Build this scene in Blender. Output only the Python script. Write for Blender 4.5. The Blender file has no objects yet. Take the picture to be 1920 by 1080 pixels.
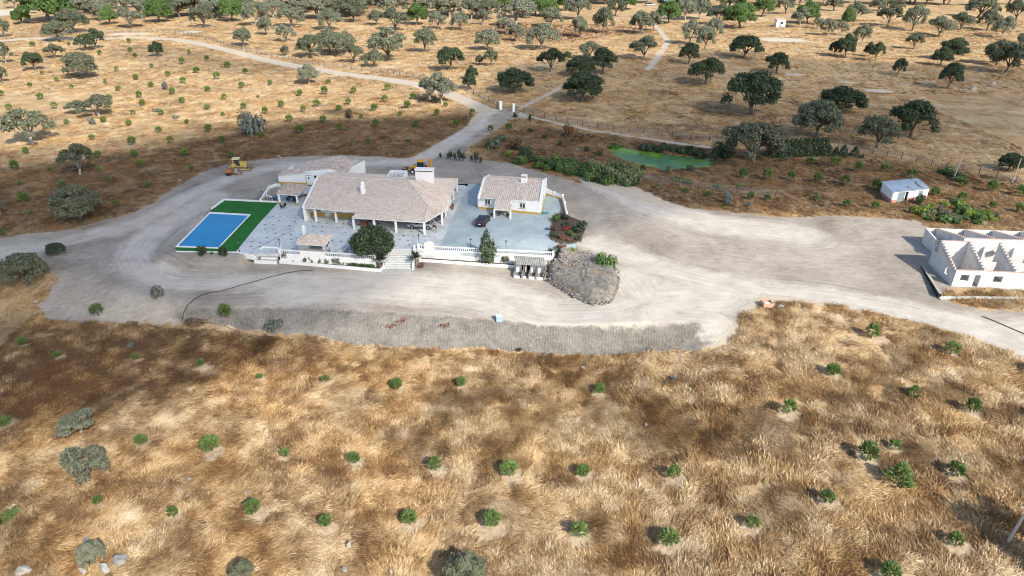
import bpy, math, random
import numpy as np
from mathutils import Vector, Matrix, Euler

# ------------------------------------------------------------------ camera, sky, sun, exposure
scene = bpy.context.scene
COL = scene.collection
FPX, PITCH, CAM_H = 1281.0, math.radians(28.0), 50.0
cam_d = bpy.data.cameras.new('camera')
cam_d.sensor_width = 36.0
cam_d.lens = FPX / 1920.0 * 36.0
cam_d.clip_start, cam_d.clip_end = 1.0, 9000.0
cam = bpy.data.objects.new('camera', cam_d)
cam.location = (0, 0, CAM_H)
cam.rotation_euler = (math.pi / 2 - PITCH, 0, 0)
COL.objects.link(cam)
scene.camera = cam

SUN_EL = math.radians(38.0)
SUN_AZ = math.radians(144.0)             # clockwise from +Y: behind the camera, to its right
SUN_VEC = Vector((math.sin(SUN_AZ) * math.cos(SUN_EL), math.cos(SUN_AZ) * math.cos(SUN_EL), math.sin(SUN_EL)))
world = bpy.data.worlds.new('World')
scene.world = world
world.use_nodes = True
wn = world.node_tree
wn.nodes.clear()
sky = wn.nodes.new('ShaderNodeTexSky')
sky.sky_type = 'NISHITA'
sky.sun_disc = False
sky.sun_elevation = SUN_EL
sky.sun_rotation = SUN_AZ
sky.air_density = 1.0
sky.dust_density = 1.5
sky.ozone_density = 1.0
bg = wn.nodes.new('ShaderNodeBackground')
bg.inputs['Strength'].default_value = 0.15
wo = wn.nodes.new('ShaderNodeOutputWorld')
wn.links.new(sky.outputs[0], bg.inputs[0])
wn.links.new(bg.outputs[0], wo.inputs[0])

sun_d = bpy.data.lights.new('sun', 'SUN')
sun_d.energy = 4.6
sun_d.angle = math.radians(0.5)
sun_d.color = (1.0, 0.93, 0.82)
sun = bpy.data.objects.new('sun', sun_d)
sun.rotation_euler = SUN_VEC.to_track_quat('Z', 'Y').to_euler()
sun.location = (60, -100, 120)
COL.objects.link(sun)

scene.view_settings.view_transform = 'Standard'
scene.view_settings.look = 'None'
scene.view_settings.exposure = 0.55
scene.view_settings.gamma = 1.0
scene.view_settings.use_curve_mapping = False
scene.cycles.filter_width = 1.1
scene.cycles.max_bounces = 6
scene.cycles.diffuse_bounces = 3
scene.cycles.transparent_max_bounces = 12

# ------------------------------------------------------------------ small numeric helpers
def hash01(ix, iy, seed):
    h = (ix.astype(np.int64) * 374761393 + iy.astype(np.int64) * 668265263 + seed * 974634777) & 0xFFFFFFFF
    h = ((h ^ (h >> 13)) * 1274126177) & 0xFFFFFFFF
    h = h ^ (h >> 16)
    return (h & 0xFFFFFF) / float(0xFFFFFF)

def vnoise(x, y, seed=0):
    x = np.asarray(x, float); y = np.asarray(y, float)
    ix = np.floor(x); iy = np.floor(y)
    fx = x - ix; fy = y - iy
    fx = fx * fx * (3 - 2 * fx); fy = fy * fy * (3 - 2 * fy)
    a = hash01(ix, iy, seed); b = hash01(ix + 1, iy, seed)
    c = hash01(ix, iy + 1, seed); d = hash01(ix + 1, iy + 1, seed)
    return (a * (1 - fx) + b * fx) * (1 - fy) + (c * (1 - fx) + d * fx) * fy

def fbm(x, y, seed=0, octs=4):
    s, a, t = 0.0, 0.5, 0.0
    for i in range(octs):
        s = s + a * vnoise(np.asarray(x) * 2 ** i, np.asarray(y) * 2 ** i, seed + i * 17)
        t += a; a *= 0.5
    return s / t

def smooth(a, b, x):
    t = np.clip((np.asarray(x, float) - a) / (b - a), 0, 1)
    return t * t * (3 - 2 * t)

def seg_dist(x, y, ax, ay, bx, by):
    dx, dy = bx - ax, by - ay
    L = dx * dx + dy * dy + 1e-9
    t = np.clip(((x - ax) * dx + (y - ay) * dy) / L, 0, 1)
    return np.hypot(x - ax - t * dx, y - ay - t * dy)

def poly_sd(x, y, pts):
    """signed distance to a polygon, positive inside"""
    x = np.asarray(x, float); y = np.asarray(y, float)
    d = np.full(x.shape, 1e9); ins = np.zeros(x.shape, bool)
    n = len(pts)
    for i in range(n):
        ax, ay = pts[i]; bx, by = pts[(i + 1) % n]
        d = np.minimum(d, seg_dist(x, y, ax, ay, bx, by))
        if ay != by:
            c = ((ay > y) != (by > y)) & (x < (bx - ax) * (y - ay) / (by - ay) + ax)
            ins ^= c
    return np.where(ins, d, -d)

def line_sd(x, y, pts, w):
    """half width minus distance to a polyline: positive on the band; w may be one number or one per point"""
    d = np.full(np.asarray(x, float).shape, -1e9)
    for i in range(len(pts) - 1):
        ww = w if not isinstance(w, (list, tuple)) else 0.5 * (w[i] + w[i + 1])
        d = np.maximum(d, ww * 0.5 - seg_dist(x, y, *pts[i], *pts[i + 1]))
    return d

CP, SP = math.cos(PITCH), math.sin(PITCH)
def at(px, py, z=0.0):
    """point of the place at height z that the photograph shows at (px, py), as measured from the photograph"""
    u = (px - 960) / FPX; v = (540 - py) / FPX
    d = (u, CP + v * SP, -SP + v * CP)
    t = (z - CAM_H) / d[2]
    return (d[0] * t, d[1] * t)

def pxm(x, y, z):
    """pixels per metre of the 1920 wide photograph at a point"""
    return FPX / (y * CP - (z - CAM_H) * SP)

# ------------------------------------------------------------------ the lie of the land
TERRACE = [(-58.6, 107.7), (-49.0, 107.4), (-44.5, 106.5), (-40.0, 106.65), (-32.0, 105.5), (-23.2, 104.25), (-21.5, 104.3),
           (-21.3, 108.6), (-17.2, 108.6), (-16.6, 108.3), (-13.6, 107.8), (-5.3, 106.4), (6.1, 105.6), (11.0, 107.6),
           (11.6, 110.5), (10.2, 113.0), (8.4, 116.0), (8.6, 123.0), (9.6, 126.5), (9.9, 128.5), (9.5, 137.0), (7.5, 140.5), (-5.0, 141.5),
           (-11.0, 142.0), (-48.0, 141.5), (-48.6, 134.0), (-48.2, 131.0), (-59.6, 132.6), (-61.0, 128.8)]
BT = np.array([(-130, 116), (-95, 112), (-74, 105), (-62, 96.5), (-50, 91.6), (-26, 90.6), (-1.6, 87.4), (16.7, 83.6), (26, 84.0), (36, 86), (60, 84), (130, 84)], float)
BB = np.array([(-130, 96), (-95, 94), (-74, 92), (-64.5, 91.0), (-49.5, 88.6), (-24, 83.4), (-1.6, 81.9), (10.7, 81.5), (18.5, 81.6), (26, 78), (36, 70), (60, 60), (130, 60)], float)
POND_Z = -0.75
POND = [at(*p, POND_Z) for p in [(1144, 279), (1160, 276), (1186, 283), (1222, 287), (1262, 293), (1300, 296), (1338, 303), (1326, 312), (1290, 315), (1248, 319), (1206, 309), (1172, 299)]]

def H(x, y):
    x = np.asarray(x, float); y = np.asarray(y, float)
    dt = -poly_sd(x, y, TERRACE)
    wide = np.where(x < -45.5, 5.5, np.where(x > 8, 4.0, -0.15))
    drop = smooth(np.where((x < -45.5) | (x > 8), 0.1, -1.0), wide, dt)
    south = smooth(135, 116, y)
    ramp = 1 - smooth(3, 20, x)
    z = -1.6 * south * ramp * drop
    z = np.where((dt <= 0.1) & ((x < -45.5) | (x > 8)), -0.03, z)
    yt = np.interp(x, BT[:, 0], BT[:, 1]); yb = np.interp(x, BB[:, 0], BB[:, 1])
    t = smooth(0, 1, (yt - y) / (yt - yb))
    zf = -4.5 + 3.7 * smooth(4, 36, x) - 0.045 * np.maximum(0, yb - y)
    zf = zf + 0.5 * (fbm(x / 14, y / 14, 5) - 0.5) * smooth(0, 10, yb - y)
    z = z * (1 - t) + zf * t
    far = np.maximum(smooth(165, 260, y), smooth(-72, -120, x))
    z = z + far * 2.6 * (fbm(x / 70, y / 70, 9, 3) - 0.5)
    pd = poly_sd(x, y, POND)
    z = z - 1.25 * smooth(-4.0, 1.2, pd)
    return z

def gp(px, py):
    """where the photograph's ray through (px, py) meets the ground"""
    u = (px - 960) / FPX; v = (540 - py) / FPX
    d = (u, CP + v * SP, -SP + v * CP)
    z = 0.0
    for _ in range(12):
        t = (z - CAM_H) / d[2]
        x, y = d[0] * t, d[1] * t
        z = 0.5 * z + 0.5 * float(H(x, y)) if _ < 9 else float(H(x, y))
    return (x, y)

def gpz(px, py):
    x, y = gp(px, py)
    return (x, y, float(H(x, y)))

# ------------------------------------------------------------------ node helper
def socket(sockets, key):
    return sockets[key]

class G:
    def __init__(self, name):
        self.m = bpy.data.materials.new(name)
        self.m.use_nodes = True
        self.nt = self.m.node_tree
        self.nt.nodes.clear()
        self.out = self.nt.nodes.new('ShaderNodeOutputMaterial')
    def put(self, s, v):
        if isinstance(v, bpy.types.NodeSocket):
            self.nt.links.new(v, s)
        elif v is not None:
            if s.type == 'RGBA' and len(v) == 3: v = (*v, 1)
            s.default_value = v
    def n(self, kind, props=None, **ins):
        nd = self.nt.nodes.new(kind)
        for k, v in (props or {}).items(): setattr(nd, k, v)
        for k, v in ins.items():
            self.put(nd.inputs[int(k[1:])] if k[0] == 'i' and k[1:].isdigit() else nd.inputs[k.replace('_', ' ')], v)
        return nd
    def math(self, op, a, b=0.0, c=None, clamp=False):
        nd = self.n('ShaderNodeMath', {'operation': op, 'use_clamp': clamp}, i0=a, i1=b)
        if c is not None: self.put(nd.inputs[2], c)
        return nd.outputs[0]
    def mix(self, f, a, b, blend='MIX'):
        nd = self.n('ShaderNodeMix', {'data_type': 'RGBA', 'blend_type': blend, 'clamp_factor': True})
        self.put(nd.inputs[0], f); self.put(nd.inputs[6], a); self.put(nd.inputs[7], b)
        return nd.outputs[2]
    def noise(self, vec, scale, detail=3.0, rough=0.55, dist=0.0):
        nd = self.n('ShaderNodeTexNoise', None, Scale=scale, Detail=detail, Roughness=rough, Distortion=dist)
        if vec is not None: self.put(nd.inputs['Vector'], vec)
        return nd.outputs[0]
    def pos(self):
        return self.n('ShaderNodeNewGeometry').outputs['Position']
    def scaled(self, vec, sc, rot=0.0):
        return self.n('ShaderNodeMapping', None, i0=vec, Scale=sc, Rotation=(0, 0, rot)).outputs[0]
    def attr(self, name):
        return self.n('ShaderNodeAttribute', {'attribute_name': name}).outputs['Fac']
    def ramp(self, f, stops, interp='LINEAR'):
        nd = self.n('ShaderNodeValToRGB', None, i0=f)
        cr = nd.color_ramp; cr.interpolation = interp
        while len(cr.elements) < len(stops): cr.elements.new(0.5)
        for e, (p, c) in zip(cr.elements, stops):
            e.position = p; e.color = (*c, 1) if len(c) == 3 else c
        return nd.outputs[0]
    def step(self, v, lo, hi):
        nd = self.n('ShaderNodeMapRange', {'interpolation_type': 'SMOOTHSTEP'}, i0=v, i1=lo, i2=hi)
        return nd.outputs[0]
    def bump(self, h, strength, dist, normal=None):
        nd = self.n('ShaderNodeBump', None, Strength=strength, Distance=dist, Height=h)
        if normal is not None: self.put(nd.inputs['Normal'], normal)
        return nd.outputs[0]
    def surf(self, color, rough=0.8, normal=None, metal=0.0, spec=0.3, **kw):
        nd = self.n('ShaderNodeBsdfPrincipled', None, Base_Color=color, Roughness=rough, Metallic=metal, **kw)
        nd.inputs['Specular IOR Level'].default_value = spec
        if normal is not None: self.put(nd.inputs['Normal'], normal)
        self.nt.links.new(nd.outputs[0], self.out.inputs[0])
        return self.m

def plain(name, col, rough=0.75, var=0.12, scale=1.5, metal=0.0, spec=0.3, bump=0.0, dirt=None, dirt_amt=0.3):
    """a painted or plain surface with slight unevenness and wear"""
    g = G(name)
    P = g.n('ShaderNodeTexCoord').outputs['Object']
    n = g.noise(P, scale, 4)
    dark = tuple(c * (1 - var) for c in col); light = tuple(min(1, c * (1 + var * 0.6)) for c in col)
    c = g.ramp(n, [(0.3, dark), (0.7, light)])
    if dirt:
        d = g.step(g.noise(g.scaled(P, (2.2, 2.2, 0.5)), 0.9, 5, 0.65), 0.5, 0.78)
        c = g.mix(g.math('MULTIPLY', d, dirt_amt), c, dirt)
    nrm = g.bump(g.noise(P, scale * 8, 3), bump, 0.03) if bump else None
    return g.surf(c, rough, nrm, metal, spec)

# ------------------------------------------------------------------ mesh builder
class MB:
    def __init__(self):
        self.v, self.f, self.m = [], [], []
    def add(self, vs, fs, mi=0):
        b = len(self.v)
        self.v.extend([tuple(p) for p in vs])
        self.f.extend([tuple(i + b for i in f) for f in fs])
        self.m.extend([mi] * len(fs))
    def box(self, c, s, rz=0.0, mi=0, rx=0.0, ry=0.0, taper=1.0):
        hx, hy, hz = s[0] / 2, s[1] / 2, s[2] / 2
        R = Euler((rx, ry, rz)).to_matrix()
        vs = []
        for z in (-hz, hz):
            k = taper if z > 0 else 1.0
            for x, y in ((-hx, -hy), (hx, -hy), (hx, hy), (-hx, hy)):
                p = R @ Vector((x * k, y * k, z)); vs.append((p.x + c[0], p.y + c[1], p.z + c[2]))
        self.add(vs, [(3, 2, 1, 0), (4, 5, 6, 7), (0, 1, 5, 4), (1, 2, 6, 5), (2, 3, 7, 6), (3, 0, 4, 7)], mi)
    def seg(self, p0, p1, z0, z1, t, mi=0, z0b=None, z1b=None, off=0.0):
        """upright slab along p0-p1 (2-D), thickness t centred on the line (off moves it to the left)"""
        d = Vector((p1[0] - p0[0], p1[1] - p0[1])).normalized(); n = Vector((-d.y, d.x))
        z0b = z0 if z0b is None else z0b; z1b = z1 if z1b is None else z1b
        a0 = n * (off - t / 2); a1 = n * (off + t / 2)
        vs = [(p0[0] + a0.x, p0[1] + a0.y, z0), (p1[0] + a0.x, p1[1] + a0.y, z0b), (p1[0] + a1.x, p1[1] + a1.y, z0b), (p0[0] + a1.x, p0[1] + a1.y, z0),
              (p0[0] + a0.x, p0[1] + a0.y, z1), (p1[0] + a0.x, p1[1] + a0.y, z1b), (p1[0] + a1.x, p1[1] + a1.y, z1b), (p0[0] + a1.x, p0[1] + a1.y, z1)]
        self.add(vs, [(3, 2, 1, 0), (4, 5, 6, 7), (0, 1, 5, 4), (1, 2, 6, 5), (2, 3, 7, 6), (3, 0, 4, 7)], mi)
    def prism(self, pts, z0, z1, mi=0):
        n = len(pts)
        ar = sum(pts[i][0] * pts[(i + 1) % n][1] - pts[(i + 1) % n][0] * pts[i][1] for i in range(n))
        if ar < 0: pts = pts[::-1]
        vs = [(p[0], p[1], z0) for p in pts] + [(p[0], p[1], z1) for p in pts]
        fs = [tuple(range(n))[::-1], tuple(range(n, 2 * n))] + [(i, (i + 1) % n, n + (i + 1) % n, n + i) for i in range(n)]
        self.add(vs, fs, mi)
    def extrude(self, prof, y0, y1, mi=0, sx=1.0):
        """profile in x-z pushed from y0 to y1"""
        n = len(prof)
        vs = [(p[0] * sx, y0, p[1]) for p in prof] + [(p[0] * sx, y1, p[1]) for p in prof]
        self.add(vs, [tuple(range(n)), tuple(range(n, 2 * n))[::-1]] + [(i, n + i, n + (i + 1) % n, (i + 1) % n) for i in range(n)], mi)
    def slab(self, pts, t, mi=0):
        """3-D polygon thickened downwards by t"""
        n = len(pts)
        vs = list(pts) + [(p[0], p[1], p[2] - t) for p in pts]
        self.add(vs, [tuple(range(n)), tuple(range(n, 2 * n))[::-1]] + [(i, n + i, n + (i + 1) % n, (i + 1) % n) for i in range(n)], mi)
    def tube(self, path, r, n=6, mi=0, cap=True):
        pts = [Vector(p) for p in path]
        rs = r if isinstance(r, (list, tuple)) else [r] * len(pts)
        vs, fs = [], []
        ref = Vector((0.13, 0.21, 0.97))
        for i, p in enumerate(pts):
            d = (pts[min(i + 1, len(pts) - 1)] - pts[max(i - 1, 0)]).normalized()
            if abs(d.dot(ref)) > 0.95: rf = Vector((1, 0, 0))
            else: rf = ref
            a = d.cross(rf).normalized(); b = d.cross(a)
            for k in range(n):
                t = 2 * math.pi * k / n
                vs.append(p + (a * math.cos(t) + b * math.sin(t)) * rs[i])
        for i in range(len(pts) - 1):
            for k in range(n):
                fs.append((i * n + k, i * n + (k + 1) % n, (i + 1) * n + (k + 1) % n, (i + 1) * n + k))
        if cap:
            fs.append(tuple(range(n))[::-1]); fs.append(tuple(range((len(pts) - 1) * n, len(pts) * n)))
        self.add(vs, fs, mi)
    def lathe(self, prof, n=8, c=(0, 0, 0), mi=0, axis='z'):
        vs, fs = [], []
        for r, z in prof:
            for k in range(n):
                t = 2 * math.pi * k / n
                a, b = r * math.cos(t), r * math.sin(t)
                vs.append((c[0] + a, c[1] + b, c[2] + z) if axis == 'z' else (c[0] + a, c[1] + z, c[2] + b) if axis == 'y' else (c[0] + z, c[1] + a, c[2] + b))
        for i in range(len(prof) - 1):
            for k in range(n):
                q = (i * n + k, i * n + (k + 1) % n, (i + 1) * n + (k + 1) % n, (i + 1) * n + k)
                fs.append(q if axis != 'y' else q[::-1])
        fs.append(tuple(range(n))[::-1]); fs.append(tuple(range((len(prof) - 1) * n, len(prof) * n)))
        self.add(vs, fs, mi)
    def mesh(self, name, mats, org=(0, 0, 0), smooth=False):
        me = bpy.data.meshes.new(name)
        o = org
        me.from_pydata([(p[0] - o[0], p[1] - o[1], p[2] - o[2]) for p in self.v], [], self.f)
        if not isinstance(mats, (list, tuple)): mats = [mats]
        for m in mats: me.materials.append(m)
        if any(self.m): me.polygons.foreach_set('material_index', self.m)
        if smooth: me.polygons.foreach_set('use_smooth', [True] * len(self.f))
        me.update()
        return me
    def build(self, name, mats, parent=None, org=None, smooth=False):
        """ONE mesh object; a part keeps its thing's base as origin"""
        if org is None:
            org = (0, 0, 0)
            if parent is not None:
                org = ROOT_AT.get(parent.name, (0, 0, 0))
        return link(name, self.mesh(name, mats, org, smooth), parent, None if parent else org)

ROOT_AT = {}
def link(name, data, parent=None, loc=None):
    o = bpy.data.objects.new(name, data)
    COL.objects.link(o)
    if parent is not None:
        o.parent = parent
        ROOT_AT[o.name] = ROOT_AT.get(parent.name, (0, 0, 0))
    if loc is not None: o.location = loc
    return o

def tag(o, label=None, cat=None, group=None, kind=None):
    if label: o['label'] = label
    if cat: o['category'] = cat
    if group: o['group'] = group
    if kind: o['kind'] = kind
    return o

def thing(name, label, cat, loc=(0, 0, 0), rz=0.0, group=None, world_parts=False):
    """an Empty at the thing's base that parents its parts; world_parts: parts are given in place's coordinates"""
    o = link(name, None, None, loc)
    o.empty_display_size = 0.3
    o.rotation_euler = (0, 0, rz)
    if world_parts: ROOT_AT[o.name] = tuple(loc)
    return tag(o, label, cat, group)

def copy_tree(o, parent=None):
    c = o.copy(); COL.objects.link(c)
    if parent is not None: c.parent = parent
    for ch in o.children: copy_tree(ch, c)
    return c

def mesh_np(name, verts, faces, mats, k=4, smooth=False):
    me = bpy.data.meshes.new(name)
    nv, nf = len(verts), len(faces)
    me.vertices.add(nv); me.vertices.foreach_set('co', np.asarray(verts, np.float32).ravel())
    me.loops.add(nf * k); me.loops.foreach_set('vertex_index', np.asarray(faces, np.int32).ravel())
    me.polygons.add(nf)
    me.polygons.foreach_set('loop_start', np.arange(0, nf * k, k, dtype=np.int32))
    me.polygons.foreach_set('loop_total', np.full(nf, k, np.int32))
    if smooth: me.polygons.foreach_set('use_smooth', np.ones(nf, bool))
    for m in (mats if isinstance(mats, (list, tuple)) else [mats]): me.materials.append(m)
    me.update(); me.validate()
    return me

ONES = 'first second third fourth fifth sixth seventh eighth ninth tenth eleventh twelfth thirteenth fourteenth fifteenth sixteenth seventeenth eighteenth nineteenth twentieth'.split()
def nth(i):
    return ONES[i] if i < 20 else 'twenty ' + ONES[i - 20] if i < 29 else 'thirty ' + ONES[i - 30] if i >= 30 else 'thirtieth'
def place_words(items, per_row):
    """items: list of (px, py). Words that single each out: its row counted from the top of its patch, its place from the left"""
    order = sorted(range(len(items)), key=lambda i: items[i][1])
    rows = max(1, round(len(items) / per_row))
    out = [None] * len(items)
    for r, chunk in enumerate(np.array_split(np.array(order), rows)):
        for k, i in enumerate(sorted(chunk, key=lambda i: items[i][0])):
            out[i] = (nth(k), nth(r))
    return out

# ------------------------------------------------------------------ regions of the ground
def gpoly(l): return [gp(*p) for p in l]
YARD = gpoly([(-60, 512), (-60, 452), (0, 446), (60, 437), (130, 431), (190, 412), (250, 399), (290, 378), (330, 350), (380, 322), (420, 311), (480, 300), (540, 294),
              (640, 291), (700, 293), (762, 297), (783, 292), (808, 276), (842, 256), (872, 243), (898, 229), (908, 214), (935, 201), (968, 207),
              (1000, 220), (990, 224), (962, 221), (948, 231), (925, 247), (898, 264), (876, 280), (872, 288), (905, 300), (960, 306), (1000, 318), (1060, 335), (1130, 352),
              (1200, 372), (1240, 387), (1300, 391), (1400, 401), (1480, 409), (1560, 404), (1640, 407), (1722, 414), (1750, 432), (1990, 436), (1990, 720),
              (1920, 672), (1870, 651), (1800, 626), (1700, 601), (1600, 576), (1500, 560), (1436, 551), (1403, 568), (1386, 600), (1352, 640), (1330, 654),
              (1270, 661), (1180, 668), (1100, 667), (1000, 664), (900, 655), (800, 654), (700, 650), (650, 646), (590, 634), (500, 624), (430, 616), (400, 606),
              (330, 610), (270, 604), (180, 610), (120, 606), (84, 600), (72, 570), (95, 545), (110, 515), (60, 505), (0, 506)])
HOLES = [gpoly([(1788, 541), (1990, 549), (1990, 586), (1900, 584), (1845, 580), (1800, 572), (1778, 562), (1768, 556)])]
def yard_fn(x, y):
    s = poly_sd(x, y, YARD)
    for h in HOLES: s = np.minimum(s, -poly_sd(x, y, h))
    return s
TRACKS = [([gp(*p) for p in l], w) for l, w in [
    ([(-80, 82), (0, 77), (60, 72), (120, 72), (190, 73), (260, 70), (330, 74), (417, 92), (480, 108), (563, 126), (640, 138), (720, 148), (775, 157), (830, 172), (880, 192), (915, 210)], 6.4),
    ([(905, 216), (890, 238), (850, 264), (810, 286), (780, 303), (720, 306)], 5.5),
    ([(965, 209), (990, 218), (1050, 232), (1120, 246), (1200, 258), (1280, 270), (1330, 276)], 2.2),
    ([(-80, 486), (0, 474), (80, 462), (150, 446), (220, 430), (270, 414), (320, 388), (370, 360), (430, 336), (500, 315), (600, 306), (760, 306)], 5.0),
    ([(400, 368), (350, 398), (300, 428), (262, 455), (248, 480), (262, 505), (320, 525), (420, 530), (540, 525), (700, 538), (850, 548), (1000, 570)], 6.0),
    ([(1110, 455), (1160, 470), (1230, 500), (1330, 525), (1430, 545), (1560, 556), (1680, 578), (1800, 604), (1880, 632), (1980, 676)], 6.5),
    ([(1880, 618), (1990, 600)], 4.0),
    ([(560, 540), (720, 535), (900, 548), (1010, 590), (1150, 590), (1250, 560), (1360, 555)], 11.0),
    ([(1180, 520), (1240, 600), (1330, 610)], 9.0),
    ([(1215, 130), (1238, 100), (1253, 78), (1238, 58), (1228, 48), (1240, 32), (1265, 20)], 3.2),
    ([(968, 206), (1010, 186), (1040, 170), (1075, 150)], 2.2),
    ([(1120, 335), (1220, 385), (1330, 420), (1450, 432), (1500, 440)], 9.0),
]]
RED = [(*gp(1465, 222), 16, 9), (*gp(1010, 60), 42, 40), (*gp(1285, 258), 10, 2.5), (*gp(1590, 232), 9, 4), (*gp(1120, 55), 30, 26), (*gp(640, 5), 60, 60)]
PALE = [(*gp(1648, 171), 6.0, 3.5), (*gp(1588, 154), 6.5, 2.0), (*gp(1490, 140), 5, 3), (*gp(1470, 75), 16, 10), (*gp(10, 22), 22, 30), (*gp(355, 60), 9, 5), (*gp(730, 126), 5, 2), (*gp(240, 64), 16, 6)]

# saplings of the near field, they stand in raked rings of pale straw
NEAR = [(746, 720, 24), (865, 716, 21), (1124, 727, 24), (665, 856, 28), (817, 866, 34), (955, 876, 37), (1094, 881, 29), (1263, 885, 31), (769, 969, 34), (923, 970, 37),
        (1087, 991, 38), (1252, 1003, 41), (12, 789, 25), (265, 821, 25), (397, 830, 36), (535, 847, 21), (185, 936, 21), (326, 958, 27), (479, 948, 33), (612, 974, 28),
        (44, 639, 20), (110, 663, 17), (255, 667, 16), (377, 678, 17), (487, 704, 14), (609, 711, 17), (186, 581, 26), (427, 583, 30),
        (1632, 622, 32), (1780, 651, 30), (1562, 693, 30), (1477, 762, 31), (1818, 760, 32), (1623, 846, 42), (1677, 831, 28), (1788, 877, 36), (1549, 928, 34),
        (1409, 979, 29), (1793, 1011, 33), (1668, 1068, 42), (1945, 690, 30), (1950, 775, 32), (1955, 868, 34)]
NEAR_W = [(gp(px, py + 0.42 * w), px, py, w) for px, py, w in NEAR]

def grow(a, b, s0, k):
    out, s, v = [], s0, a
    while v < b:
        s *= k; v += s; out.append(v)
    return out
gx = list(np.arange(-92, 102.01, 0.62)); gy = list(np.arange(22, 236, 0.62))
gx = list(np.arange(-332, -92.5, 1.6)) + gx + list(np.arange(103.4, 336, 1.9)); gy = gy + list(np.arange(237.2, 470, 1.7))
right = grow(gx[-1], 2600, 1.9, 1.12); left_ = [-(v + 332 - 335) for v in grow(335, 2600, 1.9, 1.12)]
gx = sorted(left_) + gx + right
gy = sorted([22 - (v - 236) for v in grow(236, 600, 0.62, 1.12)]) + gy + grow(gy[-1], 4200, 1.7, 1.12)
gx = np.array(gx); gy = np.array(gy)
XX, YY = np.meshgrid(gx, gy)
fx_, fy_ = XX.ravel(), YY.ravel()
ZZ = H(fx_, fy_)
terr_sd = poly_sd(fx_, fy_, TERRACE)
yard_sd = yard_fn(fx_, fy_)
track_sd = np.full(fx_.shape, -1e9)
for l, w in TRACKS: track_sd = np.maximum(track_sd, line_sd(fx_, fy_, l, w))
lat_, lon_, best_ = np.zeros(fx_.shape), np.zeros(fx_.shape), np.full(fx_.shape, 1e9)
for l, w in TRACKS:
    run = 0.0
    for (ax, ay), (bx, by) in zip(l[:-1], l[1:]):
        dx, dy = bx - ax, by - ay; L = math.hypot(dx, dy)
        t = np.clip(((fx_ - ax) * dx + (fy_ - ay) * dy) / (L * L), 0, 1)
        dd = np.hypot(fx_ - ax - t * dx, fy_ - ay - t * dy)
        k = dd < best_
        sgn = np.sign(dx * (fy_ - ay) - dy * (fx_ - ax))
        lat_ = np.where(k, dd * sgn, lat_); lon_ = np.where(k, run + t * L, lon_); best_ = np.where(k, dd, best_)
        run += L
yt_ = np.interp(fx_, BT[:, 0], BT[:, 1]); yb_ = np.interp(fx_, BB[:, 0], BB[:, 1])
bank_sd = np.minimum(yt_ - 0.2 - fy_, np.minimum(yard_sd + 1.0, np.minimum((fx_ + 52) * 0.3, (28 - fx_) * 0.22)))
ring = np.full(fx_.shape, -9.0)
for (c, px, py, w) in NEAR_W:
    r = 0.9 + w * 0.035
    ring = np.maximum(ring, r - np.hypot(fx_ - c[0] - 0.25, fy_ - c[1] + 0.35))
def blobs(l):
    s = np.full(fx_.shape, -5.0)
    for cx, cy, rx, ry in l:
        s = np.maximum(s, 1 - np.hypot((fx_ - cx) / rx, (fy_ - cy) / ry))
    return s
red_sd, pale_sd = blobs(RED), blobs(PALE)
pond_sd = poly_sd(fx_, fy_, POND)
WILD_AND_SHADE = [gpoly(l_) for l_ in ([(905, 262), (960, 232), (1100, 250), (1340, 280), (1640, 296), (1990, 350), (1990, 430), (1740, 425), (1640, 405), (1480, 408), (1240, 388), (1060, 335), (890, 292)],
    [(-200, 345), (0, 330), (100, 306), (250, 285), (400, 258), (600, 226), (860, 216), (905, 226), (880, 250), (760, 296), (480, 301), (330, 350), (250, 399), (130, 431), (0, 447), (-200, 455)],  # band behind the house: cloud shade painted into the ground colour
    [(-200, 606), (84, 600), (330, 612), (600, 640), (560, 690), (380, 720), (240, 760), (100, 790), (-200, 800)])]  # near left field: darker too, its cloud shade put into the colour
wild_and_shade_sd = np.maximum.reduce([poly_sd(fx_, fy_, p_) for p_ in WILD_AND_SHADE])
po = [at(*p) for p in [(328.5, 463.5), (393.5, 398), (470.5, 402.3), (409.5, 466.5)]]
pool_sd = poly_sd(fx_, fy_, po)
# small roughness of the land itself
rough = 0.10 * (fbm(fx_ / 1.7, fy_ / 1.7, 3, 3) - 0.5) * (yard_sd < -0.3) + 0.05 * (fbm(fx_ / 1.2, fy_ / 1.2, 4, 3) - 0.5) * (bank_sd > 0)
low_ = (terr_sd > 0.9) | (pool_sd > 0.15)
ZM = ZZ + rough - np.where(low_, 2.4, 0)
nx, ny = len(gx), len(gy)
idx = np.arange(nx * ny).reshape(ny, nx)
quads = np.stack([idx[:-1, :-1], idx[:-1, 1:], idx[1:, 1:], idx[1:, :-1]], -1).reshape(-1, 4)
gz = ZM.reshape(ny, nx)
dzdy, dzdx = np.gradient(gz, gy, gx)
NRM = np.stack([-dzdx.ravel(), -dzdy.ravel(), np.ones(nx * ny)], 1)
NRM /= np.linalg.norm(NRM, axis=1)[:, None]
cen = lambda a: a[quads].mean(1)
c_y, c_b, c_t = cen(yard_sd), cen(bank_sd), cen(track_sd)
region = np.where(c_y > 0, np.where(c_b > 0, 2, 1), np.where(c_t > 0, 3, 0))

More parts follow.
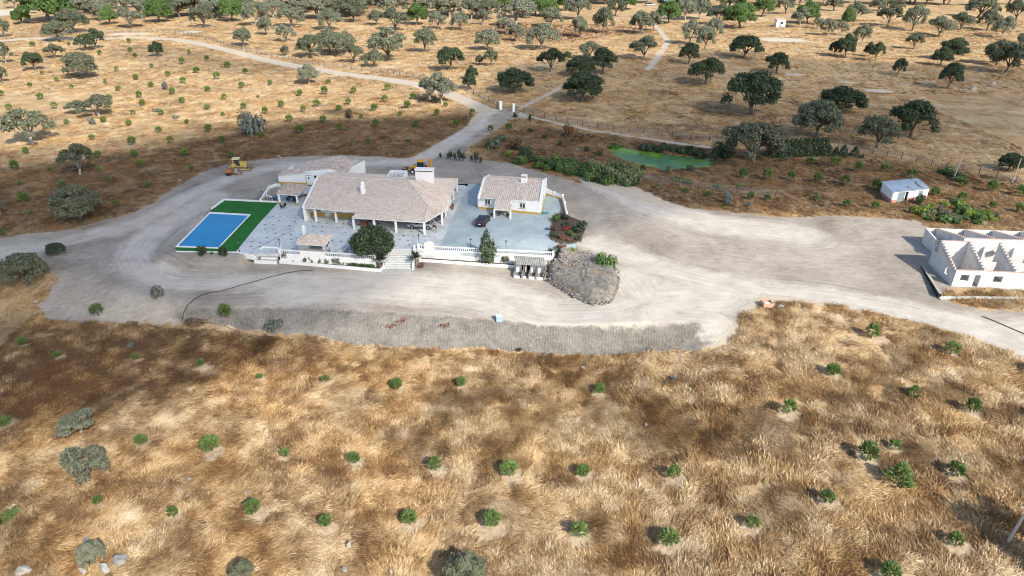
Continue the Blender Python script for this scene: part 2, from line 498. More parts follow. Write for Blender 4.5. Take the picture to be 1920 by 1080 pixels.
def ground_material():
    g = G('ground')
    P = g.pos()
    yard, bank, track, ringa = g.attr('yard'), g.attr('bank'), g.attr('track'), g.attr('ring')
    red, pale, wild_and_shade, pond = g.attr('red'), g.attr('pale'), g.attr('wild_and_shade'), g.attr('pond')
    big = g.noise(P, 0.028, 4, 0.6)
    mid = g.noise(P, 0.16, 5, 0.6, 0.6)
    warp = g.n('ShaderNodeVectorMath', {'operation': 'MULTIPLY_ADD'}, i0=g.n('ShaderNodeTexNoise', None, Vector=P, Scale=0.18, Detail=2.0).outputs[1], i1=(9, 9, 0), i2=P).outputs[0]
    streak = g.noise(g.scaled(warp, (1.1, 0.45, 1.0), 0.5), 1.5, 5, 0.65, 0.8)
    fine = g.noise(P, 3.2, 4, 0.7)
    # dry grass
    f = g.math('ADD', g.math('MULTIPLY', streak, 0.42), g.math('MULTIPLY', mid, 0.40))
    f = g.math('ADD', f, g.math('MULTIPLY', big, 0.28))
    f = g.math('ADD', f, g.math('MULTIPLY', fine, 0.14))
    grass = g.ramp(f, [(0.42, (0.13, 0.080, 0.042)), (0.51, (0.235, 0.153, 0.08)), (0.59, (0.37, 0.262, 0.148)), (0.72, (0.56, 0.435, 0.27))])
    weed_and_shade = g.ramp(f, [(0.42, (0.10, 0.066, 0.040)), (0.53, (0.175, 0.12, 0.070)), (0.64, (0.26, 0.188, 0.113)), (0.78, (0.37, 0.285, 0.18))])  # darker ramp for the weedy terraces and for the painted cloud shade
    col = g.mix(g.step(g.math('ADD', wild_and_shade, g.math('MULTIPLY', mid, 6.0)), 0.0, 5.0), grass, weed_and_shade)
    col = g.mix(g.step(g.noise(P, 0.11, 4, 0.6), 0.42, 0.62), g.mix(1.0, col, (0.99, 0.97, 0.94), 'MULTIPLY'), g.mix(1.0, col, (0.98, 0.89, 0.76), 'MULTIPLY'))
    redc = g.ramp(fine, [(0.3, (0.10, 0.045, 0.028)), (0.7, (0.22, 0.11, 0.065))])
    col = g.mix(g.step(g.math('ADD', red, g.math('MULTIPLY', g.math('SUBTRACT', mid, 0.5), 1.6)), 0.0, 0.35), col, redc)
    palec = g.ramp(fine, [(0.3, (0.42, 0.37, 0.29)), (0.7, (0.58, 0.53, 0.44))])
    col = g.mix(g.step(g.math('ADD', pale, g.math('MULTIPLY', g.math('SUBTRACT', mid, 0.5), 1.2)), 0.1, 0.4), col, palec)
    ringc = g.ramp(g.noise(P, 2.0, 4, 0.7, 0.4), [(0.3, (0.31, 0.225, 0.135)), (0.7, (0.57, 0.455, 0.31))])
    col = g.mix(g.step(g.math('ADD', ringa, g.math('MULTIPLY', g.math('SUBTRACT', g.noise(P, 0.9, 5, 0.7), 0.5), 2.6)), -0.2, 0.7), col, ringc)
    # bare earth
    lw = g.n('ShaderNodeVectorMath', {'operation': 'MULTIPLY_ADD'}, i0=g.n('ShaderNodeTexNoise', None, Vector=P, Scale=0.03, Detail=1.0).outputs[1], i1=(14, 14, 0), i2=P).outputs[0]
    lanes = g.math('ADD', g.math('MULTIPLY', g.noise(g.n('ShaderNodeCombineXYZ', None, X=g.math('MULTIPLY', g.attr('lat'), 1.0), Y=g.math('MULTIPLY', g.attr('lon'), 0.045), Z=0.0).outputs[0], 1.7, 5, 0.65), 0.62), g.math('MULTIPLY', g.noise(P, 1.3, 8, 0.8), 0.38))
    rubb = g.math('ADD', g.math('MULTIPLY', g.noise(g.scaled(P, (0.55, 1.5, 1.0), 0.15), 1.0, 8, 0.78, 0.5), 0.75), g.math('MULTIPLY', g.noise(P, 3.5, 5, 0.8), 0.25))
    near = g.step(track, -5.0, -0.3)
    e = g.math('ADD', g.math('MULTIPLY', g.noise(P, 0.07, 6, 0.7, 0.3), 0.50), g.math('MULTIPLY', g.math('ADD', g.math('MULTIPLY', lanes, near), g.math('MULTIPLY', rubb, g.math('SUBTRACT', 1.0, near))), 0.50))
    stones = g.step(g.noise(P, 4.0, 3, 0.6), 0.66, 0.74)
    earth = g.ramp(e, [(0.38, (0.185, 0.157, 0.125)), (0.5, (0.325, 0.286, 0.238)), (0.62, (0.465, 0.42, 0.355))])
    smoothc = g.ramp(g.math('ADD', g.math('MULTIPLY', lanes, 0.6), g.math('MULTIPLY', g.noise(P, 0.3, 4), 0.4)), [(0.38, (0.385, 0.346, 0.292)), (0.5, (0.50, 0.46, 0.40)), (0.62, (0.60, 0.56, 0.495))])
    tn = g.math('MULTIPLY', g.math('SUBTRACT', g.noise(P, 0.35, 4, 0.65), 0.5), 4.5)
    earth = g.mix(g.math('MULTIPLY', g.step(g.math('ADD', track, tn), -1.5, 1.6), 0.85), earth, smoothc)
    wv = g.n('ShaderNodeTexWave', {'wave_type': 'BANDS', 'bands_direction': 'X'}, Vector=P, Scale=0.8, Distortion=9.0, Detail=4.0, Detail_Scale=0.9, Detail_Roughness=0.7).outputs[1]
    bankc = g.ramp(g.math('ADD', g.math('ADD', g.math('MULTIPLY', g.noise(P, 0.4, 7, 0.75), 0.55), g.math('MULTIPLY', g.noise(P, 3.0, 4, 0.7), 0.33)), g.math('MULTIPLY', wv, 0.06)),
                   [(0.36, (0.125, 0.113, 0.097)), (0.5, (0.215, 0.20, 0.176)), (0.66, (0.31, 0.292, 0.26))])
    bn = g.math('MULTIPLY', g.math('SUBTRACT', g.noise(P, 0.6, 4, 0.7), 0.5), 2.2)
    earth = g.mix(g.step(g.math('ADD', bank, bn), -0.1, 0.7), earth, bankc)
    earth = g.mix(g.math('MULTIPLY', stones, 0.5), earth, (0.58, 0.55, 0.5))
    edge = g.math('ADD', g.math('MULTIPLY', g.math('SUBTRACT', g.noise(P, 0.45, 5, 0.68), 0.5), 3.4), yard)
    ym = g.step(edge, -0.15, 0.35)
    col = g.mix(ym, col, earth)
    tm = g.step(g.math('ADD', track, g.math('MULTIPLY', g.math('SUBTRACT', g.noise(P, 0.5, 4, 0.65), 0.5), 2.4)), -0.2, 0.6)
    col = g.mix(g.math('MULTIPLY', tm, g.math('SUBTRACT', 1.0, ym)), col, g.ramp(fine, [(0.3, (0.38, 0.325, 0.255)), (0.7, (0.55, 0.485, 0.395))]))
    mud = g.ramp(mid, [(0.4, (0.10, 0.095, 0.05)), (0.6, (0.2, 0.16, 0.10))])
    col = g.mix(g.step(pond, -1.6, 0.0), col, mud)
    hb = g.math('ADD', g.math('MULTIPLY', streak, 0.7), g.math('MULTIPLY', fine, 0.5))
    hb = g.mix(ym, hb, g.math('ADD', g.math('MULTIPLY', g.noise(P, 1.6, 5, 0.7), 0.5), g.math('MULTIPLY', lanes, 0.4)))
    bkm = g.step(g.math('ADD', bank, bn), -0.1, 0.7)
    nrm = g.bump(hb, 0.65, 0.22)
    nrm = g.bump(g.math('MULTIPLY', g.math('MULTIPLY', g.math('ADD', g.math('MULTIPLY', wv, g.step(g.noise(P, 0.25, 3), 0.4, 0.65)), g.math('MULTIPLY', g.noise(P, 1.6, 6, 0.75), 2.2)), bkm), ym), 0.4, 0.08, nrm)
    return g.surf(col, 0.95, nrm, 0, 0.12)
GROUND_M = ground_material()

for rid, nm in ((0, 'ground'), (1, 'dirt_yard'), (2, 'embankment'), (3, 'dirt_track')):
    q = quads[region == rid]
    u, inv = np.unique(q, return_inverse=True)
    me = mesh_np(nm, np.stack([fx_[u], fy_[u], ZM[u]], 1), inv.reshape(-1, 4), GROUND_M, 4, True)
    for an, arr in (('yard', yard_sd), ('bank', bank_sd), ('track', track_sd), ('ring', ring), ('red', red_sd), ('pale', pale_sd), ('wild_and_shade', wild_and_shade_sd), ('pond', pond_sd), ('lat', lat_), ('lon', lon_)):
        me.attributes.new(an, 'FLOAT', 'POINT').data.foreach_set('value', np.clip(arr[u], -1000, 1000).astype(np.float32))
    me.normals_split_custom_set_from_vertices(NRM[u].tolist())
    tag(link(nm, me), kind='structure')

# pond and far reservoir
def water(name, col, rough=0.08, spec=0.5):
    g = G(name)
    P = g.pos()
    n = g.noise(P, 0.12, 4, 0.6, 0.5)
    c = g.ramp(n, col)
    return g.surf(c, rough, g.bump(g.noise(P, 1.8, 3), 0.12, 0.05), 0, spec)
mb = MB(); cx_ = sum(p[0] for p in POND) / len(POND); cy_ = sum(p[1] for p in POND) / len(POND)
pp = [(cx_ + (p[0] - cx_) * 1.12, cy_ + (p[1] - cy_) * 1.25, POND_Z) for p in POND]
mb.add(pp, [tuple(range(len(pp)))[::-1]])
tag(mb.build('pond_water', water('pond_water', [(0.40, (0.05, 0.13, 0.05)), (0.5, (0.085, 0.19, 0.035)), (0.60, (0.15, 0.29, 0.02))], 0.35, 0.15)), kind='structure')
mb = MB(); rs = [at(*p, 2.0) for p in [(1252, 5), (1268, 2.5), (1290, 2), (1309, 3), (1325, -1), (1325, -12), (1240, -14), (1238, -2)]]
mb.add([(p[0], p[1], 2.0) for p in rs], [tuple(range(len(rs)))[::-1]])
tag(mb.build('reservoir_water', water('reservoir_water', [(0.4, (0.02, 0.10, 0.25)), (0.6, (0.03, 0.14, 0.32))])), kind='structure')

# ------------------------------------------------------------------ the clouds that shade the middle of the valley, high above and behind the camera
def cloud_material():
    g = G('cloud')
    vol = g.n('ShaderNodeVolumeScatter', None, Color=(0.98, 0.98, 0.98), Density=CLOUD_D)
    g.nt.links.new(vol.outputs[0], g.out.inputs['Volume'])
    return g.m
CLOUD_D = 0.034
CLOUD_M = cloud_material()
def make_cloud(poly, soft, thick, alt, seed):
    xs = [p[0] for p in poly]; ys = [p[1] for p in poly]
    X = np.arange(min(xs) - 12, max(xs) + 12, 6.0); Y = np.arange(min(ys) - 12, max(ys) + 12, 6.0)
    A, B = np.meshgrid(X, Y); a, b = A.ravel(), B.ravel()
    sd = poly_sd(a, b, poly) + 26 * (fbm(a / 34, b / 34, seed, 4) - 0.5)
    T = thick * (1 - 0.45 * smooth(150, 225, b)) * smooth(0, soft, sd) * (0.75 + 0.5 * fbm(a / 22, b / 22, seed + 3, 3))
    ii = np.arange(len(a)).reshape(A.shape)
    q = np.stack([ii[:-1, :-1], ii[:-1, 1:], ii[1:, 1:], ii[1:, :-1]], -1).reshape(-1, 4)
    q = q[(T[q] > 0).any(1)]
    k = alt / math.sin(SUN_EL)
    n = len(a)
    top = np.stack([a + SUN_VEC.x * k, b + SUN_VEC.y * k, alt + T * 0.7], 1)
    bot = np.stack([a + SUN_VEC.x * k, b + SUN_VEC.y * k, alt - T * 0.3], 1)
    V = np.concatenate([top, bot])
    low = q[:, ::-1] + n
    edge = (T[low - n] <= 0)
    low = np.where(edge, low - n, low)
    F = np.concatenate([q, low])
    u, inv = np.unique(F, return_inverse=True)
    o = link('cloud', mesh_np('cloud', V[u], inv.reshape(-1, 4), CLOUD_M, 4, True))
    tag(o, kind='structure')
make_cloud(gpoly([(-420, 330), (-120, 318), (0, 312), (100, 300), (250, 285), (400, 256), (600, 222), (850, 205), (900, 140), (960, 118), (1100, 106), (1400, 96), (1600, 112), (1920, 118), (2300, 118), (2300, 330), (1920, 335),
                  (1700, 352), (1500, 395), (1250, 405), (1130, 462), (1030, 500), (880, 520), (790, 545), (690, 600), (540, 690), (400, 790), (230, 850), (-100, 880), (-420, 860)]), 26, 42, 330, 11)
make_cloud(gpoly([(-300, 800), (250, 790), (430, 790), (560, 860), (640, 980), (600, 1140), (300, 1200), (-300, 1200)]), 12, 9, 330, 13)
make_cloud(gpoly([(180, 92), (300, 76), (420, 96), (560, 120), (620, 140), (480, 148), (330, 130), (200, 118)]), 14, 20, 330, 12)

# ------------------------------------------------------------------ dry grass
def grass_material():
    g = G('dry_grass')
    P = g.pos()
    big = g.noise(P, 0.028, 4, 0.6)
    mid = g.noise(P, 0.16, 5, 0.6, 0.6)
    clump = g.n('ShaderNodeAttribute', {'attribute_type': 'INSTANCER', 'attribute_name': 'tone'}).outputs['Fac']
    rnd = g.n('ShaderNodeNewGeometry').outputs['Random Per Island']
    f = g.math('ADD', g.math('MULTIPLY', mid, 0.34), g.math('MULTIPLY', big, 0.18))
    f = g.math('ADD', f, g.math('MULTIPLY', clump, 0.60))
    f = g.math('ADD', f, g.math('MULTIPLY', rnd, 0.20))
    col = g.ramp(f, [(0.45, (0.105, 0.062, 0.032)), (0.555, (0.205, 0.127, 0.063)), (0.65, (0.345, 0.236, 0.125)), (0.745, (0.54, 0.415, 0.25)), (0.86, (0.74, 0.62, 0.44))])
    col = g.mix(g.step(g.noise(P, 0.11, 4, 0.6), 0.42, 0.62), g.mix(1.0, col, (0.99, 0.965, 0.93), 'MULTIPLY'), g.mix(1.0, col, (0.98, 0.86, 0.69), 'MULTIPLY'))
    return g.surf(col, 0.8, None, 0, 0.2)
GRASS_M = grass_material()
def tuft_mesh(seed, n=36):
    R = np.random.RandomState(seed)
    vs, fs = [], []
    for i in range(n):
        a = R.normal(0, 0.6); ln = R.uniform(0.35, 0.95); w = R.uniform(0.014, 0.034)
        bx, by = R.normal(0, 0.24), R.normal(0, 0.28)
        d = np.array([math.cos(a), math.sin(a)]); s = np.array([-d[1], d[0]]) * w
        hgt = R.uniform(0.08, 0.34) * ln
        b = len(vs)
        for k, (t, z) in enumerate(((0, -0.05), (0.38, hgt), (1.0, hgt * R.uniform(0.35, 1.0)))):
            p = np.array([bx, by]) + d * ln * t
            ww = s * (1.0, 0.95, 0.25)[k]
            vs += [(p[0] - ww[0], p[1] - ww[1], z), (p[0] + ww[0], p[1] + ww[1], z + w * 0.5)]
        fs += [(b, b + 1, b + 3, b + 2), (b + 2, b + 3, b + 5, b + 4)]
    me = bpy.data.meshes.new('grass_tuft'); me.from_pydata(vs, [], fs); me.materials.append(GRASS_M); me.update()
    return me
tufts = bpy.data.collections.new('grass_tufts')
for i in range(5):
    tufts.objects.link(bpy.data.objects.new('grass_tuft', tuft_mesh(50 + i)))

def gn_scatter():
    ng = bpy.data.node_groups.new('grass_scatter', 'GeometryNodeTree')
    ng.interface.new_socket('Geometry', in_out='INPUT', socket_type='NodeSocketGeometry')
    ng.interface.new_socket('Geometry', in_out='OUTPUT', socket_type='NodeSocketGeometry')
    gi = ng.nodes.new('NodeGroupInput'); go = ng.nodes.new('NodeGroupOutput')
    m2p = ng.nodes.new('GeometryNodeMeshToPoints')
    ci = ng.nodes.new('GeometryNodeCollectionInfo'); ci.inputs['Collection'].default_value = tufts
    ci.inputs['Separate Children'].default_value = True; ci.inputs['Reset Children'].default_value = True
    iop = ng.nodes.new('GeometryNodeInstanceOnPoints'); iop.inputs['Pick Instance'].default_value = True
    def named(nm, t):
        nd = ng.nodes.new('GeometryNodeInputNamedAttribute'); nd.data_type = t; nd.inputs['Name'].default_value = nm
        return nd.outputs['Attribute']
    L = ng.links.new
    L(gi.outputs[0], m2p.inputs['Mesh']); L(m2p.outputs[0], iop.inputs['Points']); L(ci.outputs[0], iop.inputs['Instance'])
    L(named('rot', 'FLOAT_VECTOR'), iop.inputs['Rotation']); L(named('scl', 'FLOAT'), iop.inputs['Scale']); L(named('pick', 'INT'), iop.inputs['Instance Index'])
    L(iop.outputs[0], go.inputs[0])
    return ng
GN = gn_scatter()

def in_view(x, y, z, m=60):
    f = y * CP - (z - CAM_H) * SP; u = y * SP + (z - CAM_H) * CP
    px = 960 + FPX * x / np.maximum(f, 1); py = 540 - FPX * u / np.maximum(f, 1)
    return (f > 1) & (px > -m) & (px < 1920 + m) & (py > -m) & (py < 1080 + m * 2)

def scatter(name, x0, x1, y0, y1, step, s0, s1, seed):
    R = np.random.RandomState(seed)
    X, Y = np.meshgrid(np.arange(x0, x1, step), np.arange(y0, y1, step))
    x = X.ravel() + R.uniform(-0.5, 0.5, X.size) * step; y = Y.ravel() + R.uniform(-0.5, 0.5, X.size) * step
    k = in_view(x, y, np.zeros_like(x)); x, y = x[k], y[k]
    ys = yard_fn(x, y)
    ts = np.full(x.shape, -1e9)
    for l, w in TRACKS: ts = np.maximum(ts, line_sd(x, y, l, w))
    rg = np.full(x.shape, -9.0)
    for (c, px, py, w) in NEAR_W: rg = np.maximum(rg, 0.45 + w * 0.030 - np.hypot(x - c[0] - 0.25, y - c[1] + 0.35))
    pale = np.full(x.shape, -5.0)
    for cx, cy, rx, ry in PALE: pale = np.maximum(pale, 1 - np.hypot((x - cx) / rx, (y - cy) / ry))
    pd = poly_sd(x, y, POND)
    e = (fbm(x / 2.4, y / 2.4, 21, 3) - 0.5)
    k = (ys + e * 2.0 < -0.25) & (ts + e * 1.5 < 0.0) & (rg + e * 1.2 < 0.0) & (pale < 0.1) & (pd < -0.3) & (fbm(x / 3.0, y / 3.0, 31, 3) > 0.27)
    x, y = x[k], y[k]
    z = H(x, y)
    ang = math.radians(62) + 5.0 * (fbm(x / 9, y / 9, 41, 2) - 0.5) + 2.4 * (vnoise(x / 2.6, y / 2.6, 43) - 0.5) + R.normal(0, 0.25, x.size)
    me = bpy.data.meshes.new(name)
    me.vertices.add(len(x)); me.vertices.foreach_set('co', np.stack([x, y, z], 1).astype(np.float32).ravel())
    rot = np.stack([R.normal(0, 0.08, x.size), R.normal(0, 0.08, x.size), ang], 1)
    me.attributes.new('rot', 'FLOAT_VECTOR', 'POINT').data.foreach_set('vector', rot.astype(np.float32).ravel())
    me.attributes.new('scl', 'FLOAT', 'POINT').data.foreach_set('value', R.uniform(s0, s1, x.size).astype(np.float32))
    tone = 0.70 * fbm(x / 1.6, y / 1.6, 51, 3) + 0.30 * R.uniform(0, 1, x.size)
    wl = np.maximum.reduce([poly_sd(x, y, p_) for p_ in WILD_AND_SHADE])
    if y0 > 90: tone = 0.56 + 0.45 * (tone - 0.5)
    tone = tone - 0.26 * smooth(-4, 5, wl + 6 * (fbm(x / 5, y / 5, 57, 3) - 0.5))  # tufts darkened on the weedy terraces and where cloud shade is painted
    me.attributes.new('tone', 'FLOAT', 'POINT').data.foreach_set('value', tone.astype(np.float32))
    me.attributes.new('pick', 'INT', 'POINT').data.foreach_set('value', R.randint(0, 5, x.size).astype(np.int32))
    o = link(name, me)
    o.modifiers.new('scatter', 'NODES').node_group = GN
    tag(o, kind='stuff')
    print(name, len(x))
    return o
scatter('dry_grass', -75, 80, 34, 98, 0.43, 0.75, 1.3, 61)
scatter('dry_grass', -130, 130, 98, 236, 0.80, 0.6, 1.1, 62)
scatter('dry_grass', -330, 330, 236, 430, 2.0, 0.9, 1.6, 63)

PEB = plain('pebble', (0.42, 0.39, 0.34), 0.95, 0.35, 0.3)
pebs = bpy.data.collections.new('pebbles')
for i in range(4):
    R_p = np.random.RandomState(70 + i); m_ = MB(); m_.box((0, 0, 0.02), (1, 0.8, 0.6), 0, taper=0.6)
    vs_ = [tuple(np.array(v) * 0.5 + R_p.normal(0, 0.07, 3)) for v in m_.v]; m_.v = vs_
    pebs.objects.link(bpy.data.objects.new('pebble', m_.mesh('pebble', PEB)))
GN2 = GN.copy(); GN2.name = 'stone_scatter'
for nd in GN2.nodes:
    if nd.bl_idname == 'GeometryNodeCollectionInfo': nd.inputs['Collection'].default_value = pebs
R_p = np.random.RandomState(5); n_ = 60000
x_ = R_p.uniform(-85, 95, n_); y_ = R_p.uniform(76, 150, n_)
k_ = in_view(x_, y_, np.zeros(n_)); x_, y_ = x_[k_], y_[k_]
sd_ = yard_fn(x_, y_); td_ = np.full(x_.shape, -1e9)
for l, w in TRACKS: td_ = np.maximum(td_, line_sd(x_, y_, l, w))
bk_ = (np.interp(x_, BT[:, 0], BT[:, 1]) > y_) & (x_ < 24)
dens = np.where(td_ > -0.5, 0.03, 0.10) + 0.75 * smooth(0.62, 0.8, fbm(x_ / 5, y_ / 5, 91, 3)) + np.where(bk_, 0.22, 0) + 0.4 * smooth(1.6, 0.2, sd_)
k_ = (sd_ > 0.1) & (poly_sd(x_, y_, TERRACE) < -0.3) & (R_p.uniform(0, 1, len(x_)) < dens)
x_, y_ = x_[k_], y_[k_]; n_ = len(x_)
me = bpy.data.meshes.new('loose_stones'); me.vertices.add(n_); me.vertices.foreach_set('co', np.stack([x_, y_, H(x_, y_)], 1).astype(np.float32).ravel())
me.attributes.new('rot', 'FLOAT_VECTOR', 'POINT').data.foreach_set('vector', R_p.uniform(-0.5, 6, (n_, 3)).astype(np.float32).ravel())
me.attributes.new('scl', 'FLOAT', 'POINT').data.foreach_set('value', (0.06 + 0.30 * R_p.uniform(0, 1, n_) ** 5).astype(np.float32))
me.attributes.new('pick', 'INT', 'POINT').data.foreach_set('value', R_p.randint(0, 4, n_).astype(np.int32))
o = link('loose_stones', me); o.modifiers.new('scatter', 'NODES').node_group = GN2; tag(o, kind='stuff')
print('stones', n_)

# ------------------------------------------------------------------ vegetation
def leaf_material(name, lo, mid, hi, rough=0.6):
    g = G(name)
    rnd = g.n('ShaderNodeNewGeometry').outputs['Random Per Island']
    oi = g.n('ShaderNodeObjectInfo').outputs['Random']
    P = g.n('ShaderNodeTexCoord').outputs['Object']
    f = g.math('ADD', g.math('MULTIPLY', rnd, 0.55), g.math('MULTIPLY', g.noise(P, 0.8, 3), 0.45))
    c = g.ramp(f, [(0.2, lo), (0.5, mid), (0.8, hi)])
    c = g.mix(0.35, c, g.mix(oi, lo, hi))
    d = g.n('ShaderNodeBsdfDiffuse', None, Color=c)
    t = g.n('ShaderNodeBsdfTranslucent', None, Color=c)
    gl = g.n('ShaderNodeBsdfGlossy', None, Color=(0.5, 0.5, 0.5), Roughness=0.55)
    m1 = g.n('ShaderNodeMixShader', None, i0=0.25, i1=d.outputs[0], i2=t.outputs[0])
    m2 = g.n('ShaderNodeMixShader', None, i0=0.05, i1=m1.outputs[0], i2=gl.outputs[0])
    g.nt.links.new(m2.outputs[0], g.out.inputs[0])
    return g.m
L_OAK = leaf_material('oak_leaves', (0.085, 0.100, 0.060), (0.155, 0.175, 0.108), (0.24, 0.255, 0.165))
L_PALE = leaf_material('pale_oak_leaves', (0.13, 0.145, 0.095), (0.215, 0.232, 0.158), (0.31, 0.32, 0.225))
L_DARK = leaf_material('dark_leaves', (0.030, 0.050, 0.025), (0.058, 0.088, 0.043), (0.105, 0.142, 0.068))
L_GREEN = leaf_material('bright_leaves', (0.055, 0.105, 0.028), (0.10, 0.178, 0.045), (0.165, 0.262, 0.075))
L_PINE = leaf_material('pine_needles', (0.06, 0.105, 0.026), (0.115, 0.188, 0.046), (0.20, 0.29, 0.08))
L_PINE2 = leaf_material('young_needles', (0.07, 0.115, 0.025), (0.13, 0.20, 0.045), (0.22, 0.31, 0.08))
L_SILVER = leaf_material('silver_leaves', (0.11, 0.13, 0.11), (0.17, 0.19, 0.165), (0.25, 0.27, 0.24))
L_YELLOW = leaf_material('yellow_green_leaves', (0.12, 0.17, 0.02), (0.20, 0.28, 0.04), (0.30, 0.38, 0.07))
L_RED = leaf_material('red_blossom', (0.25, 0.05, 0.03), (0.42, 0.10, 0.05), (0.50, 0.17, 0.08))
L_RUST = leaf_material('rusty_leaves', (0.13, 0.06, 0.04), (0.22, 0.10, 0.07), (0.30, 0.16, 0.11))
L_REED = leaf_material('reed_leaves', (0.07, 0.115, 0.035), (0.15, 0.205, 0.075), (0.36, 0.38, 0.22))
L_TWIG = leaf_material('grey_twigs', (0.15, 0.14, 0.125), (0.21, 0.20, 0.18), (0.28, 0.265, 0.24))
L_DRY = leaf_material('dry_twigs', (0.10, 0.065, 0.04), (0.17, 0.115, 0.07), (0.26, 0.18, 0.11))
BARK = plain('bark', (0.16, 0.135, 0.115), 0.9, 0.35, 3.0, bump=0.6)
BARK_PALE = plain('pale_bark', (0.36, 0.335, 0.30), 0.9, 0.3, 3.0, bump=0.6)

def cards(pos, nrm, w, h, R, droop=0.0):
    """small bent leaf sprays: one quad each, facing roughly along nrm"""
    n = len(pos)
    nrm = nrm + R.normal(0, 0.55, (n, 3)); nrm /= np.linalg.norm(nrm, axis=1)[:, None] + 1e-9
    a = np.cross(nrm, R.normal(0, 1, (n, 3))); a /= np.linalg.norm(a, axis=1)[:, None] + 1e-9
    b = np.cross(nrm, a)
    s = R.uniform(0.65, 1.3, (n, 1))
    a = a * w * s; b = b * h * s
    k = nrm * (0.25 * w)
    V = np.stack([pos - a - b * 0.6, pos + a * 0.7 - b + k, pos + a + b * 0.7, pos - a * 0.8 + b - k], 1).reshape(-1, 3)
    F = np.arange(n * 4).reshape(n, 4)
    return V, F

def sphere_dirs(n, R, zmin=-1.0):
    z = R.uniform(zmin, 1, n); t = R.uniform(0, 2 * math.pi, n); r = np.sqrt(np.maximum(0, 1 - z * z))
    return np.stack([r * np.cos(t), r * np.sin(t), z], 1)

def lobed_crown(lobes, per_m2, w, h, R, zmin=-0.55, shell=0.3):
    Ps, Ns = [], []
    for (cx, cy, cz, rx, rz) in lobes:
        n = max(8, int(per_m2 * rx * rx * 6))
        d = sphere_dirs(n, R, zmin)
        k = 1 - shell * R.uniform(0, 1, (n, 1)) ** 1.5
        lump = 1 + 0.2 * np.sin(d[:, :1] * 7 + cx * 3) * np.cos(d[:, 1:2] * 6 + cy * 5)
        p = d * k * lump * np.array([rx, rx, rz]) + np.array([cx, cy, cz])
        Ps.append(p); Ns.append(d * np.array([1 / rx, 1 / rx, 1 / rz]) + np.array([0, 0, 0.25]))
    return cards(np.concatenate(Ps), np.concatenate(Ns), w, h, R)

def oak_parts(seed, style):
    """returns (trunk mesh builder, crown verts, faces) for a tree about 10 m wide and 7 m tall"""
    R = np.random.RandomState(seed)
    mb = MB(); lobes = []
    nl = {'oak': R.randint(4, 6), 'gap': 4, 'dense': 6}[style]
    lean = R.normal(0, 0.35, 2)
    h0 = R.uniform(1.2, 1.7)
    fork = np.array([lean[0], lean[1], h0])
    mb.tube([(0, 0, -0.3), (0.05, 0, 0.2), (fork[0] * 0.6, fork[1] * 0.6, h0 * 0.6), tuple(fork)], [0.46, 0.34, 0.28, 0.27], 8)
    a0 = R.uniform(0, 6.28)
    for i in range(nl):
        a = a0 + i * 2 * math.pi / nl + R.normal(0, 0.3)
        rad = R.uniform(2.0, 3.3)
        z1 = R.uniform(4.0, 5.0)
        end = fork + np.array([math.cos(a) * rad, math.sin(a) * rad, z1 - h0])
        midp = fork + np.array([math.cos(a) * rad * 0.45, math.sin(a) * rad * 0.45, (z1 - h0) * 0.62 + R.normal(0, 0.15)])
        mb.tube([tuple(fork - np.array([0, 0, 0.12])), tuple(midp), tuple(end)], [0.2, 0.14, 0.06], 6)
        for j in range(3):
            b = a + (j - 1) * R.uniform(0.5, 0.8)
            q = midp + np.array([math.cos(b) * R.uniform(1.0, 2.2), math.sin(b) * R.uniform(1.0, 2.2), R.uniform(0.5, 1.4)])
            mb.tube([tuple(midp), tuple((midp + q) / 2 + np.array([0, 0, 0.1])), tuple(q)], [0.10, 0.07, 0.035], 5)
            if style != 'gap' or R.uniform() < 0.75:
                lobes.append((q[0], q[1], q[2] + 0.25, R.uniform(0.95, 1.5), R.uniform(0.65, 1.0)))
        lobes.append((end[0], end[1], end[2], R.uniform(1.25, 1.75), R.uniform(0.8, 1.15)))
        for q in range({'oak': 2, 'gap': 1, 'dense': 3}[style]):
            b = a + R.normal(0, 0.55); rr = R.uniform(3.0, 4.3)
            lobes.append((fork[0] + math.cos(b) * rr, fork[1] + math.sin(b) * rr, R.uniform(2.3, 3.8), R.uniform(0.85, 1.3), R.uniform(0.8, 1.2)))
    for i in range({'oak': 3, 'gap': 1, 'dense': 6}[style]):
        a = R.uniform(0, 6.28); r = R.uniform(0, 1.6)
        lobes.append((fork[0] + math.cos(a) * r, fork[1] + math.sin(a) * r, R.uniform(5.2, 6.0), R.uniform(1.3, 1.8), R.uniform(0.8, 1.1)))
    for (cx, cy, cz, rx, rz) in lobes:
        if R.uniform() < 0.6:
            s = fork + (np.array([cx, cy, cz]) - fork) * 0.45; dd = sphere_dirs(1, R, 0.0)[0]
            mb.tube([tuple(s), (cx, cy, cz - 0.2), (cx + dd[0] * rx * 0.9, cy + dd[1] * rx * 0.9, cz + dd[2] * rz * 0.95)], [0.07, 0.05, 0.025], 4)
    V, F = lobed_crown(lobes, 33, 0.145, 0.115, R, -0.6, 0.55)
    return mb, V, F

OAK_PROTOS = {}
for style, seeds in (('oak', (1, 2, 3, 4)), ('gap', (11, 12)), ('dense', (21, 22))):
    OAK_PROTOS[style] = []
    for sd in seeds:
        mb, V, F = oak_parts(sd, style)
        tm = mb.mesh('trunk', BARK, smooth=True)
        tp = mb.mesh('trunk', BARK_PALE, smooth=True)
        OAK_PROTOS[style].append((tm, tp, {}, V, F))
def crown_mesh(p, mat):
    if mat.name not in p[2]: p[2][mat.name] = mesh_np('crown', p[3], p[4], mat, 4)
    return p[2][mat.name]

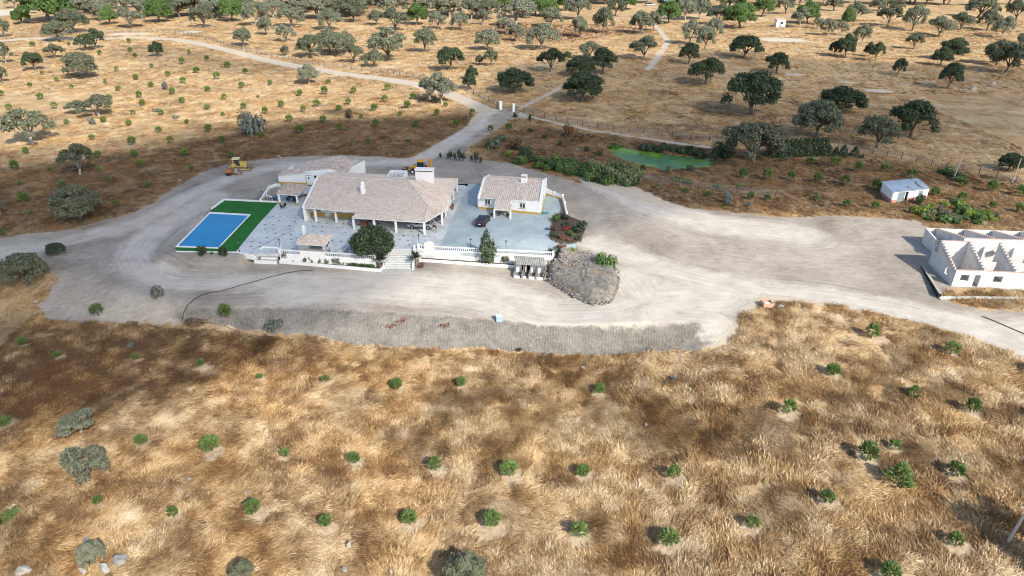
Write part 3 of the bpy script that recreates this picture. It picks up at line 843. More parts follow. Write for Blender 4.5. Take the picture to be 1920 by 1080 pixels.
rng = random.Random(7)
def tree(name, label, loc, w, h, style, mat, group=None, pale=False, rz=None, cat='tree'):
    p = rng.choice(OAK_PROTOS[style])
    t = thing(name, label, cat, loc, rng.uniform(0, 6.28) if rz is None else rz, group)
    sx, sz = w / 10.6, h / 7.0
    t.scale = (sx, sx, sz)
    link('trunk', p[1] if pale else p[0], t)
    link('crown', crown_mesh(p, mat), t)
    return t

# cork oaks and other trees: (foot x, foot y, crown width, crown height) as measured in the photograph
G1 = [(10, 70, 32, 32, 'o'), (88, 42, 84, 46, 'G'), (40, 45, 28, 24, 'G'), (142, 26, 34, 22, 'p'), (142, 62, 62, 36, 'o'), (112, 78, 54, 36, 'o'), (188, 38, 45, 30, 'p'), (208, 46, 28, 28, 'G'),
      (247, 52, 48, 32, 'p'), (262, 32, 52, 36, 'p'), (297, 42, 45, 36, 'G'), (337, 33, 48, 34, 'o'), (322, 18, 44, 26, 'o'), (385, 52, 42, 38, 'o'), (434, 40, 42, 36, 'G'), (410, 24, 44, 26, 'o'), (480, 47, 50, 36, 'p'),
      (499, 66, 32, 32, 'p'), (547, 51, 50, 34, 'p'), (537, 79, 38, 30, 'p'), (595, 36, 50, 34, 'p'), (617, 56, 44, 32, 'p'), (570, 24, 44, 24, 'o'), (630, 20, 36, 24, 'G'), (456, 87, 34, 32, 'o'),
      (535, 105, 18, 18, 'o'), (583, 108, 50, 40, 'o'), (632, 106, 48, 40, 'o'), (618, 100, 44, 42, 'o'), (648, 100, 40, 38, 'o'),
      (664, 118, 36, 36, 'o'), (730, 113, 78, 54, 'o'), (701, 126, 36, 30, 'o'), (797, 98, 44, 42, 'o'), (742, 58, 46, 36, 'o'), (706, 47, 28, 24, 'o'), (781, 47, 38, 32, 'G'), (665, 42, 48, 36, 'o'),
      (680, 24, 48, 30, 'o'), (736, 30, 54, 34, 'p'), (800, 30, 56, 36, 'p'), (850, 24, 54, 30, 'o'), (884, 36, 40, 32, 'p'), (822, 55, 38, 28, 'p'), (862, 56, 32, 28, 'p'), (905, 46, 22, 24, 'p'),
      (916, 94, 50, 36, 'p'), (968, 48, 60, 36, 'p'), (950, 64, 38, 28, 'p'), (970, 78, 32, 30, 'p'), (1013, 92, 64, 42, 'p'), (1034, 50, 46, 30, 'p'), (1087, 70, 32, 36, 'p'), (1130, 62, 42, 44, 'o'),
      (1084, 36, 46, 36, 'p'), (1020, 30, 44, 28, 'G'), (945, 14, 36, 24, 'G'), (1062, 20, 34, 28, 'G'), (1004, 28, 40, 30, 'o'), (1153, 30, 36, 28, 'o'), (1172, 18, 38, 26, 'G'), (1203, 64, 44, 40, 'o'), (1226, 58, 28, 30, 'o'),
      (1253, 44, 40, 34, 'G'), (1285, 38, 38, 34, 'p'), (1312, 36, 38, 32, 'p'), (1290, 20, 50, 26, 'G'), (1345, 48, 38, 34, 'o'), (1388, 53, 56, 38, 'G'), (1365, 18, 60, 28, 'G'), (1428, 31, 36, 32, 'G'), (1320, 94, 36, 42, 'p'),
      (1292, 84, 40, 42, 'p'), (1340, 76, 34, 38, 'p'), (1206, 111, 54, 40, 'o'), (1290, 120, 40, 38, 'd'), (1393, 109, 62, 38, 'd'), (1323, 158, 70, 44, 'd'), (1456, 137, 54, 36, 'd'), (1473, 26, 34, 28, 'p'),
      (1499, 51, 30, 30, 'p'), (1514, 44, 40, 34, 'G'), (1563, 20, 32, 22, 'o'), (1587, 48, 22, 26, 'G'), (1600, 41, 38, 30, 'o'), (1551, 67, 30, 30, 'p'), (1577, 66, 30, 24, 'p'), (1531, 54, 20, 18, 'p'),
      (1663, 50, 40, 36, 'o'), (1645, 24, 32, 26, 'p'), (1672, 22, 36, 26, 'o'), (1616, 83, 34, 34, 'p'), (1710, 58, 38, 40, 'p'), (1711, 93, 32, 30, 'o'), (1760, 69, 50, 36, 'p'), (1800, 56, 36, 28, 'o'), (1850, 57, 38, 32, 'o'),
      (1877, 71, 38, 36, 'p'), (1833, 33, 52, 32, 'o'), (1904, 40, 40, 32, 'o'), (1585, 108, 36, 40, 'd'), (1565, 105, 26, 26, 'd'), (1641, 114, 30, 32, 'd'), (1628, 106, 20, 24, 'd'), (1787, 112, 50, 36, 'd'),
      (1764, 123, 34, 32, 'd'), (1868, 122, 56, 44, 'o'), (1886, 136, 72, 50, 'o'), (1916, 96, 34, 34, 'o'), (1440, 8, 40, 20, 'G'), (1500, 10, 34, 20, 'p'), (1545, 6, 36, 16, 'p'), (1735, 10, 40, 20, 'o'), (1770, 8, 36, 18, 'o'), (1890, 8, 40, 20, 'o'),
      (30, 14, 40, 22, 'p'), (230, 16, 44, 22, 'p'), (283, 14, 40, 22, 'G'), (375, 16, 40, 22, 'p'), (455, 14, 40, 22, 'p'), (515, 14, 44, 24, 'p'), (545, 8, 40, 20, 'o'), (595, 10, 36, 22, 'p'), (760, 10, 50, 22, 'p'), (830, 8, 44, 22, 'p'), (892, 12, 36, 22, 'G'),
      (990, 10, 50, 22, 'o'), (1030, 8, 40, 20, 'G'), (1100, 12, 44, 24, 'G'), (1135, 8, 40, 20, 'p'), (712, 8, 44, 20, 'o'), (655, 6, 40, 20, 'p'), (1330, 8, 40, 20, 'p'), (1400, 6, 44, 20, 'p')]
_r = random.Random(77)
for _i in range(64):
    _px, _py = (_r.uniform(90, 1180), _r.uniform(1, 36)) if _i < 52 else (_r.uniform(1180, 1900), _r.uniform(-2, 12))
    G1.append((_px, _py, _r.uniform(36, 56), _r.uniform(24, 34), _r.choice('ppooppoG')))
G1 = [(t[0], t[1], t[2] * (1.1 if t[1] < 62 else 1.0), t[3] * (1.1 if t[1] < 62 else 1.0), t[4]) for t in G1]
KINDS = {'o': ('cork_oak', L_OAK, 'grey green cork oak'), 'p': ('cork_oak', L_PALE, 'pale dusty green cork oak'), 'G': ('green_tree', L_GREEN, 'bright green leafy tree'), 'd': ('cork_oak', L_DARK, 'dark green cork oak')}
STY = {'o': ('oak', 'oak', 'oak', 'gap'), 'p': ('oak', 'oak', 'gap'), 'G': ('dense',), 'd': ('oak', 'oak', 'dense')}
for k in 'opGd':
    its = [t for t in G1 if t[4] == k]
    wd = place_words([(t[0], t[1]) for t in its], 9)
    for (px, py, w, h, _), (a, b) in zip(its, wd):
        x, y, z = gpz(px, py)
        s = pxm(x, y, z); cd = y / math.hypot(y, CAM_H - z)
        nm, mt, ds = KINDS[k]
        ww = w / s; hh = (h / s - 0.25 * ww * (1 - cd)) / cd
        tree(nm, f'{ds}, far grove, {b} row, {a} from left', (x, y, z), ww * 1.16, max(hh, 0.66 * ww) * 1.1, rng.choice(STY[k]), mt, f'{ds}s of the far grove', k in 'p' and rng.random() < 0.6)

G2 = [('cork_oak', 'huge dark cork oak with thick trunk alone on the brown slope above the pond', 1409, 216, 112, 80, 'oak', L_DARK, 0),
      ('cork_oak', 'grey cork oak overhanging the conifer hedge beside the pond', 1412, 304, 122, 74, 'oak', L_OAK, 0),
      ('cork_oak', 'tall cork oak with bare straight trunk beside dark red earth', 1531, 260, 90, 68, 'dense', L_OAK, 0),
      ('cork_oak', 'dark rounded cork oak right behind the one beside the red earth', 1575, 212, 86, 48, 'dense', L_DARK, 0),
      ('cork_oak', 'spreading cork oak with drooping side branches just behind the fence posts', 1644, 278, 92, 60, 'gap', L_OAK, 0),
      ('cork_oak', 'broad dark cork oak with two lobes and black trunk on the brown slope', 1707, 258, 100, 70, 'oak', L_DARK, 0),
      ('cork_oak', 'dark lone cork oak between the two utility poles', 1888, 321, 46, 34, 'dense', L_DARK, 0),
      ('cork_oak', 'dark cork oak with narrow crown left of two pale boulders', 1777, 165, 46, 48, 'oak', L_DARK, 0),
      ('cork_oak', 'small slim dark oak on the reddish slope under the far grove', 1682, 142, 26, 32, 'oak', L_DARK, 0),
      ('cork_oak', 'arched dark oak leaning left at the edge of the sunlit straw', 1031, 135, 56, 44, 'gap', L_DARK, 0),
      ('cork_oak', 'dark cork oak with forked trunk, topmost of the dark cluster behind the gate', 1130, 138, 60, 46, 'oak', L_DARK, 0),
      ('cork_oak', 'middle flat topped dark oak of the cluster behind the gate', 1085, 142, 62, 34, 'dense', L_DARK, 0),
      ('cork_oak', 'lowest wide dark oak of the cluster behind the gate', 1089, 190, 80, 52, 'dense', L_DARK, 0),
      ('cork_oak', 'bright topped oak peeking over the dark cluster behind the gate', 1104, 110, 52, 30, 'oak', L_OAK, 0),
      ('cork_oak', 'low dark double crowned oak left of the cart track past the gate', 965, 174, 72, 44, 'dense', L_DARK, 0),
      ('cork_oak', 'small upper oak of the pair beside the fence above the gravel drive', 884, 150, 24, 26, 'dense', L_DARK, 0),
      ('cork_oak', 'small lower oak of the pair beside the fence above the gravel drive', 880, 168, 28, 28, 'dense', L_DARK, 0),
      ('cork_oak', 'rounded dark oak near the fence above the gravel track', 847, 132, 58, 44, 'oak', L_DARK, 0),
      ('cork_oak', 'small round oak on sunlit straw with slim trunk', 922, 124, 30, 32, 'oak', L_OAK, 0),
      ('cork_oak', 'tiny oak bush left of the small round oak on sunlit straw', 899, 121, 15, 18, 'dense', L_OAK, 0),
      ('cork_oak', 'small bushy oak with low crown left of the arched dark oak', 1062, 113, 18, 16, 'dense', L_DARK, 0),
      ('cork_oak', 'pale silvery oak with leaning trunk on the edge of the gravel drive', 829, 194, 62, 56, 'gap', L_PALE, 1),
      ('cork_oak', 'pale drooping oak left of the leaning oak on the gravel drive', 806, 186, 50, 40, 'gap', L_PALE, 1),
      ('cork_oak', 'dark oak of two tiers beside the bend of the upper track', 180, 92, 46, 36, 'gap', L_DARK, 0),
      ('cork_oak', 'dark bushy oak under the two tiered oak by the upper track', 163, 94, 38, 28, 'gap', L_DARK, 0),
      ('cork_oak', 'round dark bush like oak alone in the upper left field', 297, 106, 28, 27, 'dense', L_DARK, 0),
      ('cork_oak', 'small grey oak at the left edge above the other two', 12, 119, 36, 38, 'gap', L_OAK, 1),
      ('cork_oak', 'dark little oak left of the big bushy oak in the upper left field', 68, 132, 40, 34, 'oak', L_DARK, 0),
      ('cork_oak', 'thin grey oak with open crown under the upper track', 103, 109, 40, 26, 'gap', L_OAK, 0),
      ('cork_oak', 'big dark oak of bushy habit in the upper left field', 152, 147, 62, 46, 'dense', L_OAK, 0),
      ('cork_oak', 'oak cut by the left edge of the picture in the upper field', 6, 156, 30, 32, 'oak', L_OAK, 0),
      ('cork_oak', 'pale rounded oak at the edge of the track above the sapling field', 580, 157, 40, 36, 'dense', L_PALE, 1),
      ('cork_oak', 'low wide oak with white branches in the sapling field', 186, 218, 66, 40, 'gap', L_OAK, 1),
      ('cork_oak', 'low pale branch crown left of the wide white branched oak', 146, 214, 44, 26, 'gap', L_OAK, 1),
      ('cork_oak', 'largest spreading oak at the left edge of the sapling field', 60, 270, 98, 66, 'gap', L_OAK, 1),
      ('cork_oak', 'grey oak with forked white trunk below the sapling field', 150, 327, 66, 58, 'gap', L_OAK, 1),
      ('cork_oak', 'wide dark oak alone above the left dirt road', 152, 410, 92, 64, 'dense', L_OAK, 0),
      ('cork_oak', 'large dark oak at the left edge below the dirt road', 52, 534, 84, 58, 'dense', L_OAK, 0),
      ('cork_oak', 'grey branch of an oak cut by the left picture edge beside saplings', 2, 402, 26, 30, 'gap', L_OAK, 1),
      ('cork_oak', 'squat dark oak bush on the bank beside the left road', 108, 476, 38, 20, 'dense', L_DARK, 0),
      ('cork_oak', 'upper flat grey oak with white branches in the front field', 152, 812, 80, 40, 'gap', L_PALE, 1),
      ('cork_oak', 'lower large grey oak with white twigs in the front field', 168, 900, 92, 70, 'gap', L_PALE, 1),
      ('cork_oak', 'small oak growing between the pale boulders at lower left', 176, 1058, 50, 42, 'dense', L_PALE, 1),
      ('cork_oak', 'little dark oak cut by the lower picture edge right of the boulders', 459, 1092, 46, 40, 'dense', L_OAK, 0),
      ('cork_oak', 'grey round oak cut by the lower picture edge with a big shadow', 873, 1102, 84, 62, 'dense', L_OAK, 0),
      ('cork_oak', 'grey oak standing right of the frame beside the leaning pale pole', 2040, 1092, 170, 140, 'gap', L_OAK, 0)]
for nm, lb, px, py, w, h, st, mt, pale in G2:
    x, y, z = gpz(px, py)
    s = pxm(x, y, z); cd = y / math.hypot(y, CAM_H - z); ww = w / s
    hh = (h / s - 0.22 * ww * (1 - cd) * 2) / cd
    tree(nm, lb, (x, y, z), ww * 1.08, max(hh * 1.05, 0.58 * ww), st, mt, None, pale)

# ---- bushes made of leaf sprays over lobes
def bush_mesh(seed, mat, n=7, flat=0.8, per=60, w=0.075, up=0.0):
    R = np.random.RandomState(seed)
    lobes = [(0, 0, 0.5 * flat, 0.62, 0.55 * flat)]
    for i in range(n):
        a = R.uniform(0, 6.28); r = R.uniform(0.25, 0.65)
        lobes.append((math.cos(a) * r, math.sin(a) * r, R.uniform(0.15, 0.75) * flat, R.uniform(0.28, 0.48), R.uniform(0.25, 0.45) * flat))
    V, F = lobed_crown(lobes, per, w, w * 0.8, R, -0.75, 0.45)
    return mesh_np('foliage', V, F, mat, 4)
def stem_mesh():
    mb = MB()
    mb.tube([(0, 0, -0.15), (0.02, 0, 0.3), (0, 0.02, 0.62)], [0.045, 0.04, 0.02], 5)
    for a in (0.4, 2.3, 4.4): mb.tube([(0, 0, 0.15), (math.cos(a) * 0.3, math.sin(a) * 0.3, 0.5)], [0.03, 0.012], 4)
    return mb.mesh('stem', BARK)
STEM = stem_mesh()
BUSH = {}
def bush(name, label, loc, w, h, mat, group=None, cat='bush', var=None, flat=0.8, part='foliage'):
    v = rng.randrange(3) if var is None else var
    key = (mat.name, v, flat)
    if key not in BUSH: BUSH[key] = bush_mesh(100 + v * 7, mat, 7 + v, flat)
    t = thing(name, label, cat, loc, rng.uniform(0, 6.28), group)
    t.scale = (w / 1.9, w / 1.9, h / (1.15 * flat))
    link('stem', STEM, t)
    link(part, BUSH[key], t)
    return t

# ---- young pines: upright bottle brush shoots round a short stem
def pine_mesh(seed, n=170, tall=0.0):
    R = np.random.RandomState(seed)
    mb = MB()
    for i in range(n):
        z = R.uniform(-0.7, 1.0) if i % 4 else R.uniform(0.55, 1.0); a = R.uniform(0, 6.28); r = math.sqrt(max(0, 1 - z * z))
        d = np.array([r * math.cos(a), r * math.sin(a), z])
        k0 = R.uniform(0.30, 0.70)
        rad = R.uniform(0.86, 1.08)
        if tall:
            kz = (z + 0.35) / 1.35
            c0 = np.array([d[0] * k0 * (1.25 - kz), d[1] * k0 * (1.25 - kz), 0.35 + tall * kz])
            tip = c0 + np.array([d[0] * 0.62 * (1.1 - 0.5 * kz), d[1] * 0.62 * (1.1 - 0.5 * kz), 0.28])
        else:
            c0 = d * k0 * np.array([0.95, 0.95, 0.85]) + np.array([0, 0, 0.85])
            tip = d * rad * np.array([1, 1, 0.92]) + np.array([0, 0, 0.85 + 0.18])
        m = (c0 + tip) / 2; ax = tip - c0; L = np.linalg.norm(ax); ax /= L
        u = np.cross(ax, R.normal(0, 1, 3)); u /= np.linalg.norm(u); v = np.cross(ax, u)
        w = R.uniform(0.08, 0.13) * (1.35 if z > 0.6 else 1.0)
        pts = [c0] + [m - ax * L * 0.1 + (u * math.cos(t) + v * math.sin(t)) * w for t in (0, 1.57, 3.14, 4.71)] + [tip]
        mb.add(pts, [(0, 2, 1), (0, 3, 2), (0, 4, 3), (0, 1, 4), (5, 1, 2), (5, 2, 3), (5, 3, 4), (5, 4, 1)])
        for q in range(5):                                   # needle sprays along the shoot
            c = c0 + ax * L * R.uniform(0.1, 0.9); dd = R.normal(0, 1, 3) + ax * 0.8; dd /= np.linalg.norm(dd)
            s = np.cross(dd, ax); s = s / (np.linalg.norm(s) + 1e-6) * 0.03
            e = c + dd * R.uniform(0.13, 0.24)
            mb.add([c - s, c + s, e], [(0, 1, 2)])
    return mb.mesh('foliage', L_PINE)
PINES = [pine_mesh(201 + i, n_) for i, n_ in enumerate((175, 150, 120, 95, 140, 165, 110))]
PINES2 = []
for m_ in PINES[:4]:
    m2_ = m_.copy(); m2_.materials[0] = L_PINE2; PINES2.append(m2_)
PINE_TALL = pine_mesh(301, 150, 1.5)
def pine_stem():
    mb = MB(); mb.tube([(0, 0, -0.2), (0.03, 0.01, 0.4), (0, 0, 1.1)], [0.085, 0.07, 0.03], 5)
    return mb.mesh('stem', BARK)
PSTEM = pine_stem()
def sapling(label, loc, w, group, mesh=None, name='young_pine', lift=1.0):
    t = thing(name, label, 'young pine', loc, rng.uniform(0, 6.28), group)
    s = w / 2.05
    t.scale = (s * rng.uniform(0.88, 1.12), s * rng.uniform(0.88, 1.12), s * lift)
    t.rotation_euler = (rng.gauss(0, 0.07), rng.gauss(0, 0.07), rng.uniform(0, 6.28))
    link('stem', PSTEM, t)
    link('foliage', mesh or rng.choice(PINES), t).location = (0, 0, 0.22)
    return t

wd = place_words([(n[1], n[2]) for n in NEAR_W], 7)
for (c, px, py, w), (a, b) in zip(NEAR_W, wd):
    z = float(H(*c)); s = pxm(c[0], c[1], z)
    if (px, py) == (1677, 831) or px in (377, 487): lift = 0.85
    else: lift = rng.uniform(0.85, 1.08)
    size = 'large' if w > 35 else 'small' if w < 24 else 'middling'
    sapling(f'{size} bright green young pine, front straw field, {b} row from top, {a} from left', (c[0], c[1], z - 0.05), w / s, 'young pines of the front field', None, 'young_pine', lift)
x, y, z = gpz(1678, 909)
t = sapling('tallest conical young pine of the front field with spiky side shoots', (x, y, z), 46 / pxm(x, y, z), None, PINE_TALL, 'young_pine', 1.0)
x, y, z = gpz(1711, 742)
t = sapling('thin brownish drying pine sapling among the green ones at right', (x, y, z), 22 / pxm(x, y, z), None, PINE_TALL, 'young_pine', 1.0)

FIELD = [(243, 77, 9), (246, 94, 9), (254, 106, 9), (356, 98, 9), (389, 110, 10), (342, 116, 12), (427, 122, 12), (285, 124, 9), (370, 132, 12), (221, 130, 9), (461, 134, 10), (315, 139, 11), (408, 143, 13), (256, 145, 11), (345, 151, 12), (199, 153, 9),
         (107, 149, 8), (79, 137, 8), (285, 159, 11), (135, 163, 10), (57, 160, 9), (224, 166, 10), (454, 161, 12), (508, 156, 10), (390, 167, 11), (616, 154, 9), (324, 172, 12), (563, 175, 12), (609, 172, 14), (5, 176, 10), (77, 181, 13), (206, 185, 12),
         (262, 179, 12), (421, 183, 11), (484, 181, 6), (342, 189, 11), (104, 199, 12), (269, 194, 12), (457, 199, 12), (528, 197, 12), (595, 194, 14), (18, 202, 12), (390, 202, 11), (251, 211, 10), (498, 209, 13), (569, 206, 12), (636, 203, 11), (419, 215, 8),
         (303, 212, 10), (196, 225, 11), (126, 229, 10), (351, 229, 9), (543, 224, 14), (607, 224, 14), (242, 231, 12), (298, 244, 12), (393, 243, 15), (563, 243, 17), (492, 252, 11), (637, 239, 14), (174, 258, 11), (249, 266, 15), (323, 264, 15), (416, 264, 13),
         (347, 286, 14), (254, 290, 14), (185, 290, 15), (50, 284, 12), (435, 290, 12), (62, 83, 10), (131, 83, 7), (189, 100, 9), (46, 372, 18), (28, 313, 17), (95, 317, 10), (5, 436, 16), (222, 382, 12), (279, 346, 12), (266, 308, 15), (118, 344, 14), (205, 338, 9),
         (187, 318, 11), (359, 316, 9), (58, 398, 10), (39, 343, 10), (665, 170, 12), (728, 165, 13), (654, 191, 13), (721, 187, 13), (775, 181, 12), (703, 202, 14), (766, 198, 13), (835, 197, 10), (677, 219, 9), (750, 214, 9), (820, 213, 12), (885, 214, 14),
         (705, 233, 14), (781, 233, 13), (856, 234, 14), (692, 267, 12), (661, 268, 9), (768, 266, 8), (920, 242, 14), (955, 239, 12)]
RFIELD = [(1393, 327, 18), (1437, 328, 21), (1482, 331, 18), (1531, 335, 18), (1584, 340, 18), (1642, 346, 22), (1517, 303, 15), (1565, 305, 19), (1609, 315, 17), (1659, 316, 19), (1708, 326, 19), (1860, 352, 21), (1911, 359, 20), (1329, 364, 12),
          (1406, 368, 14), (1437, 370, 14), (1529, 371, 14), (1587, 381, 15), (1640, 385, 14), (1708, 394, 14), (1751, 361, 16), (1802, 371, 20), (1860, 385, 16), (1911, 391, 18), (1232, 350, 10), (1287, 358, 9), (1408, 316, 8), (1805, 343, 18)]
for lst, area, grp in ((FIELD, 'upper left field', 'young pines of the upper left field'), (RFIELD, 'terraces right of pond', 'young pines right of the pond')):
    wd = place_words([(t[0], t[1]) for t in lst], 9)
    for (px, py, w), (a, b) in zip(lst, wd):
        x, y, z = gpz(px, py + 0.45 * w)
        size = 'small' if w < 10 else 'larger' if w > 13 else 'round'
        sapling(f'{size} green young pine, {area}, {b} row from top, {a} from left', (x, y, z - 0.05), w / pxm(x, y, z) * 1.08, grp, rng.choice(PINES2) if lst is FIELD else None, 'young_pine', rng.uniform(0.9, 1.15))

# ---- single shrubs
SH = [('silver_bush', 'large silver grey bush with bare twigs above the bulldozer', 473, 252, 50, 44, L_SILVER), ('silver_bush', 'small silver grey bush in the middle of the sapling field', 311, 168, 14, 17, L_SILVER),
      ('silver_bush', 'small silver bush right below the low white branched oak', 174, 234, 15, 17, L_SILVER), ('silver_bush', 'tiny flat silver bush between saplings', 329, 223, 14, 8, L_SILVER), ('silver_bush', 'thin silver bush with green sapling beside it', 296, 210, 18, 8, L_SILVER),
      ('silver_bush', 'grey dry bush behind the sapling field near the drive', 656, 222, 17, 22, L_DRY), ('silver_bush', 'silver thistle bush on the bottom edge of the grey bank', 517, 616, 38, 20, L_SILVER),
      ('silver_bush', 'tiny silver herb in the dry grass under the bank at left', 245, 650, 14, 10, L_SILVER), ('silver_bush', 'silvery sapling on the track edge right of the yard', 1403, 388, 12, 13, L_SILVER), ('silver_bush', 'slim silvery shrub on bare soil right of the pond shrubs', 1363, 382, 18, 24, L_SILVER),
      ('silver_bush', 'small grey green herb above the right sapling row', 1262, 712, 14, 11, L_SILVER), ('dark_bush', 'small green herb at the foot of the striped bank', 973, 658, 12, 8, L_DARK),
      ('dark_bush', 'rounded dark bush hanging over the pool coping', 381, 478, 20, 22, L_DARK), ('dark_bush', 'dark green bush on the turf corner below the pool', 418, 479, 22, 20, L_DARK), ('dark_bush', 'tiny dark bush between the two bushes below the pool', 397, 476, 7, 5, L_DARK),
      ('grey_shrub', 'bare grey twiggy shrub on the inner bank of the loop road', 296, 556, 26, 26, L_TWIG), ('green_shrub', 'lush low green shrub cut by the left picture edge', 24, 966, 42, 14, L_PINE), ('green_shrub', 'second lush green shrub at the left edge under the first', -2, 988, 20, 18, L_GREEN),
      ('yellow_bush', 'bright yellow green bush beside the wet strip', 954, 295, 14, 16, L_YELLOW), ('grey_shrub', 'big grey green bush beside the gravel drive', 923, 278, 34, 24, L_OAK), ('grey_shrub', 'grey green bush behind the big one beside the drive', 941, 266, 24, 16, L_OAK), ('dark_bush', 'brown leafless thicket above the wet strip', 968, 280, 30, 24, L_DRY),
      ('rust_bush', 'rust coloured dead conifer near the fence', 1066, 256, 20, 26, L_RUST), ('small_tree', 'leafy small tree with pale trunk at the left end of the wet strip', 985, 304, 26, 34, L_DARK), ('dark_bush', 'round dark willow like bush at the right end of the pond', 1342, 296, 32, 36, L_DARK), ('dark_bush', 'dark bush low behind the round bush at the pond end', 1362, 296, 26, 22, L_DARK),
      ('green_shrub', 'small shrub right of the white litter above the wet strip', 1100, 284, 12, 12, L_DARK), ('green_shrub', 'small shrub left of the white litter', 1050, 274, 10, 12, L_DARK), ('green_shrub', 'small dark shrub at the near side of the pond left end', 1205, 318, 14, 10, L_DARK), ('green_shrub', 'dark shrub at the near bank in front of bright algae', 1294, 320, 16, 13, L_DARK),
      ('green_shrub', 'pair like low bush on the near bank of the pond', 1252, 325, 12, 18, L_OAK), ('green_shrub', 'tiny bush above the wet strip beside dry grass', 1125, 292, 12, 12, L_DARK), ('green_shrub', 'olive shrub right of the palm beside the drive', 995, 248, 10, 9, L_DARK), ('green_shrub', 'olive shrub further right of the palm', 1022, 259, 11, 9, L_DARK),
      ('green_shrub', 'low trailing green plant on the terrace right of wet strip', 1270, 338, 28, 9, L_GREEN), ('green_shrub', 'low trailing green plant further right on the terrace', 1290, 344, 24, 10, L_GREEN), ('green_shrub', 'small low plant on the terrace under the pond', 1347, 352, 20, 8, L_GREEN), ('green_shrub', 'bright low plant on the terrace right of the small low one', 1386, 353, 18, 9, L_GREEN),
      ('green_shrub', 'pale bush among the saplings right under the hedge', 1469, 302, 18, 12, L_OAK), ('round_bush', 'round glossy green bush on the stone mound', 1135, 508, 42, 36, L_GREEN), ('dark_bush', 'dark tuft of green on the mound slope', 1067, 545, 12, 12, L_DARK),
      ('climbing_bush', 'dark climbing bush against the tin shed wall', 1722, 382, 20, 22, L_DARK)]
for nm, lb, px, py, w, h, mt in SH:
    x, y, z = gpz(px, py)
    s = pxm(x, y, z); cd = y / math.hypot(y, CAM_H - z)
    bush(nm, lb, (x, y, z - 0.08), w / s, max(0.3, (h / s - 0.35 * w / s * (1 - cd)) / cd), mt)

# wet strip, pond rim and the green patch by the tin shed: bushes one by one
def patch(name, poly, n, wr, hr, mats, label, group, seed, cat='bush', per_row=7):
    R = random.Random(seed); pts = []
    xs = [p[0] for p in poly]; ys = [p[1] for p in poly]
    while len(pts) < n:
        px, py = R.uniform(min(xs), max(xs)), R.uniform(min(ys), max(ys))
        if poly_sd(np.array([px]), np.array([py]), poly)[0] > 0: pts.append((px, py))
    wd = place_words(pts, per_row)
    for (px, py), (a, b) in zip(pts, wd):
        x, y, z = gpz(px, py); mt, col = R.choice(mats)
        bush(name, label.format(col=col, a=a, b=b), (x, y, z - 0.1), R.uniform(*wr), R.uniform(*hr), mt, group, cat)
patch('lush_bush', [(962, 306), (985, 300), (1050, 302), (1110, 318), (1190, 345), (1170, 352), (1120, 342), (1060, 330), (1000, 316)], 62, (2.2, 3.8), (1.3, 2.6), [(L_DARK, 'dark green'), (L_GREEN, 'fresh green'), (L_PINE, 'leafy green'), (L_GREEN, 'lush green')],
      '{col} bush in the damp strip by the cottage, {b} row, {a} from left', 'bushes of the damp strip', 5)
patch('cane_clump', [(1100, 316), (1130, 316), (1196, 332), (1200, 345), (1178, 350), (1120, 336)], 24, (2.2, 3.2), (2.6, 3.8), [(L_REED, 'pale feathery')],
      '{col} giant cane clump ending the damp strip, {b} row, {a} from left', 'cane clumps of the damp strip', 6, 'reeds', 6)
patch('reed_clump', [(1196, 283), (1215, 277), (1260, 281), (1330, 292), (1340, 299), (1290, 294), (1230, 288)], 16, (2.2, 3.2), (1.6, 2.4), [(L_DARK, 'dark green')], '{col} reed clump on the far pond bank, {b} row, {a} from left', 'reed clumps of the far bank', 7, 'reeds', 8)
patch('reed_clump', [(1144, 279), (1152, 274), (1170, 274), (1172, 280), (1156, 283)], 6, (1.8, 2.4), (1.0, 1.6), [(L_GREEN, 'grass green')], '{col} reed clump at the left pond tip, {b} row, {a} from left', 'reed clumps of the left pond tip', 8, 'reeds', 6)
patch('shed_bush', [(1722, 402), (1745, 378), (1800, 385), (1860, 400), (1915, 412), (1915, 424), (1850, 420), (1760, 418), (1730, 414)], 46, (1.6, 3.0), (1.0, 1.9), [(L_GREEN, 'fresh green'), (L_YELLOW, 'yellowish'), (L_OAK, 'dusty green'), (L_GREEN, 'leafy green')],
      '{col} bush between tin shed and concrete shell, {b} row, {a} from left', 'bushes by the tin shed', 9, 'bush', 8)
patch('terrace_bush', [(1735, 330), (1760, 318), (1800, 325), (1812, 338), (1790, 345), (1745, 342)], 7, (1.8, 2.8), (1.2, 2.0), [(L_GREEN, 'fresh green'), (L_DARK, 'dark green')], '{col} bush under the left utility pole, {b} row, {a} from left', 'bushes under the left pole', 10, 'bush', 7)

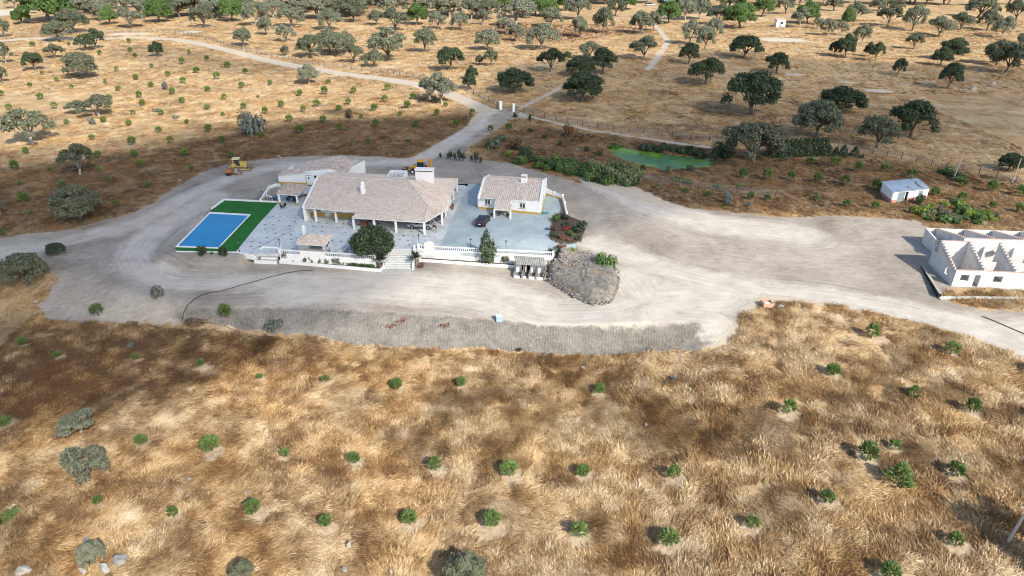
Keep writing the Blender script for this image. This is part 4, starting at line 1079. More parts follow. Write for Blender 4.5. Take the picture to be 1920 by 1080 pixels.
# conifers of the hedge
def cone_mesh(seed):
    R = np.random.RandomState(seed)
    n = 420; z = R.uniform(0, 1, n) ** 1.3; t = R.uniform(0, 6.28, n); r = (1 - z) * 0.5 + 0.06
    r = r * R.uniform(0.7, 1.12, n)
    p = np.stack([r * np.cos(t), r * np.sin(t), 0.08 + z * 0.95], 1); nn = np.stack([np.cos(t), np.sin(t), 0.3 + 0 * t], 1)
    V, F = cards(p, nn, 0.045, 0.06, R)
    return mesh_np('foliage', V, F, L_DARK, 4)
CONES = [cone_mesh(i) for i in (401, 402, 403)]
hedge = [(1446 + i * 8.3, 293 - 0.25 * i, 30) for i in range(13)]
for i, (px, py, h) in enumerate(hedge + [(1566, 292, 16), (1580, 293, 20), (1602, 293, 18), (1616, 297, 9)]):
    x, y, z = gpz(px, py); s = pxm(x, y, z)
    lb = f'dark conifer of the clipped hedge, {nth(i)} from the left' if i < 13 else f'loose dark conifer right of the hedge, {nth(i - 13)} from the hedge'
    t = thing('conifer', lb, 'conifer', (x, y, z - 0.05), rng.uniform(0, 6), 'conifers of the hedge' if i < 13 else 'loose conifers beside the hedge')
    hh = h / s / 0.95; t.scale = (hh * (0.8 if i < 13 else 0.95),) * 2 + (hh,)
    link('stem', STEM, t); link('foliage', CONES[i % 3], t)
for i, (px, py, h) in enumerate([(826, 297, 12), (840, 300, 14), (845, 299, 18), (853, 301, 17), (862, 302, 24), (869, 302, 17), (884, 302, 12), (893, 305, 22), (901, 307, 14)]):
    x, y, z = gpz(px, py); s = pxm(x, y, z); hh = h / s / 0.95
    t = thing('young_tree', f'slim dark young tree on the turn of the drive, {nth(i)} from the left', 'young tree', (x, y, z), rng.uniform(0, 6), 'slim young trees on the turn of the drive')
    t.scale = (hh * 0.62, hh * 0.62, hh)
    mb = STEM
    link('stem', mb, t); f = link('foliage', BUSH.setdefault((L_DARK.name, 0, 0.8), bush_mesh(100, L_DARK, 7, 0.8)), t)
    f.location = (0, 0, 0.22); f.scale = (0.42, 0.42, 0.85)
# spiky palms by the drive
def palm_mesh(seed):
    R = np.random.RandomState(seed); vs, fs = [], []
    for i in range(44):
        a = R.uniform(0, 6.28); e = R.uniform(-0.2, 1.3); d = np.array([math.cos(a) * math.cos(e), math.sin(a) * math.cos(e), math.sin(e)])
        s = np.cross(d, [0, 0, 1]); s /= np.linalg.norm(s) + 1e-6
        b = len(vs); c = np.array([0, 0, 0.55])
        vs += [c - s * 0.03, c + s * 0.03, c + d * 0.3 + s * 0.05, c + d * 0.3 - s * 0.05, c + d * 0.62 - np.array([0, 0, 0.06])]
        fs += [(b, b + 1, b + 2), (b, b + 2, b + 3), (b + 3, b + 2, b + 4)]
    me = bpy.data.meshes.new('fronds'); me.from_pydata([tuple(v) for v in vs], [], fs); me.materials.append(L_DARK); return me
PALM = palm_mesh(5)
def palm(label, px, py, w, loc=None, mat=None):
    x, y, z = loc or gpz(px, py)
    t = thing('spiky_palm', label, 'palm', (x, y, z), rng.uniform(0, 6)); s = w / pxm(x, y, z) / 1.1
    t.scale = (s, s, s * 1.1); link('stem', STEM, t); link('fronds', PALM, t)
palm('spiky dark palm on the drive junction, the left one', 965, 229, 18)
palm('spiky dark palm on the drive junction, the right one', 994, 233, 18)

# boulders
STONE = plain('boulder', (0.33, 0.31, 0.275), 0.95, 0.45, 2.2, bump=0.8, dirt=(0.16, 0.15, 0.13), dirt_amt=0.6)
def rock_mesh(seed, mat=STONE, sub=2, name='boulder'):
    import bmesh
    R = np.random.RandomState(seed); bm = bmesh.new()
    bmesh.ops.create_icosphere(bm, subdivisions=sub, radius=0.5)
    off = R.uniform(0, 50, 3)
    pl = [(sphere_dirs(1, R)[0], R.uniform(0.2, 0.42)) for _ in range(11)]
    for v in bm.verts:
        p = np.array(v.co)
        for n_, d_ in pl:
            k = p @ n_ - d_
            if k > 0: p = p - n_ * k
        v.co = Vector(p * (1 + 0.12 * (float(vnoise(p[0] * 5 + off[0], p[1] * 5 + p[2] * 4 + off[1], 3)) - 0.5)))
    me = bpy.data.meshes.new(name); bm.to_mesh(me); bm.free(); me.materials.append(mat); return me
ROCKS = [rock_mesh(500 + i) for i in range(5)]
for i, (lb, px, py, w, h) in enumerate([('pale boulder above the small oak at lower left', 163, 1016, 22, 18), ('largest pale cracked boulder right of the small oak at lower left', 230, 1056, 36, 38), ('pale boulder directly under the small oak at lower left', 198, 1070, 26, 34),
        ('grey boulder left under the small oak at lower left', 158, 1074, 20, 26), ('dark grey boulder at the lower left corner', 44, 1074, 32, 20), ('tall white standing stone in the front straw', 655, 1026, 15, 30), ('white stone cut by the lower edge below the standing stone', 648, 1072, 14, 26),
        ('small white stone near the lower edge right of the standing stone', 733, 1074, 9, 16), ('small pale stone in straw above the standing stone', 715, 907, 10, 10), ('upper small pale stone right of the lower large oak', 355, 901, 10, 11), ('lower small pale stone right of the lower large oak', 337, 922, 7, 18),
        ('pale stone just above a young pine at lower left', 470, 924, 12, 12), ('pale stone in the brown straw patch', 1211, 799, 9, 12), ('flat white slab under the striped bank', 1095, 691, 14, 8), ('left pale boulder on the brown slope near the right edge', 1823, 168, 15, 9), ('right pale boulder on the brown slope near the right edge', 1860, 158, 16, 10),
        ('white litter stone above the wet strip', 1083, 281, 10, 4), ('pale stone on the yard edge below the left oak', 67, 566, 9, 7), ('pale stone pile beside the upper left road bank', 523, 294, 9, 6), ('small pale stone by the left road junction', 336, 340, 8, 6), ('small stone on the road side above the bulldozer track', 527, 297, 6, 5),
        ('flat grey stone beside the brick box', 1466, 576, 17, 10)]):
    x, y, z = gpz(px, py); s = pxm(x, y, z)
    o = link('boulder', ROCKS[i % 5], None, (x, y, z + 0.12 * h / s)); o.scale = (w / s * 1.1, w / s * 0.8, h / s * 1.1 if h > w else h / s * 1.3)
    o.rotation_euler = (0, 0, rng.uniform(-0.5, 0.5)); tag(o, lb, 'boulder')

# ------------------------------------------------------------------ buildings
WHITE = plain('white_render', (0.80, 0.80, 0.78), 0.85, 0.05, 0.7, dirt=(0.55, 0.53, 0.48), dirt_amt=0.25)
OCHRE = plain('ochre_paint', (0.52, 0.33, 0.07), 0.85, 0.12, 1.0)
DARKM = plain('dark_void', (0.02, 0.02, 0.022), 0.9)
GLASS = plain('window_glass', (0.03, 0.038, 0.045), 0.1, 0.2, 1.0, spec=0.6)
GREYP = plain('grey_frame', (0.30, 0.29, 0.28), 0.7)
SHUT = plain('pale_shutter', (0.62, 0.65, 0.68), 0.7)
WOOD = plain('brown_wood', (0.17, 0.085, 0.045), 0.7, 0.3, 3.0)
BLACKM = plain('black_metal', (0.018, 0.018, 0.02), 0.5)
CREAM = plain('stone_trim', (0.42, 0.37, 0.31), 0.85)

def tile_material(name, stops, grime):
    g = G(name)
    rnd = g.n('ShaderNodeNewGeometry').outputs['Random Per Island']
    P = g.pos()
    f = g.math('ADD', g.math('MULTIPLY', rnd, 0.6), g.math('MULTIPLY', g.noise(P, 0.5, 4), 0.4))
    c = g.ramp(f, stops)
    c = g.mix(g.math('MULTIPLY', g.step(g.noise(P, 0.35, 6, 0.7), 0.5, 0.72), grime), c, (0.22, 0.19, 0.165))
    return g.surf(c, 0.9, None, 0, 0.2)
TILE = tile_material('roof_tile', [(0.2, (0.52, 0.425, 0.345)), (0.5, (0.63, 0.53, 0.445)), (0.85, (0.71, 0.615, 0.525))], 0.18)
TILE_OLD = tile_material('weathered_roof_tile', [(0.2, (0.35, 0.29, 0.25)), (0.5, (0.49, 0.41, 0.35)), (0.85, (0.62, 0.53, 0.46))], 0.6)
TILE_ROSE = tile_material('rosy_roof_tile', [(0.2, (0.50, 0.40, 0.335)), (0.5, (0.62, 0.515, 0.44)), (0.85, (0.72, 0.62, 0.54))], 0.1)

def ray_plane(px, py, a, b, c):
    u = (px - 960) / FPX; v = (540 - py) / FPX
    d = Vector((u, CP + v * SP, -SP + v * CP)); o = Vector((0, 0, CAM_H))
    n = (Vector(b) - Vector(a)).cross(Vector(c) - Vector(a))
    t = (Vector(a) - o).dot(n) / d.dot(n)
    return tuple(o + d * t)
def at3(px, py, z): return (*at(px, py, z), z)

def roof_plane(tiles, slab, poly, ea, eb, col=0.36, course=0.42, arc=0.075, lift=0.02):
    """barrel tiles in columns running up the slope from the eave direction ea-eb, each tile a separate shell"""
    A = Vector(poly[0]); e = (Vector(eb) - Vector(ea)); 
    n = Vector((0, 0, 0))
    for i in range(1, len(poly) - 1): n += (Vector(poly[i]) - A).cross(Vector(poly[i + 1]) - A)
    if n.z < 0: n = -n
    n.normalize(); e = (e - n * e.dot(n)).normalized(); s = n.cross(e)
    if s.z < 0: s = -s; 
    slab.slab([tuple(Vector(p) - n * 0.03) for p in (poly if (Vector(poly[1]) - A).cross(Vector(poly[2]) - A).dot(n) > 0 else poly[::-1])], 0.14)
    q = [((Vector(p) - A).dot(e), (Vector(p) - A).dot(s)) for p in poly]
    x = min(p[0] for p in q) + col / 2; xm = max(p[0] for p in q)
    while x < xm:
        hit = []
        for i in range(len(q)):
            (x0, y0), (x1, y1) = q[i], q[(i + 1) % len(q)]
            if (x0 > x) != (x1 > x): hit.append(y0 + (y1 - y0) * (x - x0) / (x1 - x0))
        hit.sort()
        for k in range(0, len(hit) - 1, 2):
            s0, s1 = hit[k] - 0.06, hit[k + 1]
            m = max(1, round((s1 - s0) / course)); dl = (s1 - s0) / m
            for j in range(m):
                a0, a1 = s0 + j * dl, s0 + (j + 1) * dl + 0.04
                jx = rng.uniform(-0.012, 0.012)
                vs = []
                for (sv, hz, ww) in ((a0, lift + 0.035, 1.0), (a1, lift, 0.86)):
                    for (cx, cz) in ((-0.5, 0), (-0.24, 0.85), (0.24, 0.85), (0.5, 0)):
                        p = A + e * (x + jx + cx * col * 0.86 * ww) + s * sv + n * (hz + cz * arc)
                        vs.append(tuple(p))
                tiles.add(vs, [(0, 1, 5, 4), (1, 2, 6, 5), (2, 3, 7, 6)] + ([(0, 3, 2, 1)] if j == 0 else []))
        x += col
def ridge_caps(mb, p, q, r=0.16, step=0.45):
    p, q = Vector(p), Vector(q); L = (q - p).length; n = max(1, int(L / step)); d = (q - p) / n
    side = Vector((d.y, -d.x, 0)).normalized()
    for i in range(n):
        a = p + d * i; b = p + d * (i + 1.06); vs = []
        for c, k in ((a, 1.0), (b, 0.85)):
            for t in (0, 0.8, 1.57, 2.34, 3.14): vs.append(tuple(c + side * math.cos(t) * r * k + Vector((0, 0, math.sin(t) * r * 0.8 * k + 0.05))))
        mb.add(vs, [(j, j + 1, j + 6, j + 5) for j in range(4)] + [(0, 1, 2, 3, 4)])
def make_roof(root, planes, ridges, mat, slab_mat=WHITE, **kw):
    sl, ti = MB(), MB()
    for poly, a, b in planes: roof_plane(ti, sl, poly, a, b, **kw)
    for p, q in ridges: ridge_caps(ti, p, q)
    r = sl.build('roof', slab_mat, root)
    tag(ti.build('roof_tiles', mat, r), kind='stuff')
    return r

def wall_open(mb, p0, p1, z0, z1, t, ops, mi=0):
    """straight wall with rectangular openings (s0, s1, za, zb) measured along it"""
    L = math.hypot(p1[0] - p0[0], p1[1] - p0[1]); ux, uy = (p1[0] - p0[0]) / L, (p1[1] - p0[1]) / L
    pt = lambda s: (p0[0] + ux * s, p0[1] + uy * s)
    s = 0
    for a, b, za, zb in sorted(ops):
        if a > s: mb.seg(pt(s), pt(a), z0, z1, t, mi)
        if za > z0: mb.seg(pt(a), pt(b), z0, za, t, mi)
        if zb < z1: mb.seg(pt(a), pt(b), zb, z1, t, mi)
        s = b
    if s < L: mb.seg(pt(s), pt(L), z0, z1, t, mi)

def lerp2(a, b, t): return (a[0] + (b[0] - a[0]) * t, a[1] + (b[1] - a[1]) * t)

def window_unit(root, p0, p1, s, zc, w, h, out=0.03, panes=2, frame=WHITE, name='window', sill=CREAM, glass=GLASS):
    """window set on a wall line p0-p1 at distance s: glass panes, frame, lintel and sill"""
    L = math.hypot(p1[0] - p0[0], p1[1] - p0[1]); t0, t1 = (s - w / 2) / L, (s + w / 2) / L
    a, b = lerp2(p0, p1, t0), lerp2(p0, p1, t1)
    f = MB()
    f.seg(a, b, zc - h / 2, zc - h / 2 + 0.08, 0.1, off=-out); f.seg(a, b, zc + h / 2 - 0.08, zc + h / 2, 0.1, off=-out)
    for k in range(panes + 1):
        c = lerp2(a, b, k / panes); d = lerp2(a, b, min(1, k / panes + 0.09 / w)) if k < panes else lerp2(a, b, 1 - 0.09 / w)
        f.seg(c, d, zc - h / 2 + 0.081, zc + h / 2 - 0.081, 0.1, off=-out)
    wdo = f.build(name, frame, root)
    for k in range(panes):
        m = MB(); m.seg(lerp2(a, b, (k + 0.09) / panes), lerp2(a, b, (k + 0.99) / panes), zc - h / 2 + 0.06, zc + h / 2 - 0.06, 0.04, off=-out); m.build('pane', glass, wdo)
    if sill:
        m = MB(); m.seg(lerp2(a, b, -0.14), lerp2(a, b, 1.14), zc - h / 2 - 0.14, zc - h / 2 - 0.01, 0.22, off=-out); m.build('sill', sill, wdo)
        m = MB(); m.seg(lerp2(a, b, -0.14), lerp2(a, b, 1.14), zc + h / 2 + 0.01, zc + h / 2 + 0.14, 0.18, off=-out); m.build('lintel', sill, wdo)
    return wdo

# ---- terrace: paving, drive, turf, pool
def paving_material(name, stops, scale):
    g = G(name); P = g.pos()
    f = g.math('ADD', g.math('MULTIPLY', g.noise(P, scale, 5, 0.65, 0.4), 0.65), g.math('MULTIPLY', g.noise(P, 1.3, 4, 0.7), 0.35))
    c = g.ramp(f, stops)
    c = g.mix(g.math('MULTIPLY', g.step(g.noise(P, 0.22, 6, 0.7, 1.0), 0.52, 0.7), 0.45), c, (0.27, 0.265, 0.25))
    return g.surf(c, 0.75, g.bump(g.noise(P, 4.0, 3), 0.2, 0.02), 0, 0.3)
PAVE = paving_material('pale_paving', [(0.35, (0.40, 0.425, 0.425)), (0.5, (0.53, 0.56, 0.56)), (0.65, (0.62, 0.65, 0.645))], 0.3)
DRIVE = paving_material('blue_grey_screed', [(0.35, (0.275, 0.335, 0.345)), (0.5, (0.36, 0.425, 0.435)), (0.65, (0.45, 0.51, 0.515))], 0.18)
split = [(-12.6, 110.6), (-11.6, 122.0), (-10.4, 133.0), (-9.6, 142.5)]
west = [(-44.4, 106.7), (-40.0, 106.75), (-32.0, 105.6), (-23.2, 104.35), (-21.35, 104.4), (-21.3, 108.62), (-17.2, 108.62), (-16.6, 108.4), (-13.6, 107.9)] + split[:1] + split[1:] + [(-48.0, 141.4), (-48.5, 134.0), (-47.9, 130.6), (-48.2, 119.0), (-48.8, 107.6)]
east = [(-13.55, 107.9), (-5.3, 106.5), (6.0, 105.75), (10.9, 107.7), (11.5, 110.4), (10.1, 112.9), (8.3, 115.9), (8.5, 123.0), (9.5, 126.6), (9.8, 128.5), (9.4, 137.0), (7.4, 140.4), (-5.0, 141.4)] + split[::-1]
R_ = random.Random(3)
mb = MB(); mb.prism(west, -0.6, 0.0)
pav = mb.build('terrace_paving', PAVE); tag(pav, kind='structure')
mb = MB(); mb.prism(east, -0.6, 0.006)
tag(mb.build('screed_drive', DRIVE), kind='structure')
mk = MB()                                          # dark lozenge inlays set in rows over the paving
for px, py in [(350 + 16, 0)]: pass
for r in range(9):
    for k in range(22):
        x = -46.5 + k * 1.55 + (r % 2) * 0.5 + R_.uniform(-0.15, 0.15); y = 107.6 + r * 2.0 - 0.12 * (x + 46) + R_.uniform(-0.1, 0.1)
        if poly_sd(np.array([x]), np.array([y]), west)[0] < 0.5 or R_.random() < 0.42 or x > -13.6: continue
        s = R_.uniform(0.16, 0.26)
        mk.prism([(x - s * 1.4, y), (x, y - s), (x + s * 1.4, y), (x, y + s)], -0.05, 0.006)
for k in range(26):
    x = -38.5 + k * 0.98; y = 118.9 - 0.13 * (x + 38.5)
    if -29.6 < x < -28: continue
    if x > -28.5: y -= 2.0
    mk.prism([(x - 0.2, y), (x, y - 0.16), (x + 0.2, y), (x, y + 0.16)], -0.05, 0.006)
tag(mk.build('inlays', plain('dark_inlay', (0.13, 0.13, 0.13), 0.8), pav), kind='stuff')
mb = MB(); mb.seg((-40.4, 117.0), (-45.2, 108.4), -0.05, 0.012, 0.22)
mb.build('drain_strip', plain('drain_strip', (0.30, 0.31, 0.31), 0.8), pav)

TURF_M = (lambda g: g.surf(g.ramp(g.math('ADD', g.math('MULTIPLY', g.noise(g.pos(), 0.5, 4), 0.5), g.math('MULTIPLY', g.noise(g.pos(), 9.0, 3), 0.5)), [(0.3, (0.018, 0.105, 0.022)), (0.7, (0.036, 0.175, 0.036))]), 0.9, g.bump(g.noise(g.pos(), 14.0, 2), 0.5, 0.02), 0, 0.1))(G('artificial_turf'))
pc = (sum(p[0] for p in po) / 4, sum(p[1] for p in po) / 4)
inn = [lerp2(p, pc, 0.055) for p in po]
turf_out = [at(*p) for p in [(332, 470), (442.5, 471.5), (482, 423), (521, 380.6), (421, 375.8), (398.5, 391), (393.5, 398)]]
# turf split round the pool, so no sheet lies under the water
sw, nw, ne, se = po
tl = [turf_out[0], turf_out[1], se, sw]
tr = [turf_out[1], turf_out[2], turf_out[3], ne, se]
tt = [turf_out[3], turf_out[4], turf_out[5], turf_out[6], nw, ne]
mb = MB()
for poly in (tl, tr, tt): mb.prism(poly, -0.5, 0.02)
tag(mb.build('artificial_turf', TURF_M), kind='structure')
pool = thing('swimming_pool', 'blue rectangular swimming pool with white coping on green turf', 'swimming pool', (*pc, 0), world_parts=True)
cop = MB()
for i in range(4): 
    a, b = po[i], po[(i + 1) % 4]; c, d = inn[(i + 1) % 4], inn[i]
    cop.prism([a, b, c, d], -1.6, 0.09)
cop.build('coping', WHITE, pool)
mb = MB(); mb.prism(inn, -1.7, -1.55); mb.build('basin_floor', plain('pool_liner', (0.10, 0.34, 0.60), 0.6), pool)
POOLW = (lambda g: g.surf(g.ramp(g.noise(g.pos(), 0.25, 3), [(0.35, (0.002, 0.195, 0.42)), (0.65, (0.003, 0.235, 0.48))]), 0.2, g.bump(g.noise(g.pos(), 2.6, 3), 0.15, 0.03), 0, 0.15))(G('pool_water'))
mb = MB(); mb.prism([lerp2(p, pc, 0.057) for p in po], -0.9, -0.06); mb.build('water', POOLW, pool)
kb = thing('pool_kerb', 'white kerb along the rear and left rim of the turf', 'kerb', (*at(420, 376), 0), world_parts=True)
mb = MB(); rim = [at(*p) for p in [(397.5, 391.5), (421, 374.6), (521, 379.6)]]
mb.seg(rim[0], rim[1], -0.4, 0.22, 0.45); mb.seg(rim[1], rim[2], -0.4, 0.221, 0.4); mb.build('kerb_wall', WHITE, kb)
mb = MB(); lo = [at(*p) for p in [(331, 471.5), (443, 473), (475, 478)]]
mb.seg(lo[0], lo[1], -0.9, 0.05, 0.3); mb.seg(lo[1], lo[2], -0.9, 0.051, 0.3); mb.build('edge_wall', WHITE, kb)
mb = MB(); lw = [at(*p) for p in [(489, 378), (506, 353), (519, 348.5), (525, 350)]]
kb2 = thing('low_white_wall', 'low white wall behind the dining gazebo beside the yard', 'wall', (*lw[1], 0), world_parts=True)
for i in range(3): mb.seg(lw[i], lw[i + 1], -0.3, 0.55 - 0.001 * i, 0.35)
mb.build('wall', WHITE, kb2)

# ---- balustrades
def baluster_mesh():
    mb = MB(); mb.lathe([(0.055, 0.0), (0.06, 0.05), (0.04, 0.1), (0.075, 0.24), (0.045, 0.42), (0.04, 0.5), (0.06, 0.55), (0.055, 0.6)], 7)
    return mb.mesh('baluster', WHITE, smooth=True)
BAL = baluster_mesh()
def balusters(root, a, b, z, step=0.34):
    L = math.hypot(b[0] - a[0], b[1] - a[1]); n = int(L / step)
    o = ROOT_AT[root.name]
    for i in range(n):
        p = lerp2(a, b, (i + 0.5) / n); link('baluster', BAL, root, (p[0] - o[0], p[1] - o[1], z + 0.16 - o[2]))
def rails(root, a, b, z):
    mb = MB(); mb.seg(a, b, z + 0.02, z + 0.16, 0.26); mb.build('bottom_rail', WHITE, root)
    mb = MB(); mb.seg(a, b, z + 0.76, z + 0.88, 0.27); mb.build('top_rail', WHITE, root)
def pier(root, p, z0, z1, s=0.34):
    mb = MB(); mb.box((p[0], p[1], (z0 + z1) / 2), (s, s, z1 - z0), -0.12); mb.box((p[0], p[1], z1 + 0.04), (s + 0.1, s + 0.1, 0.08), -0.12); mb.build('pier', WHITE, root)

LA, LB = at(525, 476.3), at(704, 487.3)
bw = thing('balustrade_wall', 'white balustrade wall left of the front steps with bar counter built in', 'balustrade', (*LA, 0), world_parts=True)
mb = MB(); mb.seg(LA, LB, -2.2, 0.019, 0.36); mb.build('retaining_wall', WHITE, bw)
t1, t2 = (564 - 525) / 179, (611 - 525) / 179
rails(bw, LA, lerp2(LA, LB, t1), 0); balusters(bw, LA, lerp2(LA, LB, t1), 0)
mb = MB(); mb.seg(lerp2(LA, LB, t1 + 0.001), lerp2(LA, LB, t2 - 0.001), 0.021, 1.0, 0.38); mb.build('counter_wall', WHITE, bw)
mb = MB(); mb.seg(lerp2(LA, LB, t1), lerp2(LA, LB, t2), 1.001, 1.07, 0.6, off=0.1); mb.build('counter_top', CREAM, bw)
rails(bw, lerp2(LA, LB, t2), LB, 0); balusters(bw, lerp2(LA, LB, t2), LB, 0)
pier(bw, LA, 0.02, 0.95); pier(bw, LB, 0.02, 0.95)
RA, RM, RB = at(785, 466.5), at(814, 470), at(1037, 481.5)
br = thing('balustrade_wall', 'long white balustrade wall right of the front steps with scalloped panel', 'balustrade', (*RA, 0), world_parts=True)
mb = MB(); mb.seg(RA, RM, -2.2, 0.019, 0.36); mb.seg(RM, RB, -2.2, 0.0185, 0.36); mb.build('retaining_wall', WHITE, br)
pm = at(796, 468)
rails(br, RA, pm, 0); balusters(br, RA, pm, 0); rails(br, RM, RB, 0); balusters(br, RM, RB, 0)
pier(br, RA, 0.02, 0.95); pier(br, RB, 0.02, 0.95); pier(br, at(903, 475), 0.02, 0.94)
mb = MB()                                             # scalloped ornamental panel
prof = [(0, 0)]; Wp = math.hypot(RM[0] - pm[0], RM[1] - pm[1])
for k in range(25):
    s = k / 24; zz = 1.05 + 0.55 * math.sin(math.pi * s) ** 0.6 + 0.10 * abs(math.sin(math.pi * s * 4))
    prof.append((s * Wp, zz))
prof.append((Wp, 0))
m2 = MB(); m2.extrude([(p[0], p[1] + 0.02) for p in prof], -0.2, 0.2)
ang = math.atan2(RM[1] - pm[1], RM[0] - pm[0]); R2 = Matrix.Rotation(ang, 3, 'Z')
mb.add([tuple(R2 @ Vector(v) + Vector((pm[0], pm[1], 0))) for v in m2.v], m2.f); mb.build('scalloped_panel', WHITE, br)

# planters below the walls
SOIL = plain('planter_soil', (0.085, 0.065, 0.05), 0.95, 0.3, 3.0)
def planter(label, a, b, z, depth, wall_to):
    t = thing('planter', label, 'planter', (*a, z), world_parts=True)
    mb = MB(); mb.seg(a, b, z - 1.2, z, 0.26)
    d = Vector((b[0] - a[0], b[1] - a[1])).normalized(); n = Vector((-d.y, d.x)) * depth
    mb.seg(a, (a[0] + n.x, a[1] + n.y), z - 1.2, z - 0.002, 0.24); mb.seg(b, (b[0] + n.x, b[1] + n.y), z - 1.2, z - 0.002, 0.24)
    mb.build('kerb_wall', WHITE, t)
    mb = MB(); mb.prism([(a[0] - 0.02, a[1] + 0.1), b, (b[0] + n.x, b[1] + n.y), (a[0] + n.x, a[1] + n.y)], z - 1.0, z - 0.12); mb.build('soil', SOIL, t)
PA, PB = at(524, 488.5, -1.1), at(713, 504.5, -1.1)
planter('long white planter under the left balustrade filled with low plants', PA, PB, -1.1, 1.1, None)
QA, QB = at(786, 485.5, -1.15), at(966, 498, -1.15)
planter('long white planter kerb under the right balustrade, mostly bare', QA, QB, -1.15, 0.8, None)

# ---- steps
CONC = plain('step_concrete', (0.50, 0.49, 0.46), 0.85, 0.2, 2.0, dirt=(0.25, 0.24, 0.22), dirt_amt=0.4)
st = thing('front_steps', 'wide flight of pale steps down from the terrace between the balustrades', 'steps', (-19.2, 104.2, -1.6), world_parts=True)
N = 9
for i in range(N):
    y1 = 108.75 - i * 0.53; z1 = -0.02 - (i + 1) * 1.58 / (N + 0.0) + 0.16
    xl = -21.05 - 0.06 * i; xr = -17.25 + 0.03 * i
    m = MB(); m.prism([(xl, y1 - 0.56), (xr, y1 - 0.56), (xr, y1), (xl, y1)], z1 - 0.9, z1 - 0.05); m.build('step', CONC, st)
    m = MB(); m.prism([(xl, y1 - 0.58), (xr, y1 - 0.58), (xr, y1 - 0.2), (xl, y1 - 0.2)], z1 - 0.049, z1); m.build('nosing', WHITE, st)
m = MB(); m.seg((-21.3, 108.9), (-21.75, 103.9), -2.2, 0.85, 0.3, z1b=-0.85, z0b=-2.2); m.build('side_wall', WHITE, st)
m = MB(); m.seg((-17.0, 108.7), (-16.75, 103.6), -2.2, 0.75, 0.3, z1b=-0.9, z0b=-2.2); m.build('side_wall', WHITE, st)
m = MB(); m.prism([(-22.2, 102.2), (-16.9, 102.2), (-16.9, 103.95), (-21.6, 103.95)], -1.9, -1.54); m.build('landing', CONC, st)
m = MB(); m.seg((-21.3, 108.9), (-21.75, 103.9), 0.9, 1.0, 0.05, z1b=-0.7, z0b=-0.8, off=0.2); m.build('handrail', BLACKM, st)
s2 = thing('side_steps', 'short white steps beside the left end of the balustrade', 'steps', (*at(507, 478), 0), world_parts=True)
b0, b1 = at(494, 466), at(523, 467.5)
for i in range(4):
    m = MB(); z1 = -0.18 - i * 0.3
    m.prism([(b0[0] - 0.03 * i, b0[1] - 0.62 * (i + 1)), (b1[0], b1[1] - 0.62 * (i + 1)), (b1[0], b1[1] - 0.62 * i), (b0[0] - 0.03 * i, b0[1] - 0.62 * i)], z1 - 1.4, z1); m.build('step', CONC if i % 2 else WHITE, s2)
m = MB(); m.seg((b0[0] - 0.2, b0[1] + 0.4), (b0[0] - 1.0, b0[1] - 2.3), -1.8, 0.25, 0.35, z1b=-0.55); m.build('side_wall', WHITE, s2)
m = MB(); m.seg((b0[0] - 0.2, b0[1] + 0.6), (b1[0] + 0.3, b1[1] + 0.5), -0.5, 0.16, 0.3); m.build('rear_wall', WHITE, s2)
m = MB(); m.seg((b1[0] + 0.25, b1[1] + 0.4), (LA[0] + 0.1, LA[1] + 0.2), -1.5, 0.55, 0.3); m.build('end_wall', WHITE, s2)
m = MB(); m.seg((b0[0] - 1.0, b0[1] - 2.5), (b1[0] + 0.2, b1[1] - 2.6), -1.8, -1.05, 0.25); m.build('front_kerb', WHITE, s2)

# ---- main house
R1, R2_ = at3(597.5, 330, 5.2), at3(766, 340, 5.2)
E1 = at3(569, 388.5, 2.95)
fp = (R1, R2_, E1)
E2, P1, P2, BND = ray_plane(667, 397, *fp), ray_plane(661, 407.5, *fp), ray_plane(796, 416.5, *fp), ray_plane(803, 387, *fp)
CR = at3(859, 335.5, 2.55)
rp = (R2_, BND, CR)
QC = ray_plane(832.5, 395.5, *rp)
RL = at3(622, 322.5, 2.9)
house = thing('main_house', 'long low white farmhouse with pale tiled hip roof and porch columns', 'house', (-28.0, 128.0, 0), world_parts=True)
roof = make_roof(house, [([E1, E2, P1, P2, BND, R2_, R1], E1, E2), ([P2, QC, BND], P2, QC), ([QC, CR, R2_, BND], QC, CR), ([CR, RL, R1, R2_], CR, RL)],
          [(R1, R2_), (R2_, BND), (BND, P2), (BND, QC), (R2_, CR)], TILE)
m = MB()
dv = Vector(R1) - Vector(E1)
m.seg(E1[:2], R1[:2], E1[2] - 0.2, E1[2] + 0.16, 0.36, z0b=R1[2] - 0.2, z1b=R1[2] + 0.16, off=0.1)
m.seg(R1[:2], RL[:2], R1[2] - 0.2, R1[2] + 0.159, 0.36, z0b=RL[2] - 0.2, z1b=RL[2] + 0.16, off=0.1)
m.build('gable_coping', WHITE, house)
W = [(-38.9, 123.9), (-28.4, 122.6), (-17.6, 121.3), (-16.2, 136.0), (-38.2, 139.6)]
m = MB(); m.prism(W, -0.3, 2.62)
m.build('wall', WHITE, house)
m = MB(); m.seg((-39.2, 124.2), R1[:2], 2.4, 3.4, 0.3, z1b=5.05); m.seg(R1[:2], (-38.5, 140.8), 2.4, 5.05, 0.29, z1b=2.8); m.seg((-39.25, 121.6), (-38.5, 140.8), -0.3, 2.6, 0.28); m.build('gable_wall', WHITE, house)
m = MB(); m.seg(W[0], W[1], -0.1, 0.85, 0.06, off=-0.03); m.build('plinth', OCHRE, house)
m = MB(); m.seg(W[1], W[2], -0.1, 0.85, 0.06, off=-0.03); m.build('plinth', OCHRE, house)
